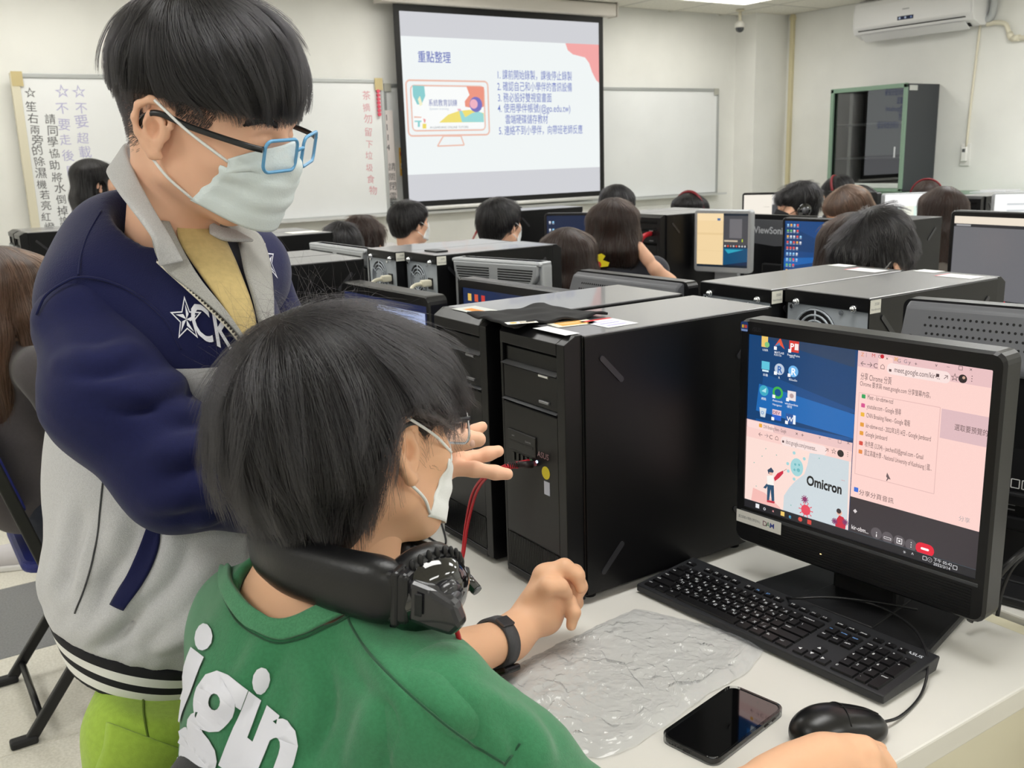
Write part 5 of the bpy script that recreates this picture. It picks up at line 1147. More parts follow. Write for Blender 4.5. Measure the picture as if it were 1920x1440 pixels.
for name, seed, base, amp in (('sheet', 11, .005, 1.0),):
    nr, nt_ = 130, 320; Rr = np.array([radius_at(2*PI*k/nt_) for k in range(nt_)]); Rr = Rr*(1+.008*np.sin(np.arange(nt_)*.23)+.004*np.sin(np.arange(nt_)*.9))
    rr = np.linspace(0, 1, nr)[:, None]; th = (np.arange(nt_)*2*PI/nt_)[None]; X = rr*Rr[None]*np.cos(th); Y = rr*Rr[None]*np.sin(th)
    edge = np.minimum(1, (1-rr)*6)**.7; Z = base*(.25+.75*edge)+np.maximum(crumple(X, Y, seed)+.0020, 0)*amp*(.25+.75*edge)
    V = np.stack([X, Y, np.maximum(Z, .0006)+0*X], -1).reshape(-1, 3)
    f = [[i*nt_+k, (i+1)*nt_+k, (i+1)*nt_+(k+1) % nt_, i*nt_+(k+1) % nt_] for i in range(nr-1) for k in range(nt_)]
    np_mesh(name, V, np.array(f), M_bag, bag, smooth=False)
# black cloth pouch on the towers
out = [onz(*p, ZD+TH+.012) for p in ((878, 590), (1018, 570), (1137, 590), (1092, 603), (1000, 612), (950, 608), (930, 602))]
cx, cy = sum(p.x for p in out)/7, sum(p.y for p in out)/7
cl = empty('cloth_pouch', (cx, cy, ZD+TH+.008), 0, 'flat black cloth pouch lying across the two near tower tops', 'cloth')
a_, b2, c_, d_ = [onz(*p, ZD+TH+.012) for p in ((876, 591), (1020, 570), (1140, 590), (965, 611))]
g = []; n = 28
for i in range(n+1):
    for j in range(n+1):
        u, v = i/n, j/n; p = a_*(1-u)*(1-v)+b2*u*(1-v)+c_*u*v+d_*(1-u)*v
        e = min(u, 1-u, v, 1-v); z = .003+.004*math.sin(u*5+v*3)**2+.010*max(0, 1-2.5*((1-u)**2+v*v)**.5)*0+.012*max(0, (v-.8))*5*math.sin(u*9)**2*.4+.007*max(0, 1-u*5)*max(0, 1-v*4)
        g.append((p.x-cx, p.y-cy, z+.004*mnoise.noise((u*4, v*4, 0))))
V = np.array(g); f = np.array([[i*(n+1)+j, (i+1)*(n+1)+j, (i+1)*(n+1)+j+1, i*(n+1)+j+1] for i in range(n) for j in range(n)])
o = np_mesh('cloth', V, f, mat('pouch_cloth', '#1d1d1f', .85, bump=.3, bscale=600), cl); md = o.modifiers.new('thick', 'SOLIDIFY'); md.thickness = .004; md.offset = 1
P = Print(); P.rect(0, 0, .05, .022, '#e9e7e0'); P.disc(.012, .012, .006, '#d8b050'); P.rect(.022, .006, .045, .010, '#8a7a50'); P.rect(.022, .013, .04, .017, '#8a7a50')
P.build('label', PAPER, cl, Matrix.Translation(onz(952, 611, ZD+TH+.014)-Vector((cx, cy, ZD+TH+.008))) @ Matrix.Rotation(R(-20), 4, 'Z') @ Matrix.Translation((0, 0, .002)))
# red headset plug and its cord, hanging from the front of the tower
M_red = mat('cord_red', '#b8202c', .4); M_plugr = mat('plug_red', '#d5323f', .35)
rc = empty('audio_cable', (.835, 1.21, ZD), 0, 'red double headset cord plugged into the near tower front', 'cord')
J = [Vector((.832, 1.2215, .940)), Vector((.832, 1.2105, .940))]
def loc(v): return v-Vector((.835, 1.21, ZD))
tips = [onx(948, 876, .79), onx(940, 872, .785)]
for k in range(2):
    d = (tips[k]-J[k]).normalized(); b = MB(); b.cyl(loc(J[k]), loc(J[k]+d*.024), .0062, .0056, 12); [b.cyl(loc(J[k]+d*(.024+.0035*q)), loc(J[k]+d*(.0262+.0035*q)),   .0048, n=10) for q in range(5)]; b.cyl(loc(J[k]+d*.024), loc(J[k]+d*.044), .0026, n=8); b.build('plug', M_plugr if k == 0 else mat('plug_black', '#2a2022', .4), rc)
    e = J[k]+d*.043
    pts = [e, onx(915-k*6, 893, .775), onx(893-k*7, 925, .78), onx(877-k*4, 985, .775), onx(868-k*2, 1045, .76), onz(852+k*4, 1085, ZD+.012), onz(800, 1150, ZD+.006)]
    cable('cord', [loc(p) for p in pts], .0024, M_red, rc)
# second mouse behind the student
m2 = copy_tree(ms); p = onz(765, 1000, ZD); m2.location = (p.x, p.y, ZD); m2.rotation_euler.z = R(-20); tag(m2, 'grey backed mouse on the desk behind the seated student', 'mouse')
for c in kids(m2):
    if c.name.startswith('cable'): bpy.data.objects.remove(c)
i = m2.matrix_basis.inverted(); cable('cable', [i @ v for v in [m2.matrix_basis @ Vector((0, .055, .012)), onz(790, 965, ZD+.004), onz(785, 985, ZD+.004), onz(800, 1005, ZD+.003), onz(835, 1020, ZD+.003), onz(826, 975, ZD+.004)]], .0019, M_steel, m2)
# black leads at the back of the desk
q = [onz(1835, 1130, ZD+.03), onz(1880, 1075, ZD+.10), onz(1930, 1020, ZD+.12)]
o = cable('power_cable', [onz(1818, 1165, ZD+.02), onz(1845, 1120, ZD+.05), onz(1880, 1070, ZD+.10), onz(1925, 1030, ZD+.12), onz(1990, 990, ZD+.10)], .005, M_steel); tag(o, 'thick black cable rising beside the near monitor at the desk gap', 'cable')
o = cable('video_cable', [onz(1870, 1155, ZD+.01), onz(1880, 1105, ZD+.05), onz(1902, 1060, ZD+.09), onz(1935, 1035, ZD+.11)], .003, M_steel); tag(o, 'thin black cable beside the thick one at the desk gap', 'cable')
# folding chair of the long haired student
M_ch = mat('chair_black', '#161618', .35, spec=.5); M_seatb = mat('seat_blue', '#1d2670', .5, bump=.2, bscale=500)
# ================================================================ people: shared builders
M_skin = mat('skin', '#eab99c', .48, spec=.35, sss=.12, bump=.05, bscale=900); M_skin2 = mat('skin_warm', '#e6b592', .48, spec=.35, sss=.12, bump=.05, bscale=900)
M_hairb = mat('hair_base', '#121012', .5, spec=.3); M_hairbr = mat('hair_base_brown', '#2a1c18', .5, spec=.3)
H_black = hair_mat('hair_black', rough=.24, tint='#121113'); H_dark = hair_mat('hair_dark', rough=.28, tint='#1d1512'); H_brown = hair_mat('hair_brown', rough=.30, tint='#54382a')
M_mask = mat('mask_white', '#eef1f1', .7, bump=.25, bscale=500); M_maskk = mat('mask_black', '#15151a', .7); M_loop = mat('ear_loop', '#eceeee', .7)
def npv(v): return np.array(v, float)
def px(x, y, D): return npv(atd(x, y, D))
RIGHT_H = npv((math.cos(YAW), -math.sin(YAW), 0)); FWD_H = npv((math.sin(YAW), math.cos(YAW), 0)); UPZ = npv((0, 0, 1))
def vf(u, v, z): return RIGHT_H*u+FWD_H*v+UPZ*z          # direction from view-aligned components
def head_frame(pos, f, u, s=1.0):
    f = f/np.linalg.norm(f); u = u-f*(u@f); u /= np.linalg.norm(u); r = np.cross(f, u)
    M = np.eye(4); M[:3, 0] = r*s; M[:3, 1] = f*s; M[:3, 2] = u*s; M[:3, 3] = pos; return M
def head_sdf(neck_end, nr=.054, fine=True, jaw=0.0):
    S = SDF()
    S.ell((0, -.014, .036), (.076, .094, .084), .03).ell((0, .028, .002), (.066, .066, .082), .03)
    S.ell((0, .034, -.055+jaw), (.052, .055, .048), .03).ell((0, .072, -.086+jaw*1.3), (.022, .019, .017), .03)
    for sx in (-1, 1):
        S.ell((sx*.046, .055, -.018), (.022, .022, .02), .025); S.cone((sx*.06, .0, -.05), (sx*.03, .055, -.085), .016, .014, .03)
    S.cone((-.036, .080, .024), (.036, .080, .024), .011, .011, .02)
    S.cone((0, .086, .014), (0, .108, -.024), .008, .0125, .014)
    if fine:
        for sx in (-1, 1):
            S.ell((sx*.012, .099, -.031), (.0085, .011, .008), .008)
            S.ell((sx*.033, .100, .003), (.018, .014, .012), .012, -1); S.ell((sx*.033, .078, .002), (.013, .0125, .0125), .004); S.cone((sx*.021, .089, .0065), (sx*.046, .083, .005), .0036, .0032, .004)
        S.ell((0, .094, -.052), (.023, .010, .006), .008).ell((0, .093, -.062), (.020, .010, .007), .008); S.ell((0, .106, -.057), (.025, .006, .0016), .003, -1)
    for sx in (-1, 1):
        e = lambda x, y, z: (sx*(.074+x), y, z)
        S.ell(e(.006, -.014, -.001), (.0055, .017, .027), .008, rot=(10, 0, sx*-20))
        if fine:
            T_ = lambda a, b_: e(.006+.010*max(0, -a/.03), a, b_)      # ear plane flares backwards
            pts = [T_(.006, .004), T_(.004, .018), T_(-.006, .028), T_(-.018, .029), T_(-.029, .021), T_(-.032, .007), T_(-.028, -.008), T_(-.020, -.020), T_(-.012, -.029), T_(-.005, -.030)]
            S.chain([npv(p) for p in pts], [.0032, .0040, .0042, .0044, .0046, .0044, .0042, .0046, .0058, .0045], .004)
            S.chain([npv(p) for p in (T_(-.008, .017), T_(-.018, .015), T_(-.022, .004), T_(-.017, -.010), T_(-.010, -.016))], [.0022, .0030, .0034, .0032, .0028], .004)
            S.ell(e(.013, -.012, -.001), (.008, .007, .010), .004, -1); S.ell(e(.014, -.014, .021), (.006, .008, .0028), .003, -1); S.ell(e(.016, -.026, .008), (.005, .0022, .012), .003, -1)
            S.ell(e(.006, .001, -.005), (.004, .004, .007), .004)
    S.cone((0, -.030, -.045), neck_end, .055, nr, .03)
    return S
def finger(S, pts, r0, r1, k=.006):
    n = len(pts); rs = [r0+(r1-r0)*i/(n-1) for i in range(n)]
    S.chain([npv(p) for p in pts], rs, k)
def trace(S, x, y, off=0.0, t0=.3, t1=3.0):
    """where the sight line through a photographed point meets a surface"""
    d = npv(ray(x, y)); d /= np.linalg.norm(d); t = t0; o = CPOS.astype(float)
    for _ in range(200):
        s_ = float(S(o+d*t));
        if s_ < 3e-4: break
        t += s_*.7
        if t > t1: return None
    p = o+d*t; return p+S.grad(p[None])[0]*off
def trace_many(S, xy, off=0.0, t0=.3, t1=3.0):
    xy = np.asarray(xy, float); d = CR[None]*((xy[:, :1]-960)/F_PX)+CU[None]*((720-xy[:, 1:])/F_PX)+CF[None]; d /= np.linalg.norm(d, axis=1, keepdims=True)
    t = np.full(len(xy), t0)
    for _ in range(120): t = np.minimum(t+S(CPOS+d*t[:, None])*.7, t1)
    p = CPOS+d*t[:, None]; ok = t < t1-.05; fd = getattr(S, 'disp', None)
    if fd is not None:
        for _ in range(3): p = p-S.grad(p)*np.clip(S(p)+fd(p), -.01, .01)[:, None]
    return p+S.grad(p)*off, ok
def crease(S, pts, dep, w_=.012, ridge=18):
    '''a soft valley pressed into a cloth surface along a photographed fold'''
    P_ = np.array([tuple(q)[:2] for q in spline([(a, b_, 0) for a, b_ in pts], 4)]); V, ok = trace_many(S, P_, 0); N = S.grad(V); n = len(V); k0 = len(S.p)
    for i in range(n-1):
        if not (ok[i] and ok[i+1]): continue
        t0, t1 = math.sin(PI*(i+.3)/n), math.sin(PI*(i+1.3)/n)
        a, c = V[i]+N[i]*(w_-dep*1.3*t0), V[i+1]+N[i+1]*(w_-dep*1.3*t1); S.cone(a, c, w_, w_, .010, -1)
    if ridge:
        d = P_[-1]-P_[0]; nn = npv((d[1], -d[0]))/np.linalg.norm(d); nn *= np.sign(-nn[1]) if abs(nn[1]) > .1 else 1
        S0 = SDF(); S0.p = S.p[:k0]; V, ok = trace_many(S0, P_+nn*ridge, 0); N = S0.grad(V)
        for i in range(n-1):
            if ok[i] and ok[i+1]:
                t0, t1 = math.sin(PI*(i+.3)/n), math.sin(PI*(i+1.3)/n); S.cone(V[i]-N[i]*(.014-dep*.38*t0), V[i+1]-N[i+1]*(.014-dep*.38*t1), .014, .014, .012)
def patch(name, S, left, right, off, m, parent, base, n=26, w_=12, thick=.003):
    """cloth patch laid on a surface between two outlines given as photographed points"""
    L = np.array([tuple(p)[:2] for p in spline([(a, b_, 0) for a, b_ in left], 8)]); Rr = np.array([tuple(p)[:2] for p in spline([(a, b_, 0) for a, b_ in right], 8)])
    def res(A): s_ = np.r_[0, np.cumsum(np.linalg.norm(np.diff(A, axis=0), axis=1))]; t = np.linspace(0, s_[-1], n); return np.stack([np.interp(t, s_, A[:, i]) for i in (0, 1)], 1)
    L, Rr = res(L), res(Rr); u = np.linspace(0, 1, w_)[None, :, None]; G = L[:, None]*(1-u)+Rr[:, None]*u
    V, ok = trace_many(S, G.reshape(-1, 2), off)
    Q = np.array([[i*w_+j, i*w_+j+1, (i+1)*w_+j+1, (i+1)*w_+j] for i in range(n-1) for j in range(w_-1)]); Q = Q[ok[Q].all(1)]
    o = np_mesh(name, V-base, Q, m, parent); md = o.modifiers.new('thick', 'SOLIDIFY'); md.thickness = thick; md.offset = 0; return o
def surf_text(name, S, s, o, ex, ey, size, off, m, parent, base, bold=.02, shear=0.0, depth=.001):
    """lettering printed on a surface; o, ex, ey place the baseline in photographed points"""
    v, f = text_mesh(s, bold); v = v*size; v = np.stack([v[:, 0]+shear*v[:, 1], v[:, 1]], 1)
    bm = bmesh.new(); vs = [bm.verts.new((a, b_, 0)) for a, b_ in v]
    for t in f:
        try: bm.faces.new([vs[i] for i in t])
        except ValueError: pass
    for _ in range(3):
        es = [e for e in bm.edges if e.calc_length() > size*.09]
        if not es: break
        bmesh.ops.subdivide_edges(bm, edges=es, cuts=1); bmesh.ops.triangulate(bm, faces=bm.faces)
    co = np.array([q.co[:2] for q in bm.verts]); bm.verts.index_update(); F_ = [[q.index for q in g.verts] for g in bm.faces]; bm.free()
    XY = np.array(o)+co[:, :1]*np.array(ex)+co[:, 1:]*np.array(ey); V, ok = trace_many(S, XY, off); F_ = np.array(F_); F_ = F_[ok[F_].all(1)]
    return np_mesh(name, V-base, F_, m, parent, smooth=True)
def seam_tube(name, S, pts, r, m, parent, base, off=.0, n=10):
    P_ = [tuple(q)[:2] for q in spline([(a, b_, 0) for a, b_ in pts], n)]; V, ok = trace_many(S, np.array(P_), off)
    b = MB(); b.tube([Vector(p-base) for p, k in zip(V, ok) if k], r, 6); return b.build(name, m, parent)
def cloth(name, col, rough=.85, var=.05, vs=120, bump=.25, bs=700, sheen=.2, **k): return mat(name, col, rough, spec=.2, var=var, vscale=vs, bump=bump, bscale=bs, sheen=sheen, **k)
def folds(dirs, amp, base):
    """soft cloth folds: list of (direction, wavelength, phase, weight)"""
    def f(P):
        d = np.zeros(len(P)); X = P-base
        for v, wl, ph, wt in dirs:
            t = X@npv(v)/wl+ph+.9*fnoise(X, 7.0, ph); d += wt*(np.sin(t*2*PI)**3)
        return amp*d*(.6+.4*fnoise(X, 9., 3.))
    return f
# ================================================================ the standing young man
MB0 = px(250, 1300, 1.2); MB0[2] = 0.0
man = bpy.data.objects.new('tmp', None)
hp = px(388, 232, 1.085); HF = head_frame(hp, vf(.88, -.22, -.27), vf(.27, -.18, .92), .97)
Hi = np.linalg.inv(HF)
neckb = px(325, 455, 1.145)
Sh = head_sdf(tuple(xf(Hi, neckb[None])[0]), .056, jaw=.012)
V, Q = Sh.mesh(.0026, smooth=1); parts = [(xf(HF, V), Q)]
# right arm skin: forearm and open hand
wr = px(745, 868, 1.205)
Sk = SDF(); Sk.chain([px(420, 905, 1.10), px(600, 890, 1.16), wr], [.038, .033, .026], .02)
def hp_(x, y, D): return px(x, y, D)
pal = hp_(838, 862, 1.235)
Sk.cone(wr, hp_(815, 850, 1.225), .026, .027, .02); Sk.cone(wr, hp_(815, 880, 1.22), .024, .024, .02).cone(hp_(800, 850, 1.225), hp_(858, 866, 1.235), .024, .015, .016)
finger(Sk, [hp_(845, 878, 1.215), hp_(890, 880, 1.212), hp_(928, 886, 1.213), hp_(951, 889, 1.215)], .0105, .0076)
finger(Sk, [hp_(848, 868, 1.24), hp_(885, 860, 1.245), hp_(915, 851, 1.248), hp_(934, 846, 1.25)], .0108, .0078)
finger(Sk, [hp_(846, 848, 1.262), hp_(870, 826, 1.268), hp_(890, 808, 1.27), hp_(904, 800, 1.272)], .0098, .0072)
finger(Sk, [hp_(835, 838, 1.27), hp_(848, 815, 1.278), hp_(860, 802, 1.28), hp_(866, 797, 1.28)], .009, .007)
finger(Sk, [hp_(800, 850, 1.20), hp_(838, 828, 1.19), hp_(868, 824, 1.188), hp_(897, 824, 1.188)], .0155, .0095, .010)
V, Q = Sk.mesh(.0022, smooth=1); parts.append((V, Q))
V, Q = join_meshes(parts); man = np_mesh('person', V-MB0, Q, M_skin); man.location = MB0; bpy.data.objects
tag(man, 'standing young man in a navy and grey jacket, blue glasses and mask', 'person')
nail = MB(); c = hp_(886, 829, 1.181); nail.ball(Vector(c-MB0), (.006, .004, .0062), 12); nail.build('thumb_nail', mat('nail', '#eabfae', .3, spec=.5), man)
# ---- jacket
Sj = SDF()
Sj.cone(px(305, 600, 1.20), px(288, 880, 1.20), .122, .112, .06).cone(px(288, 880, 1.20), px(275, 1080, 1.20), .110, .112, .06)
Sj.cone(px(278, 1080, 1.20), px(285, 1215, 1.20), .112, .098, .04)
Sj.cone(px(198, 568, 1.12), px(440, 525, 1.30), .060, .058, .05); Sj.cone(px(300, 455, 1.15), px(188, 565, 1.12), .054, .056, .05); Sj.cone(px(330, 465, 1.17), px(450, 505, 1.29), .05, .060, .05)
Sj.ell(px(222, 505, 1.19), (.066, .066, .088), .06); Sj.ell(px(385, 640, 1.13), (.09, .09, .10), .06); Sj.cone(px(420, 900, 1.16), px(400, 1130, 1.14), .050, .062, .05)
ha, hb = px(112, 1138, 1.20), px(345, 1300, 1.085); nh = np.cross(hb-ha, px(470, 1190, 1.28)-ha); nh /= np.linalg.norm(nh); nh *= np.sign(nh[2]); dh = nh@ha
nt = npv((0, 0, 1.0))
Sjt = SDF(); Sjt.p = list(Sj.p); Sjt.cut(-nh, -(dh+.0), .016)
Sjt.cone(px(300, 330, 1.12), px(325, 470, 1.14), .060, .056, .014, -1)
wrk = folds([(vf(.5, .2, -.8), .10, .1, .8), (vf(.9, 0, -.35), .13, .4, .7), (vf(-.4, .3, -.85), .07, .7, .35)], .0042, MB0)
def wj(P): lo = np.clip((px(280, 800, 1.2)[2]-P[:, 2])/.15, .15, 1); return wrk(P)*lo
for pts, dep in (([(190, 1000), (165, 1080), (125, 1150)], .008), ([(345, 1000), (310, 1090), (235, 1160), (180, 1205)], .010), ([(150, 960), (130, 1050), (112, 1110)], .007), ([(430, 1040), (350, 1140), (260, 1200)], .008), ([(240, 985), (200, 1090), (160, 1170)], .006), ([(420, 1130), (370, 1190), (320, 1225)], .006)): crease(Sjt, pts, dep)
V, Q = Sjt.mesh(.005, wj, 1); Sj.disp = wj; Sjt.disp = wj
z1 = px(45, 640, 1.2)[2]; ax = V@RIGHT_H; a0, a1 = px(45, 640, 1.2)@RIGHT_H, px(400, 672, 1.1)@RIGHT_H
zb = z1+(px(400, 672, 1.1)[2]-z1)*(ax-a0)/(a1-a0)
def split_mat(name, top, mid, low):
    m = cloth(name, low, .9, .10, 900, .35, 700, col2='#cdcdcf'); nt = m.node_tree; b = nt.nodes['Principled BSDF']
    src = b.inputs['Base Color'].links[0].from_socket; a = nt.nodes.new('ShaderNodeAttribute'); a.attribute_name = 'seam'
    r = nt.nodes.new('ShaderNodeValToRGB'); r.color_ramp.interpolation = 'CONSTANT'; e = r.color_ramp.elements; e[0].color = (0, 0, 0, 1); e[0].position = 0; e[1].position = .5; e[1].color = (1, 1, 1, 1)
    mx = nt.nodes.new('ShaderNodeMix'); mx.data_type = 'RGBA'; mx.inputs['B'].default_value = lin(top)
    nt.links.new(a.outputs['Fac'], r.inputs[0]); nt.links.new(r.outputs[0], mx.inputs['Factor']); nt.links.new(src, mx.inputs['A']); nt.links.new(mx.outputs['Result'], b.inputs['Base Color']); return m
M_navy = cloth('jacket_navy', '#171b45', .8, .04, 200, .2, 900, .1); M_grey = cloth('jacket_grey', '#bebec0', .9, .1, 900, .35, 700, col2='#cdcdcf')
M_jk = split_mat('jacket_cloth', '#171b45', '#e6e6e6', '#bebec0')
jk = np_mesh('jacket', V-MB0, Q, M_jk, man, {'seam': np.clip((V[:, 2]-zb)/.04+.5, 0, 1)})
# hem rib
Sb = SDF(); Sb.p = [q for q in Sj.p]; Sb.cut(nh, dh+.008, .004); Sb.cut(-nh, -(dh-.046), .006)
Sb2 = SDF(); Sb2.ell((px(262, 1215, 1.2)), (.4, .4, .4), .001)
V, Q = Sb.mesh(.0045, smooth=1); V = V-(Sb.grad(V)*.002)
m = bpy.data.materials.new('striped_rib'); m.use_nodes = True; nt_ = m.node_tree; bb = nt_.nodes['Principled BSDF']; bb.inputs['Roughness'].default_value = .9
a = nt_.nodes.new('ShaderNodeAttribute'); a.attribute_name = 'band'; r = nt_.nodes.new('ShaderNodeValToRGB'); r.color_ramp.interpolation = 'CONSTANT'
els = r.color_ramp.elements; els[0].position = 0; els[0].color = lin('#16161c'); els[1].position = .20; els[1].color = lin('#e9e8e4')
for p_, c in ((.42, '#16161c'), (.60, '#e9e8e4'), (.82, '#16161c')): e = els.new(p_); e.color = lin(c)
nt_.links.new(a.outputs['Fac'], r.inputs[0]); nt_.links.new(r.outputs[0], bb.inputs['Base Color'])
np_mesh('striped_hem', V-MB0, Q, m, man, {'band': np.clip((dh+.002-V@nh)/.048, 0, 1)})
# sleeves
wsl = folds([(vf(.75, .2, .6), .085, .2, .8), (vf(.4, .2, .9), .12, .55, .8), (vf(.95, .1, .1), .10, .3, .4)], .0022, MB0)
Ss = SDF(); Ss.chain([px(166, 622, 1.085), px(212, 745, 1.055), px(335, 885, 1.05), px(480, 900, 1.10), px(600, 888, 1.15), px(690, 875, 1.185)], [.056, .069, .060, .053, .045, .038], .03)
Ss.ell(px(166, 596, 1.10), (.049, .049, .05), .03)
for pts, dep in (([(185, 738), (250, 750), (320, 738), (372, 722)], .014), ([(300, 868), (350, 862), (420, 846)], .007), ([(235, 560), (305, 625), (345, 690)], .007), ([(300, 965), (380, 940), (450, 895)], .008), ([(395, 985), (420, 940), (455, 915)], .006), ([(120, 690), (190, 690), (250, 670)], .004), ([(320, 790), (380, 780), (440, 790)], .006)): crease(Ss, pts, dep)
V, Q = Ss.mesh(.0042, wsl, 1); np_mesh('sleeve', V-MB0, Q, M_navy, man)
Ss2 = SDF(); Ss2.chain([px(455, 520, 1.31), px(500, 640, 1.36), px(520, 800, 1.36), px(560, 900, 1.30)], [.062, .058, .05, .045], .03)
V, Q = Ss2.mesh(.008, None, 2); np_mesh('sleeve', V-MB0, Q, M_navy, man)
Sall = SDF(); Sall.p = Sj.p+Ss.p
# shoulder seam, armhole seam, pocket, zip, lapels, shirt, print
seam_tube('shoulder_seam', Sall, [(190, 395), (165, 440), (152, 480), (147, 516)], .0012, M_navy, man, MB0)
seam_tube('armhole_seam', Sall, [(68, 590), (85, 555), (120, 530), (150, 520), (200, 527), (260, 555), (310, 600), (340, 655)], .0016, M_navy, man, MB0)
seam_tube('side_seam', Sjt, [(196, 880), (188, 950), (182, 1010), (166, 1080), (140, 1150)], .0011, cloth('seam_grey', '#77777b', .9), man, MB0, .0005)
patch('pocket_welt', Sjt, [(278, 980), (260, 1030), (237, 1085), (211, 1135)], [(301, 982), (295, 1035), (270, 1092), (233, 1143)], .002, M_navy, man, MB0, 20, 8)
M_lapel = cloth('lapel_grey', '#a3a29e', .9, .1, 900, .35, 700)
M_tee = cloth('tee_sand', '#c9b27a', .85, .05, 150, .2, 700)
patch('tee_shirt', Sj, [(330, 425), (338, 462), (375, 520), (420, 585), (452, 645)], [(392, 412), (425, 470), (450, 530), (470, 590), (478, 650)], .006, M_tee, man, MB0, 30, 14)
patch('lapel', Sj, [(285, 425), (293, 480), (318, 520), (378, 568), (425, 612), (455, 650)], [(318, 430), (342, 480), (375, 535), (415, 585), (440, 620), (458, 650)], .012, M_lapel, man, MB0, 30, 10, .005)
patch('lapel', Sj, [(395, 425), (436, 460), (452, 520), (468, 575), (484, 640)], [(432, 430), (476, 452), (492, 510), (497, 570), (499, 640)], .010, M_lapel, man, MB0, 30, 8, .005)
M_zip = mat('zip_teeth', '#4a4540', .35, metal=.7)
for pts in ([(300, 500), (330, 527), (380, 572), (425, 617), (455, 655)], [(484, 462), (492, 510), (498, 570), (500, 640)], [(472, 985), (470, 1010), (468, 1050)]):
    P_ = [tuple(q)[:2] for q in spline([(a, b_, 0) for a, b_ in pts], 10)]; Vz, ok = trace_many(Sj, np.array(P_), .009); Vz = Vz[ok]-MB0
    if len(Vz) < 4: continue
    b = MB(); b.tube([Vector(p) for p in Vz], .0022, 6); zp = b.build('zip_tape', mat('zip_tape', '#e3dccb', .7), man)
    b = MB(); s_ = np.r_[0, np.cumsum(np.linalg.norm(np.diff(Vz, axis=0), axis=1))]
    for t in np.arange(0, s_[-1], .0042): p = Vector([np.interp(t, s_, Vz[:, i]) for i in range(3)]); b.ball(p+Vector((-.0, -.0012, .001)), .0017, 6)
    b.build('zip_teeth', M_zip, zp)['kind'] = 'stuff'
# folded collar ribbon
def ribbon(name, top, bot, m, parent, base, thick=.006, n=8):
    A, B_ = spline([Vector(p) for p in top], n), spline([Vector(p) for p in bot], n); V = []; w_ = 6
    for a, c in zip(A, B_):
        for j in range(w_): u = j/(w_-1); q = a*(1-u)+c*u; V.append(npv(q))
    k = len(A); Q = np.array([[i*w_+j, i*w_+j+1, (i+1)*w_+j+1, (i+1)*w_+j] for i in range(k-1) for j in range(w_-1)])
    o = np_mesh(name, np.array(V)-base, Q, m, parent); md = o.modifiers.new('thick', 'SOLIDIFY'); md.thickness = thick; md.offset = 0; sd = o.modifiers.new('sub', 'SUBSURF'); sd.levels = sd.render_levels = 1; return o
ribbon('collar', [px(400, 425, 1.20), px(330, 330, 1.215), px(262, 275, 1.19), px(236, 272, 1.13), px(252, 320, 1.075), px(287, 392, 1.05), px(318, 445, 1.045), px(345, 490, 1.045)],
       [px(440, 455, 1.23), px(370, 400, 1.25), px(270, 350, 1.235), px(203, 322, 1.135), px(222, 362, 1.055), px(262, 412, 1.025), px(288, 450, 1.02), px(298, 500, 1.035)], M_grey, man, MB0)
ribbon('collar', [px(392, 412, 1.11), px(412, 425, 1.115), px(440, 432, 1.13)], [px(392, 440, 1.105), px(425, 452, 1.11), px(478, 452, 1.13)], M_grey, man, MB0, .005)
M_print = mat('white_print', '#dfe0ea', .6)
surf_text('chest_letters', Sj, 'CK', (362, 626), (.62, .30), (-.16, -1.0), 92, .0035, M_print, man, MB0, .01)
def star(cx, cy, rx, ry, sk, name='star_print'):
    # five-point nautical star with outline
    def pts(s): return [(cx+s*(rx if k % 2 == 0 else rx*.42)*math.sin(2*PI*k/10)+sk*s*(ry if k % 2 == 0 else ry*.42)*math.cos(2*PI*k/10), cy-s*(ry if k % 2 == 0 else ry*.42)*math.cos(2*PI*k/10)) for k in range(10)]
    V, F_ = [], []
    o, i = pts(1.25), pts(1.05); b0 = 0
    V += o+i; F_ += [(k, (k+1) % 10, 10+(k+1) % 10, 10+k) for k in range(10)]
    n0 = len(V); q = pts(.82); V += q+[(cx, cy)]
    tri = [(n0+k, n0+(k+1) % 10, n0+10) for k in range(0, 10, 2)]
    XY = np.array(V); W_, ok = trace_many(Sj, XY, .004)
    np_mesh(name, W_-MB0, np.array([f for f in F_]), M_print, man, smooth=False); np_mesh(name, W_-MB0, np.array(tri), M_print, man, smooth=False)
star(351, 600, 24, 34, -.1); star(497, 490, 12, 32, -.28)
# trousers
Sp = SDF(); Sp.cone(px(305, 1250, 1.20), px(316, 1340, 1.20), .070, .084, .05)
la, lb = px(285, 1370, 1.14), px(340, 1370, 1.28)
Sp.chain([la, np.r_[la[:2]+[-.01, 0], .48], np.r_[la[:2], .06]], [.078, .072, .07], .03); Sp.chain([lb, np.r_[lb[:2], .48], np.r_[lb[:2], .06]], [.085, .075, .07], .03)
Sp.cut(nh, dh-.036, .004)
V, Q = Sp.mesh(.008, folds([(vf(.7, 0, .7), .12, .2, .8)], .003, MB0), 2); M_lime = cloth('trousers_lime', '#a3c24a', .85, .05, 150, .2, 700)
np_mesh('trousers', V-MB0, Q, M_lime, man)
seam_tube('pocket_seam', Sp, [(268, 1312), (270, 1345), (279, 1388)], .0014, mat('lime_dark', '#5d7423', .9), man, MB0, .0005)  # thin seam line in a darker lime than the trousers
patch('cargo_pocket', Sp, [(206, 1355), (200, 1400), (186, 1440), (180, 1500)], [(360, 1412), (360, 1440), (358, 1470), (356, 1520)], .004, M_lime, man, MB0, 14, 14, .006)
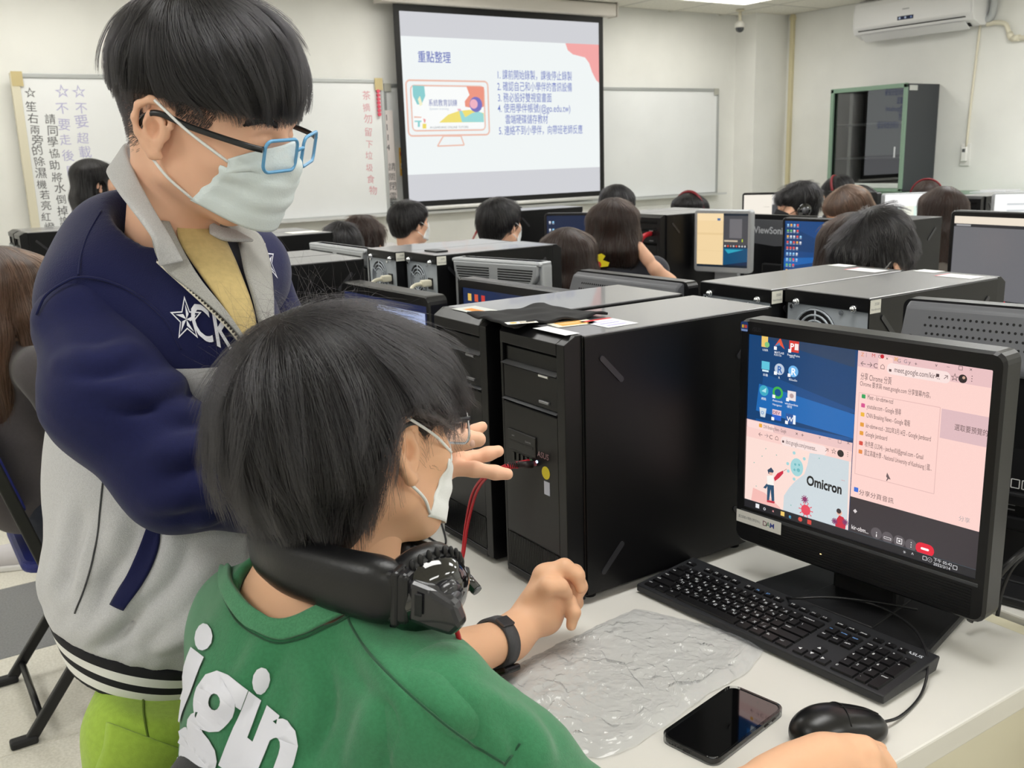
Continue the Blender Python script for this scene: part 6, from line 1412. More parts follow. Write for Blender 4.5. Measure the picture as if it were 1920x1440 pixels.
for q in (la, lb):
    S = SDF(); S.ell((q[0]+.02, q[1]-.02, .045), (.05, .05, .05), .02).cone((q[0]+.02, q[1]-.03, .04), (q[0]+.12, q[1]-.12, .03), .045, .035, .03).cut((0, 0, -1), 0.0); V, Q = S.mesh(.007); np_mesh('shoe', V-MB0, Q, mat('shoe_white', '#d8d6d0', .6), man)
# ---- face mask, glasses
def on_face(S, pts, off): # local points pushed out to the surface
    P_ = npv(pts).astype(float)
    for _ in range(30): g = S.grad(P_); P_ = P_-g*(S(P_)-off)[:, None]*.8
    return P_
def face_mask(parent, base, S, HFm, m, n=34, k=26, drop=0.0, skin_off=.004):
    W_ = []
    for i in range(n):
        v = i/(n-1); z = .000-.101*v+drop*v
        for j in range(k):
            u = j/(k-1)*2-1; wd = .066-.010*abs(v-.35)*1.2
            ang = u*(1.15+.35*v); x = math.sin(ang)*wd*1.02; y = .036+math.cos(ang)*.080-.018*max(0, v-.55)*2-.010*max(0, .15-v)*4
            z2 = z-.004*(1-abs(u))*0+(.010*(1-abs(u))**2)*(1-v)-.016*(abs(u)**3)*(1 if v < .3 else 0)*(1-v)+.030*(abs(u)**2)*v
            W_.append((x, y, z2))
    W_ = npv(W_); d = S(W_); g = S.grad(W_); W_ = W_+g*np.maximum(skin_off-d, 0)[:, None]
    au = np.abs(np.tile(np.linspace(-1, 1, k), n)); hug = np.clip((au-.45)/.5, 0, 1)**1.5
    for _ in range(4): W_ = W_-S.grad(W_)*((S(W_)-(skin_off*.8*(1-hug)+.0004))*hug)[:, None]*.8
    v = np.repeat(np.arange(n)/(n-1), k); W_[:, 1] += .0016*np.sin(np.clip((v-.15)/.7, 0, 1)*3*2*PI)
    Vw = xf(HFm, W_)-base; Q = np.array([[i*k+j, i*k+j+1, (i+1)*k+j+1, (i+1)*k+j] for i in range(n-1) for j in range(k-1)])
    o = np_mesh('face_mask', Vw, Q[:, ::-1], m, parent); md = o.modifiers.new('thick', 'SOLIDIFY'); md.thickness = .0010; md.offset = 0
    for sx, j in ((-1, 0), (1, k-1)):
        top, bot = W_[1*k+j], W_[(n-2)*k+j]
        for p, e in ((top, (sx*.088, -.012, .030)), (bot, (sx*.084, -.016, -.030))):
            mid = (p+npv(e))/2; mid[0] += sx*.006; q = [Vector(xf(HFm, npv([z])).ravel()-base) for z in (p, mid, e)]
            b = MB(); b.tube(spline(q, 6), .0016, 6); b.build('ear_loop', M_loop if m is not M_maskk else M_maskk, o)
    return o
mk = face_mask(man, MB0, Sh, HF, mat('mask_blue', '#e3eef0', .7, bump=.25, bscale=500))
def glasses(parent, base, HFm, mf, mt, w_=.029, h_=.018, y=.107, z=.004, r=.0016, tilt=0.0, round_=.009, lens='#dfeaf0'):
    def X(p): return Vector(xf(HFm, npv([p])).ravel()-base)
    e = None
    for sx in (-1, 1):
        pts = [(sx*.0345+a, y-.0035*abs((sx*.0345+a)/.06)**2*3, z+c) for a, c in rrect(w_*2, h_*2, round_, 5)]
        b = MB(); b.tube([X(p) for p in pts], r, 8, True); rim = b.build('rim', mf, parent)
        b = MB(); b.bm.faces.new([b.bm.verts.new(X(p)) for p in pts]); b.build('lens', mat('lens', lens, .03, alpha=.22, spec=.9, coat=1), rim)
        tp = [(sx*.0645, y-.012, z+.008), (sx*.074, y-.03, z+.010), (sx*.081, .03, z+.014), (sx*.086, -.005, z+.020), (sx*.086, -.022, z+.014), (sx*.083, -.035, z-.004)]
        b = MB(); b.tube(spline([X(p) for p in tp], 6), r*1.15, 8, flat=1.5); b.build('temple', mt, parent)
    b = MB(); b.tube(spline([X(p) for p in ((-.0075, y, z+.004), (0, y+.003, z+.007), (.0075, y, z+.004))], 5), r, 8); b.build('bridge', mf, parent)
gl = bpy.data.objects.new('eyeglasses', None); COL.objects.link(gl); gl.parent = man
M_gb = mat('frame_blue', '#5f9ecb', .3, spec=.6); M_gk = mat('frame_black', '#15171b', .3, spec=.6)
glasses(gl, MB0, HF, M_gb, M_gk, .027, .0175, .119, -.003, .0019)
# eyebrow and lashes
b = MB(); q = on_face(Sh, [(.018, .09, .024), (.03, .09, .028), (.045, .08, .026), (.052, .075, .022)], .0005)
b.tube(spline([Vector(xf(HF, p[None])[0]-MB0) for p in q], 4), [.002]+[.0032]*10+[.0015]*2, 6); b.build('eyebrow', M_hairb, man)
q = on_face(Sh, [(.020, .09, .003), (.030, .095, -.001), (.040, .09, -.001), (.049, .08, .003)], .0008)
b = MB(); b.tube(spline([Vector(xf(HF, p[None])[0]-MB0) for p in q], 4), .0011, 6); b.build('eyelash', M_hairb, man)
# ---- hair: long top over a shaved fade
St = SDF()
St.ell((0, -.008, .070), (.088, .096, .078), .02).ell((0, .036, .066), (.078, .058, .060), .03).ell((0, -.048, .054), (.078, .054, .064), .03).ell((0, .064, .048), (.064, .026, .034), .02)
St.cut((0, .04, -1), -.031, .008)
for tx in (-.052, -.012, .03): St.cone((tx, .12, .026), (tx+.006, .06, .050), .0035, .001, .004, -1)
V, Q = St.mesh(.004, None, 1)
ht = np_mesh('hair', xf(HF, V)-MB0, Q, M_hairb, man)
crown = npv((.0, -.055, .13))
def flow_man(P, N):
    d = P-crown; d[:, 2] *= .6; d /= np.maximum(np.linalg.norm(d, axis=1, keepdims=True), .02)
    g = np.zeros_like(P); g[:, 2] = -.75; g[:, 1] = .55*np.clip((P[:, 1]+.02)/.06, -.3, 1); return d*.9+g
rt = scatter(V, Q, 15000, lambda c: (c[:, 2] > .030)*np.clip((c[:, 2]-.01)/.05, .25, 1.2))
Sd = grow(St, rt, flow_man, .092, 13, .0058, .13, .03, clump=520, free=lambda P: P[:, 2] < .037, slow=.22)
# strands may hang just past the edge of the cut
hair_curves('hair_strands', (xf(HF, Sd.reshape(-1, 3))-MB0).reshape(Sd.shape), H_black, ht, .00016, .00006)
# shaved sides: short stubble standing on the scalp
Vh, Qh = Sh.mesh(.005)
def fade(c):
    m_ = (c[:, 2] > -.040) & (c[:, 2] < .05) & (c[:, 1] < .050-.30*np.clip(.03-c[:, 2], 0, .1)); ear = (np.abs(np.abs(c[:, 0])-.085) < .014) & (c[:, 1] > -.050) & (c[:, 1] < .008) & (c[:, 2] < .032) & (c[:, 2] > -.038)
    ok = m_ & ~ear & ~((c[:, 1] > -.012) & (c[:, 2] < .024-.25*(c[:, 1]+.012))) & ~((c[:, 1] > -.045) & (c[:, 2] < -.02))
    return ok*np.clip((c[:, 2]+.045)/.06, .05, 1)**1.5
rs_ = scatter(Vh, Qh, 26000, fade); N_ = Sh.grad(rs_); tip = rs_+N_*.0022+np.array([0, -.0012, -.0022])*RNG.uniform(.6, 1.6, (len(rs_), 1))
hair_curves('hair_fade', (xf(HF, np.stack([rs_, (rs_+tip)/2+N_*.0004, tip], 1).reshape(-1, 3))-MB0).reshape(-1, 3, 3), H_black, ht, .00017, .00009)
# ================================================================ the seated student
SB0 = px(600, 1400, .95); SB0[2] = .0
hp = px(662, 838, .955); HS = head_frame(hp, vf(.59, .80, -.08), vf(-.10, .12, .98), 1.0); HSi = np.linalg.inv(HS)
nb = px(602, 1080, .955)
Sh2 = head_sdf(tuple(xf(HSi, nb[None])[0]), .060)
V, Q = Sh2.mesh(.0027, smooth=1); parts = [(xf(HS, V), Q)]
rs, ls = px(815, 1328, .83), px(452, 1142, 1.04)
St_ = SDF()
St_.cone(px(655, 985, .955), px(608, 1100, .958), .052, .056, .03).cone(px(608, 1110, .955), px(570, 1250, .955), .060, .088, .05).cone(rs, px(600, 1160, .955), .042, .056, .04).cone(ls, px(590, 1150, .965), .036, .052, .04)
V, Q = St_.mesh(.0045, smooth=2); parts.append((V, Q))
# left arm and bent hand
lw = npv(onz(955, 1197, .764)); le = px(690, 1285, 1.15); lm = le*.5+lw*.5
A = SDF(); A.chain([ls, le], [.038, .040], .02).chain([le, lm, lw], [.042, .036, .0275], .02)
def fd(x, y, z, D=None): return px(x, y, D) if D else npv(onz(x, y, z))
hd = lambda x, y, d=0: px(x, y, 1.385+d)
A.cone(lw, hd(1006, 1148), .0275, .029, .02).cone(hd(1008, 1146), hd(1026, 1086), .030, .0225, .015).cone(hd(1022, 1156, .015), hd(1052, 1100, .025), .026, .0205, .015)
finger(A, [hd(1020, 1078), hd(1058, 1064), hd(1082, 1078), hd(1089, 1103)], .0140, .0080, .008)
finger(A, [hd(1045, 1085, .02), hd(1078, 1074, .025), hd(1088, 1100, .025), hd(1078, 1128, .02)], .0130, .0085, .007)
finger(A, [hd(1048, 1105, .03), hd(1076, 1098, .04), hd(1080, 1130, .04), hd(1066, 1150, .035)], .0122, .0085, .007)
finger(A, [hd(1042, 1136, .01), hd(1066, 1128, .0), hd(1076, 1148, -.005), hd(1071, 1173, -.005)], .0120, .0076, .007)
finger(A, [hd(1000, 1120, -.015), hd(1028, 1100, -.03), hd(1050, 1100, -.025), hd(1062, 1112, -.015)], .0130, .0088, .010)
V, Q = A.mesh(.0024, smooth=1); parts.append((V, Q))
# right arm with the hand beside the mouse
rw = npv(onz(1455, 1470, .762)); re = px(1150, 1640, .86)
B_ = SDF(); B_.chain([rs, re], [.048, .042], .02).chain([re, re*.5+rw*.5, rw], [.042, .037, .028], .02)
h2 = lambda x, y, z: npv(onz(x, y, z))
B_.cone(rw, h2(1545, 1432, .768), .027, .030, .02).cone(h2(1500, 1448, .765), h2(1592, 1412, .768), .028, .021, .02).cone(h2(1530, 1462, .758), h2(1600, 1448, .755), .025, .02, .02)
finger(B_, [h2(1585, 1408, .772), h2(1620, 1402, .776), h2(1648, 1418, .760), h2(1658, 1440, .738)], .0125, .0085, .008)
finger(B_, [h2(1590, 1425, .768), h2(1630, 1420, .772), h2(1662, 1440, .750), h2(1668, 1462, .732)], .0125, .0085, .008)
finger(B_, [h2(1595, 1445, .760), h2(1632, 1445, .762), h2(1655, 1465, .742), h2(1655, 1480, .730)], .0120, .0082, .008)
finger(B_, [h2(1590, 1462, .752), h2(1620, 1470, .750), h2(1640, 1488, .735)], .0110, .0078, .008)
finger(B_, [h2(1520, 1425, .765), h2(1570, 1402, .760), h2(1620, 1398, .752), h2(1650, 1404, .742)], .0125, .0080, .010)
V, Q = B_.mesh(.0026, smooth=1); parts.append((V, Q))
V, Q = join_meshes(parts); stu = np_mesh('person', V-SB0, Q, M_skin2); stu.location = SB0
tag(stu, 'seated student in a green printed shirt seen from behind, headset around his neck', 'person')
# ---- shirt
Ts = SDF()
Ts.cone(px(598, 1150, .958), px(572, 1260, .955), .062, .094, .05).cone(px(572, 1260, .955), px(552, 1600, .93), .096, .100, .06)
Ts.cone(rs, px(606, 1160, .955), .054, .060, .06).cone(ls, px(592, 1150, .965), .043, .056, .06)
Ts.cone(px(795, 1372, .86), px(700, 1510, .88), .058, .09, .06).cone(px(455, 1210, 1.02), px(490, 1420, .99), .046, .08, .06)
Tsu = SDF(); Tsu.p = list(Ts.p)
fT = folds([(vf(.8, .2, .55), .09, .1, .8), (vf(.2, .1, .95), .11, .5, .5), (vf(.95, 0, -.3), .07, .2, .5)], .0030, SB0)
for pts, dep in (([(640, 1180), (700, 1260), (740, 1340)], .006), ([(520, 1215), (470, 1290), (430, 1330)], .004), ([(720, 1330), (700, 1400), (690, 1450)], .007), ([(590, 1240), (600, 1330), (560, 1420)], .004), ([(780, 1290), (840, 1350), (900, 1370)], .006)): crease(Tsu, pts, dep, .014)
Tsu.disp = fT; Tc = SDF(); Tc.p = list(Tsu.p)
neck_in = [(436, 1066), (440, 1095), (467, 1130), (495, 1150), (522, 1163), (560, 1155), (600, 1136), (650, 1122), (705, 1105)]
neck_out = [(418, 1062), (420, 1105), (445, 1155), (478, 1183), (520, 1200), (570, 1190), (617, 1166), (658, 1148), (715, 1128)]
nv, ok = trace_many(Tsu, np.array(neck_in), 0)
ncut = px(570, 1090, .955)
q3 = trace_many(Tsu, np.array([(440, 1072), (527, 1166), (700, 1108)]), 0)[0]; pn = np.cross(q3[1]-q3[0], q3[2]-q3[0]); pn /= np.linalg.norm(pn); pn *= np.sign(pn[2]+1e-6)
cc_ = px(585, 1090, .925); cc_ = cc_-pn*((cc_-q3[0])@pn)
Tc.ell(cc_+pn*.062, .099, .004, -1)
Tc.field(St_, .002)
V, Q = Tc.mesh(.0046, fT, 1)
# open the neck along the neckline seen in the photograph
pr = np.stack([(lambda d: [960+F_PX*(d@CR)/(d@CF), 720-F_PX*(d@CU)/(d@CF)])(v-CPOS) for v in V]) if False else None
M_green = cloth('shirt_green', '#3a7b54', .9, .06, 300, .25, 800, .3)
np_mesh('tee_shirt', V-SB0, Q, M_green, stu)
patch('collar_rib', Tsu, neck_in, neck_out, .0035, cloth('rib_green', '#4b8862', .9, .1, 500, .3, 900), stu, SB0, 60, 8, .005)
# sleeves
Sl = SDF(); Sl.chain([rs, px(940, 1452, .85), px(1050, 1550, .86)], [.058, .060, .062], .03)
for pts, dep in (([(860, 1310), (900, 1345), (930, 1400)], .006), ([(930, 1330), (985, 1390), (1000, 1440)], .006)): crease(Sl, pts, dep, .012)
V, Q = Sl.mesh(.0045, fT, 1); np_mesh('sleeve', V-SB0, Q, M_green, stu)
Sl2 = SDF(); Sl2.chain([ls, ls*.45+le*.55], [.044, .046], .03); V, Q = Sl2.mesh(.007, None, 1); np_mesh('sleeve', V-SB0, Q, M_green, stu)
Tall = SDF(); Tall.p = Tsu.p+Sl.p; Tall.disp = fT
M_seamg = cloth('seam_green', '#234f36', .9)
seam_tube('shoulder_seam', Tall, [(648, 1150), (662, 1180), (690, 1222), (740, 1275), (800, 1330), (870, 1385), (945, 1432)], .0011, M_seamg, stu, SB0)
seam_tube('sleeve_seam', Tall, [(975, 1393), (960, 1415), (945, 1436)], .0011, M_seamg, stu, SB0)
seam_tube('collar_stitch', Tall, [(414, 1075), (416, 1108), (440, 1160), (476, 1189), (520, 1206), (572, 1196), (620, 1172), (662, 1153)], .0008, M_seamg, stu, SB0, .001)
surf_text('back_letters', Tsu, 'igin', (306, 1340), (.56, .43), (.36, -.93), 290, .0022, M_print, stu, SB0, .032)
surf_text('back_letters', Tsu, 'al', (306, 1510), (.56, .43), (.36, -.93), 290, .0022, M_print, stu, SB0, .032)
# trousers, shoes
hipc = px(520, 1600, .93); hz = .50; f2 = npv((.95, .3, 0)); l2 = npv((-.3, .95, 0)); hipc[2] = hz
Sp = SDF(); Sp.cone(hipc+l2*.06, hipc-l2*.06, .11, .11, .05); Sp.cone(px(520, 1560, .93), hipc, .12, .12, .05)
for s_ in (.1, -.1):
    k_ = hipc+l2*s_*1.3+f2*.34+UPZ*.0; k_[2] = .50; a_ = k_+f2*.03; a_[2] = .07
    Sp.chain([hipc+l2*s_, k_, a_], [.085, .065, .055], .03)
    S = SDF(); S.cone(a_-UPZ*.03, a_+f2*.13-UPZ*.035, .042, .033, .02).cut((0, 0, -1), 0); V, Q = S.mesh(.007); np_mesh('shoe', V-SB0, Q, mat('shoe_dark', '#2a2a2e', .6), stu)
V, Q = Sp.mesh(.009); np_mesh('trousers', V-SB0, Q, cloth('trousers_black', '#222327'), stu)
# mask, glasses
face_mask(stu, SB0, Sh2, HS, M_mask)
gl2 = bpy.data.objects.new('eyeglasses', None); COL.objects.link(gl2); gl2.parent = stu
glasses(gl2, SB0, HS, mat('frame_silver', '#c8c8cc', .2, metal=.9), M_gk, .026, .0195, .119, .003, .0013, round_=.013)
# ---- hair
Sc = SDF()
Sc.ell((0, -.020, .050), (.098, .112, .094), .03).ell((0, -.068, .006), (.088, .060, .072), .04).ell((0, -.058, -.058), (.052, .036, .042), .03).ell((0, .050, .058), (.082, .062, .052), .03).ell((0, .088, .028), (.070, .026, .034), .02)
for sx in (-1, 1): Sc.ell((sx*.078, -.012, .022), (.024, .060, .044), .03)
for sx in (-1, 1): Sc.ell((sx*.106, -.010, -.020), (.052, .050, .056), .012, -1); Sc.cone((sx*.10, .05, -.008), (sx*.065, .105, -.016), .036, .03, .012, -1)
V, Q = Sc.mesh(.0045, None, 1); hs = np_mesh('hair', xf(HS, V)-SB0, Q, M_hairb, stu)
whorl = npv((.006, -.078, .118))
def flow_stu(P, N):
    d = P-whorl; d /= np.maximum(np.linalg.norm(d, axis=1, keepdims=True), .02)
    tw = np.cross(N, d)*.35*np.exp(-np.linalg.norm(P-whorl, axis=1, keepdims=True)/.05)
    g = np.zeros_like(P); g[:, 2] = -.7; g[:, 1] = .35*np.clip(P[:, 1]/.05, -.5, 1); return d*.9+g+tw
rt = scatter(V, Q, 15000, lambda c: np.clip((c[:, 2]+.09)/.08, .15, 1))
fly = np.abs(RNG.normal(0, .004, len(rt)))*(RNG.random(len(rt)) < .35)
Sd = grow(Sc, rt, flow_stu, .092, 14, .0085, .20, .08, fly=fly, clump=420, free=lambda P: (P[:, 2] < -.055) | ((P[:, 1] > .045) & (P[:, 2] < .026)), slow=.3)
ec = [npv((sx*.094, -.012, -.006)) for sx in (-1, 1)]; Sd = Sd[np.min([np.linalg.norm(Sd-e, axis=2).min(1) for e in ec], axis=0) > .027]
hair_curves('hair_strands', (xf(HS, Sd.reshape(-1, 3))-SB0).reshape(Sd.shape), H_black, hs, .00016, .00005)
# loose strands sticking up from the whorl
rt = scatter(V, Q, 420, lambda c: np.linalg.norm(c-whorl-npv((0, .01, 0)), axis=1) < .085); N_ = Sc.grad(rt)
k = np.linspace(0, 1, 10)[None, :, None]; up = N_[:, None]*.030*k*RNG.uniform(.3, 1.3, (len(rt), 1, 1)); sd = RNG.normal(0, 1, (len(rt), 1, 3))*.022*k**2
hair_curves('hair_flyaways', (xf(HS, (rt[:, None]+up+sd-N_[:, None]*.02*k**2).reshape(-1, 3))-SB0).reshape(-1, 10, 3), H_black, hs, .00010, .00003)
# ---- watch
wd = (lw-lm); wd /= np.linalg.norm(wd); wc = lw-wd*.028
ax = wd; tu = npv(-CF)-ax*(npv(-CF)@ax); tu /= np.linalg.norm(tu); tv = np.cross(ax, tu)
MW = Matrix([[tu[i], tv[i], ax[i], (wc-SB0)[i]] for i in range(3)]+[[0, 0, 0, 1]])
wt = bpy.data.objects.new('wristwatch', None); COL.objects.link(wt); wt.parent = stu
b = MB(); b.lathe([(.0310, -.0105), (.0355, -.0105), (.0355, .0105), (.0310, .0105), (.0310, -.0105)], 40, MW); b.build('strap', mat('strap_grey', '#47474a', .7, bump=.4, bscale=900), wt)
b = MB(); M2 = MW @ Matrix.Rotation(R(70), 4, 'Z') @ Matrix.Translation((.0385, 0, 0)); b.box((-.005, -.019, -.0165), (.005, .019, .0165), .005, 3, M2); b.build('watch_case', mat('watch_black', '#131315', .25), wt)
b = MB(); M3 = MW @ Matrix.Rotation(R(-62), 4, 'Z') @ Matrix.Translation((.0362, 0, 0)); b.box((-.002, -.009, -.0115), (.002, .009, .0115), .001, 1, M3); b.build('buckle', mat('buckle', '#5a5a5e', .3, metal=.7), wt)
# ---- headset resting around the neck (its own thing)
HB = px(640, 1090, .90)
hset = empty('headset', HB, 0, 'black padded headset with a boom microphone resting around the seated student neck', 'headset')
M_pad = mat('pad_leather', '#141416', .36, spec=.5, bump=.10, bscale=400); M_gloss = mat('gloss_black', '#0b0b0d', .08, spec=.6, coat=1); M_hub = mat('hub_grey', '#5e5f63', .3, metal=.6)
Hd = SDF(); pth = [px(515, 992, .99), px(500, 1020, .935), px(540, 1056, .895), px(610, 1080, .868), px(680, 1098, .848), px(735, 1110, .838)]
sp = [npv(p) for p in spline([Vector(p) for p in pth], 4)]
for dz in (-.013, .0, .013): Hd.chain([p+UPZ*dz*(1 if i > 2 else .6)+FWD_H*0 for i, p in enumerate(sp)], [.0125]*len(sp), .012)
V, Q = Hd.mesh(.0025, None, 2); hb_ = np_mesh('headband_pad', V-HB, Q, M_pad, hset)
b = MB(); b.tube([Vector(p-HB+UPZ*.026) for p in sp], .0022, 6); b.build('piping', M_pad, hset)
def vfm(o, x, y): # local frame for hard parts: x along, y up
    return frame3(o, x, y)
d1 = sp[-1]-sp[-4]; d1 /= np.linalg.norm(d1)
F1 = vfm(Vector(px(735, 1110, .836)-HB), d1, UPZ)
b = MB(); b.box((-.004, -.024, -.012), (.020, .024, .012), .005, 3, F1); b.box((.004, -.026, -.0135), (.012, .026, .0135), .003, 2, F1); b.build('slider_cover', mat('plastic_black', '#17171a', .3), hset)
b = MB(); b.prism([(.018, -.020), (.018, .018), (.040, .014), (.062, .004), (.070, -.014), (.060, -.026), (.040, -.024)], -.008, .009, .005, F1); b.build('yoke', mat('plastic_satin', '#232327', .25, coat=.4), hset)
b = MB(); b.box((.027, -.011, .0105), (.034, .010, .0125), .001, 1, F1); b.build('yoke_slot', M_dark, hset)
cn = vf(.52, -.60, -.38); cn /= np.linalg.norm(cn); cc = px(800, 1112, .858)
FC = Vector(cn).to_track_quat('Z', 'Y').to_matrix().to_4x4(); FC.translation = Vector(cc-HB)
b = MB(); b.lathe([(.020, -.028), (.030, -.030), (.041, -.022), (.043, -.012), (.041, -.004), (.034, .0)], 36, FC); b.build('ear_pad', M_pad, hset)
b = MB()
for k in range(30): a = 2*PI*k/30; b.ball(FC @ Vector((.0425*math.cos(a), .0425*math.sin(a), -.006)), (.0028, .0028, .006), 8)
b.build('pad_gathers', M_pad, hset)['kind'] = 'stuff'
b = MB(); b.lathe([(.040, -.004), (.041, .004), (.037, .014), (.028, .022), (.015, .026), (0, .027)], 40, FC); b.build('ear_shell', M_gloss, hset)
b = MB(); b.tube([FC @ Vector((.040*math.cos(a), .040*math.sin(a), .005)) for a in np.linspace(-2.6, .5, 24)], .0035, 8); b.build('yoke_arc', mat('plastic_satin', '', 0), hset)
hc_ = px(843, 1128, .83); FH = Vector(vf(.78, -.55, -.25)).to_track_quat('Z', 'Y').to_matrix().to_4x4(); FH.translation = Vector(hc_-HB)
b = MB(); b.lathe([(.0, -.012), (.016, -.012), (.0185, -.004), (.016, .002), (0, .003)], 32, FH); b.build('hub', mat('plastic_satin', '', 0), hset); b = MB(); b.lathe([(.0115, .0025), (.0115, .0045), (0, .0048)], 28, FH); b.build('hub_cap', M_hub, hset)
# cup on the far side of the neck and the boom
cc2 = px(725, 1050, 1.03); FC2 = Vector(vf(.2, .8, -.3)).to_track_quat('Z', 'Y').to_matrix().to_4x4(); FC2.translation = Vector(cc2-HB)
b = MB(); b.lathe([(.020, -.028), (.034, -.030), (.044, -.020), (.044, -.008), (.034, .0)], 32, FC2); b.build('ear_pad', M_pad, hset); b = MB(); b.lathe([(.040, -.004), (.041, .004), (.030, .02), (0, .025)], 32, FC2); b.build('ear_shell', M_gloss, hset)
bp_ = spline([Vector(px(*p)-HB) for p in ((738, 1022, 1.03), (765, 1016, 1.01), (800, 1022, .985), (835, 1042, .965), (855, 1062, .955))], 6)
b = MB(); b.tube(bp_, .0034, 8); b.build('boom_arm', M_pad, hset)
m0, m1_ = Vector(px(848, 1052, .957)-HB), Vector(px(893, 1106, .94)-HB)
b = MB(); b.cyl(m0, m1_, .0050, .0058, 16); b.build('microphone', M_gloss, hset); b = MB(); b.cyl(m1_, m1_+(m1_-m0).normalized()*.002, .0052, n=16); b.build('microphone_cap', M_hub, hset)
b = MB(); b.cyl(m0.lerp(m1_, .55)-Vector((0, 0, .004)), m0.lerp(m1_, .8)-Vector((0, 0, .0045)), .0042, n=10); b.build('microphone_pad', M_pad, hset)
cable('cord', [Vector(px(*p)-HB) for p in ((843, 1158, .84), (856, 1182, .845), (863, 1212, .86), (865, 1245, .89), (860, 1275, .93))], .0024, mat('cord_red', '#b8202c', .4), hset)
# ================================================================ the other students
def hair_shape(style):
    S = SDF()
    S.ell((0, -.016, .050), (.087, .106, .086), .03)
    if style in ('short', 'messy'):
        S.ell((0, -.064, .000), (.074, .046, .062), .03).ell((0, .056, .058), (.070, .050, .044), .03)
        for sx in (-1, 1): S.ell((sx*.074, -.008, .02), (.016, .05, .04), .02)
        if style == 'messy': S.ell((0, .078, .060), (.068, .028, .030), .03).ell((0, -.03, .075), (.088, .095, .075), .03)
    else:
        L = {'long': -.34, 'bob': -.105, 'mid': -.22}[style]
        for x in (-.058, -.02, .02, .058): S.chain([npv((x, -.055, .05)), npv((x*1.15, -.078, -.07)), npv((x*1.2, -.072, L))], [.046, .040, .024 if style != 'bob' else .034], .03)
        for sx in (-1, 1): S.chain([npv((sx*.062, .015, .06)), npv((sx*.082, .010, -.03)), npv((sx*.078, -.010, L*.85))], [.040, .024, .016], .03)
        S.ell((0, .060, .066), (.066, .044, .036), .03)
    return S
def student(label, pxy, D, fdir, style='short', shirt='#e9e9ea', hair='black', pitch=0.0, mask=None, lean=(0, 0), ear=True, skin=None, roll=0.0, arm=None, h=.0058, nstr=2600, hipz=.46):
    pos = px(pxy[0], pxy[1], D); fh = npv(fdir); fh[2] = 0; fh /= np.linalg.norm(fh); rh = np.cross(fh, UPZ)
    HFm = head_frame(pos, fh*math.cos(pitch)+UPZ*math.sin(pitch), UPZ*math.cos(pitch)-fh*math.sin(pitch)+rh*roll, 1.0)
    base = pos.copy(); base[2] = 0
    neck = pos-UPZ*.135-fh*.02+rh*lean[0]*.3+fh*lean[1]*.3; hip = npv((pos[0], pos[1], hipz))-fh*.05+rh*lean[0]+fh*lean[1]
    S = head_sdf(tuple(xf(np.linalg.inv(HFm), neck[None])[0]), .052, fine=False); V, Q = S.mesh(h*.8, smooth=1); parts = [(xf(HFm, V), Q)]
    if arm:
        A = SDF(); A.chain([npv(a) for a in arm], [.036, .032, .025, .022][:len(arm)], .015)
        hnd = npv(arm[-1]); d = hnd-npv(arm[-2]); d /= np.linalg.norm(d); sd = np.cross(d, UPZ)
        A.cone(hnd, hnd+d*.06, .026, .024, .01)
        for k in range(4): finger(A, [hnd+d*.05+sd*(k-1.5)*.017, hnd+d*.09+sd*(k-1.5)*.018, hnd+d*.10+sd*(k-1.5)*.018+fh*.03], .009, .007)
        V, Q = A.mesh(.0045, smooth=1); parts.append((V, Q))
    V, Q = join_meshes(parts); o = np_mesh('person', V-base, Q, skin or M_skin); o.location = base; tag(o, label, 'person')
    B_ = SDF(); shl, shr = neck-UPZ*.025+rh*.165, neck-UPZ*.025-rh*.165; ch = neck-UPZ*.20
    B_.cone(neck+UPZ*.014, ch, .060, .120, .05).cone(ch, hip+UPZ*.06, .122, .125, .06).cone(shl, shr, .056, .056, .05).cone(hip+UPZ*.02, hip+UPZ*.10, .13, .12, .05)
    for s_ in (1, -1):
        if arm and s_ == 1: e_ = shl*.45+npv(arm[0])*.55 if len(arm) > 3 else npv(arm[0]); B_.chain([shl, npv(arm[0])*.7+npv(arm[1])*.3], [.056, .052], .03); continue
        sh = neck-UPZ*.025+rh*.165*s_; B_.chain([sh, sh-UPZ*.19+fh*.05+rh*s_*.04, sh-UPZ*.135+fh*.24], [.056, .046, .036], .03)
    B_.cone(neck+UPZ*.042, neck+UPZ*.10, .056, .06, .006, -1); B_.cut((0, 0, -1), -(hipz-.03), .01)
    V, Q = B_.mesh(.010, folds([(UPZ*.6+rh*.5, .10, .2, .7)], .004, base), 2); np_mesh('shirt', V-base, Q, cloth('cloth_'+shirt[1:], shirt, .85, .04, 150, .2, 700), o)
    T_ = SDF()
    for s_ in (.09, -.09): q = hip+rh*s_; k_ = q+fh*.33; a_ = k_+fh*.02; a_ = npv((a_[0], a_[1], .05)); T_.chain([q, k_, a_], [.085, .062, .05], .03); T_.cone(a_-UPZ*.01, a_+fh*.14-UPZ*.015, .038, .032, .02)
    V, Q = T_.mesh(.013, None, 1); np_mesh('trousers', V-base, Q, cloth('jeans_dark', '#2b2f3a'), o)
    Hs = hair_shape(style)
    if ear:
        for sx in (-1, 1): Hs.ell((sx*.098, .012, -.022), (.03, .030, .040), .01, -1)
    V, Q = Hs.mesh(h, None, 1); hm, hs_ = {'black': (H_black, M_hairb), 'dark': (H_dark, M_hairbr), 'brown': (H_brown, mat('hair_base_light', '#3a2619', .5))}[hair]
    ho = np_mesh('hair', xf(HFm, V)-base, Q, hs_, o)
    lng = style in ('long', 'bob', 'mid'); wh = npv((0, -.03, .13))
    def flow(P, N):
        d = P-wh; d /= np.maximum(np.linalg.norm(d, axis=1, keepdims=True), .02); g = np.zeros_like(P); g[:, 2] = -1.2 if lng else -.5
        return d*(.5 if lng else .9)+g
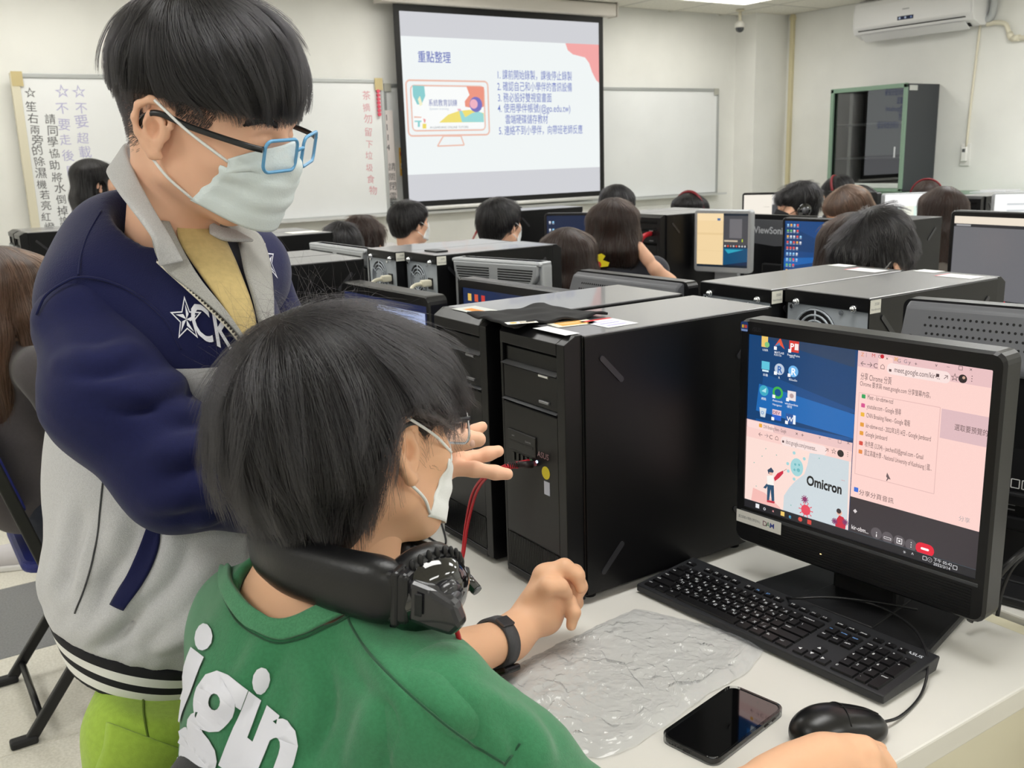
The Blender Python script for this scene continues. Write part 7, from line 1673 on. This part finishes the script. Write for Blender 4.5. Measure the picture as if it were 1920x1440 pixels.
    rt = scatter(V, Q, nstr, lambda c: np.clip((c[:, 2]+.25)/.2, .3, 1) if lng else np.ones(len(c)))
    Sd = grow(Hs, rt, flow, (.07 if style == 'bob' else .11) if lng else .05, 8, .004 if style != 'messy' else .008, .12 if style != 'messy' else .28, .03, clump=260)
    hair_curves('hair_strands', (xf(HFm, Sd.reshape(-1, 3))-base).reshape(Sd.shape), hm, ho, .00045 if D > 3 else .0003, .00012)
    if mask: face_mask(o, base, S, HFm, mask, 16, 16)
    return o, HFm, base, S
def worn_headset(label, HFm, red=True):
    base = npv(HFm)[:3, 3].copy(); t = empty('headset', base, 0, label, 'headset')
    X = lambda p: Vector(xf(HFm, npv([p])).ravel()-base)
    b = MB(); b.tube([X((.098*math.cos(a), -.005, .030+.112*math.sin(a))) for a in np.linspace(0, PI, 22)], .0085, 8, flat=.6); b.build('headband', mat('band_red', '#7d1c26', .4) if red else M_pad, t)
    for sx in (-1, 1):
        M = Matrix(HFm.tolist()).copy(); M.translation = Vector((0, 0, 0)); M = Matrix.Translation(X((sx*.092, -.005, .0))) @ M.to_3x3().to_4x4() @ Matrix.Rotation(sx*PI/2, 4, 'Y')
        b = MB(); b.lathe([(.018, -.012), (.036, -.012), (.040, 0), (.036, .010), (0, .014)], 20, M); b.build('ear_cup', M_gloss, t)
        b = MB(); b.lathe([(.018, .012), (.018, .017), (0, .018)], 18, M); b.build('ear_cap', mat('cap_red', '#a01f2c', .35) if red else M_hub, t)
    return t
student('girl with long black hair and a white top standing near the handwritten whiteboard', (178, 345), 5.2, vf(.75, .55, 0), 'long', '#e6e6e8', lean=(0, -.02))
gb, HGb, bb_, _ = student('girl with very long brown hair in a dark ribbed jacket on a folding chair', (24, 562), 2.42, vf(.74, .66, 0), 'long', '#4a4648', 'brown', h=.0048, nstr=6000, ear=False, hipz=.55, lean=(0, .06))
S = SDF()
for x in (-.075, -.03, .015, .06): S.chain([npv((x, -.09, -.03)), npv((x*1.2, -.165, -.22)), npv((x*1.1, -.17, -.47))], [.036, .036, .018], .03)
V, Q = S.mesh(.005); lh = np_mesh('hair_lengths', xf(HGb, V)-bb_, Q, MATS['hair_base_light'], gb)
rt = scatter(V, Q, 5000); Sd = grow(S, rt, lambda P, N: np.tile(npv((0, 0, -1)), (len(P), 1)), .22, 9, .004, .05, .03, clump=400); hair_curves('hair_strands', (xf(HGb, Sd.reshape(-1, 3))-bb_).reshape(Sd.shape), H_brown, lh, .0003, .0001)
student('student with black hair bent behind the silver louvred monitor', (640, 474), 4.15, vf(-.4, .8, 0), 'short', '#3a3a40', nstr=3500)
student('student with wavy dark brown hair behind the silver louvred monitor', (684, 462), 4.6, vf(.35, .9, 0), 'messy', '#3a3a40', 'dark', nstr=3500)
student('boy in a white tee and mask looking up beside the written whiteboard', (768, 422), 5.15, vf(.70, .66, 0), 'short', '#e4e4e6', mask=M_mask, pitch=.1)
student('boy in a white tee and mask before the projected slide', (938, 425), 4.4, vf(.62, .75, 0), 'short', '#ebebec', mask=M_mask, pitch=.12)
student('girl with long dark hair seen from behind next to the silver louvred monitor', (1064, 496), 3.5, vf(.25, .95, 0), 'long', '#3b3c42', 'dark', ear=False, nstr=4500)
ga, HG, gbs, GS = student('girl with a brown bob and dark tee with a yellow print, holding a red cord', (1150, 434), 3.9, vf(.18, .98, 0), 'bob', '#3a3b43', 'dark', ear=False, nstr=4500, arm=[px(1208, 500, 3.90), px(1254, 530, 3.84), px(1228, 504, 3.82), px(1214, 486, 3.82)])
P = Print(); P.poly([(0, 0), (.07, .005), (.075, .02), (.05, .03), (.06, .045), (.045, .055), (.01, .045), (-.005, .02)], '#e2d22a'); P.disc(.03, .012, .014, '#c8442e'); P.build('shirt_print', PAPER, ga, frame3(Vector(px(1106, 503, 3.70)-gbs), RIGHT_H, UPZ))
student('boy with black hair in white beyond the bobbed girl', (1158, 393), 5.2, vf(.5, .85, 0), 'short', '#eaeaec', lean=(-.14, .05))
_, Hh, _, _ = student('student with black hair and a red headset in front of the blank whiteboard', (1290, 404), 5.8, vf(-.62, -.70, 0), 'mid', '#55555c'); worn_headset('red banded headset on the student before the blank whiteboard', Hh)
_, Hh, _, _ = student('boy with black hair, black mask and headphones in profile', (1494, 393), 5.15, vf(-1, -.08, 0), 'messy', '#2f3035', mask=M_maskk, h=.005); worn_headset('black headphones on the boy with the black mask', Hh, False)
_, Hh, _, _ = student('student with black hair and headset just under the glass cabinet', (1572, 366), 6.8, vf(-.7, .6, 0), 'short', '#2f3035', pitch=-.3); worn_headset('black headset with a red cap on the student under the glass cabinet', Hh, True)
student('girl with brown hair bowing her head below the cabinet', (1588, 400), 4.85, vf(-.85, -.45, 0), 'long', '#77716e', 'brown', pitch=-.45, nstr=3500, ear=False)
student('girl with black hair behind the bowed brown haired girl', (1612, 388), 6.0, vf(.2, .95, 0), 'mid', '#3b3c42', ear=False)
_, Hh, _, _ = student('student with dark hair and headphones beyond the cabinet corner', (1736, 378), 6.2, vf(.3, .9, 0), 'short', '#44454b', 'dark'); worn_headset('black headphones with red trim beyond the cabinet corner', Hh, True)
student('girl with dark reddish hair facing the white and green pages', (1766, 404), 4.5, vf(.25, .95, 0), 'long', '#5b5550', 'dark', ear=False, nstr=3500)
student('girl with long black hair behind the bowed boy in glasses', (1598, 478), 3.05, vf(.45, .9, 0), 'long', '#3b3c42', 'dark', ear=False, nstr=6000, h=.005)
ob, HQ, bq, SQ = student('boy with messy black hair, glasses and mask bowing over his desk', (1638, 494), 2.72, vf(-.92, -.30, 0), 'messy', '#3d3f46', pitch=-.34, mask=M_mask, h=.0045, nstr=6000)
gq = bpy.data.objects.new('eyeglasses', None); COL.objects.link(gq); gq.parent = ob; glasses(gq, bq, HQ, M_gk, M_gk, .027, .018, .118, .002, .0016)
# ---- folding chairs with blue seats
def make_chair():
    t = empty('folding_chair')
    for sy in (-1, 1):
        b = MB(); M = frame3((-.115, sy*.205, .84), (.235, 0, -.84), (0, 1, 0)); b.box((0, -.010, -.015), (.87, .010, .015), .004, 2, M); b.build('long_leg', M_ch, t)
        b = MB(); M = frame3((.22, sy*.182, .44), (-.33, 0, -.44), (0, 1, 0)); b.box((0, -.010, -.014), (.548, .010, .014), .004, 2, M); o = b.build('short_leg', M_ch, t)
        b = MB(); b.box((-.150, sy*.182-.016, 0), (-.085, sy*.182+.016, .022), .006); b.build('rubber_foot', mat('rubber', '#1e1e20', .6), o)
        b = MB(); b.box((.09, sy*.205-.016, 0), (.15, sy*.205+.016, .022), .006); b.build('rubber_foot', mat('rubber', '', 0), o)
    for x, y, z in ((-.07, .182, .05), (.10, .205, .07), (-.005, .205, .44)): b = MB(); b.cyl((x, -y, z), (x, y, z), .009); b.build('cross_rail', M_ch, t)
    b = MB(); b.prism(rrect(.38, .37, .05, 5, .13, 0), .442, .472, .012); b.build('seat', M_seatb, t)
    b = MB(); M = frame3((-.075, -.195, .72), (0, 1, 0), (-.235, 0, .84)); b.prism(rrect(.39, .24, .03, 5, .195, .0), -.012, .014, .008, M); b.build('backrest', M_seatb, t)
    return t
fc = make_chair(); p = onz(58, 1388, 0); fc.location = (.262, 2.705, 0); tag(fc, 'black folding chair with a blue seat under the long brown haired girl', 'chair')
f2_ = copy_tree(fc); q = SB0; f2_.location = (q[0]-.10, q[1]-.05, 0); f2_.rotation_euler.z = math.atan2(.3, .95); tag(f2_, 'black folding chair under the student in green', 'chair')
# ---- small things on the farther desks
t = empty('headset', onz(1405, 522, .74), 0, 'black headset with a red cup lying below the small silver monitor', 'headset'); o_ = Vector(onz(1405, 522, .74))
b = MB(); b.tube([Vector(onz(1400+28*math.cos(a)*1.0, 525-24*math.sin(a), .745))-o_ for a in np.linspace(0, PI, 14)], .012, 8, flat=.6); b.build('headband', M_pad, t)
b = MB(); b.ball(Vector(onz(1443, 519, .77))-o_, (.035, .035, .018)); b.build('ear_cup', mat('cup_red', '#c22736', .4), t)
o = cable('red_cord', [onx(1222, 437, 2.81), onx(1207, 443, 2.76), onx(1199, 456, 2.72), onx(1192, 480, 2.70)], .011, mat('cord_red', '#b8202c', .4)); tag(o, 'red cord between the bobbed girl and the tower front', 'cord')
o = cable('red_cord', [onx(914, 418, 2.868), onx(900, 424, 2.84), onx(890, 442, 2.82), onz(876, 470, ZD+.01)], .006, mat('cord_red', '#b8202c', .4)); tag(o, 'thin red cord at the screen before the boy in white', 'cord')
q = onz(1378, 398, ZD+.28); b = MB(); b.box((q.x-.06, q.y-.05, ZD), (q.x+.06, q.y+.05, q.z), .004); o = b.build('carton', mat('carton_cream', '#d8cfae', .6)); tag(o, 'cream carton standing near the corner column', 'box')
sn = empty('sneaker', onz(28, 1062, 0), R(160), 'pale grey sneaker on the floor behind the folding chair', 'shoe')
S = SDF(); S.cone((-.09, 0, .05), (.09, 0, .038), .05, .042, .03).ell((-.08, 0, .075), (.05, .045, .05), .03).cone((.09, 0, .038), (.15, 0, .03), .042, .034, .03).cut((0, 0, -1), -.012)
V, Q = S.mesh(.005); np_mesh('upper', V, Q, mat('sneaker_grey', '#cfcbce', .7, bump=.3, bscale=300), sn)
b = MB(); b.prism([(-.135, -.035), (-.10, -.052), (.10, -.048), (.17, -.03), (.185, 0), (.17, .03), (.10, .048), (-.10, .052), (-.135, .035)], 0, .022, .006); b.build('sole', mat('sole_white', '#e2e0de', .6), sn)
for o in bpy.data.objects:
    if o.name.startswith('tmp'): bpy.data.objects.remove(o)
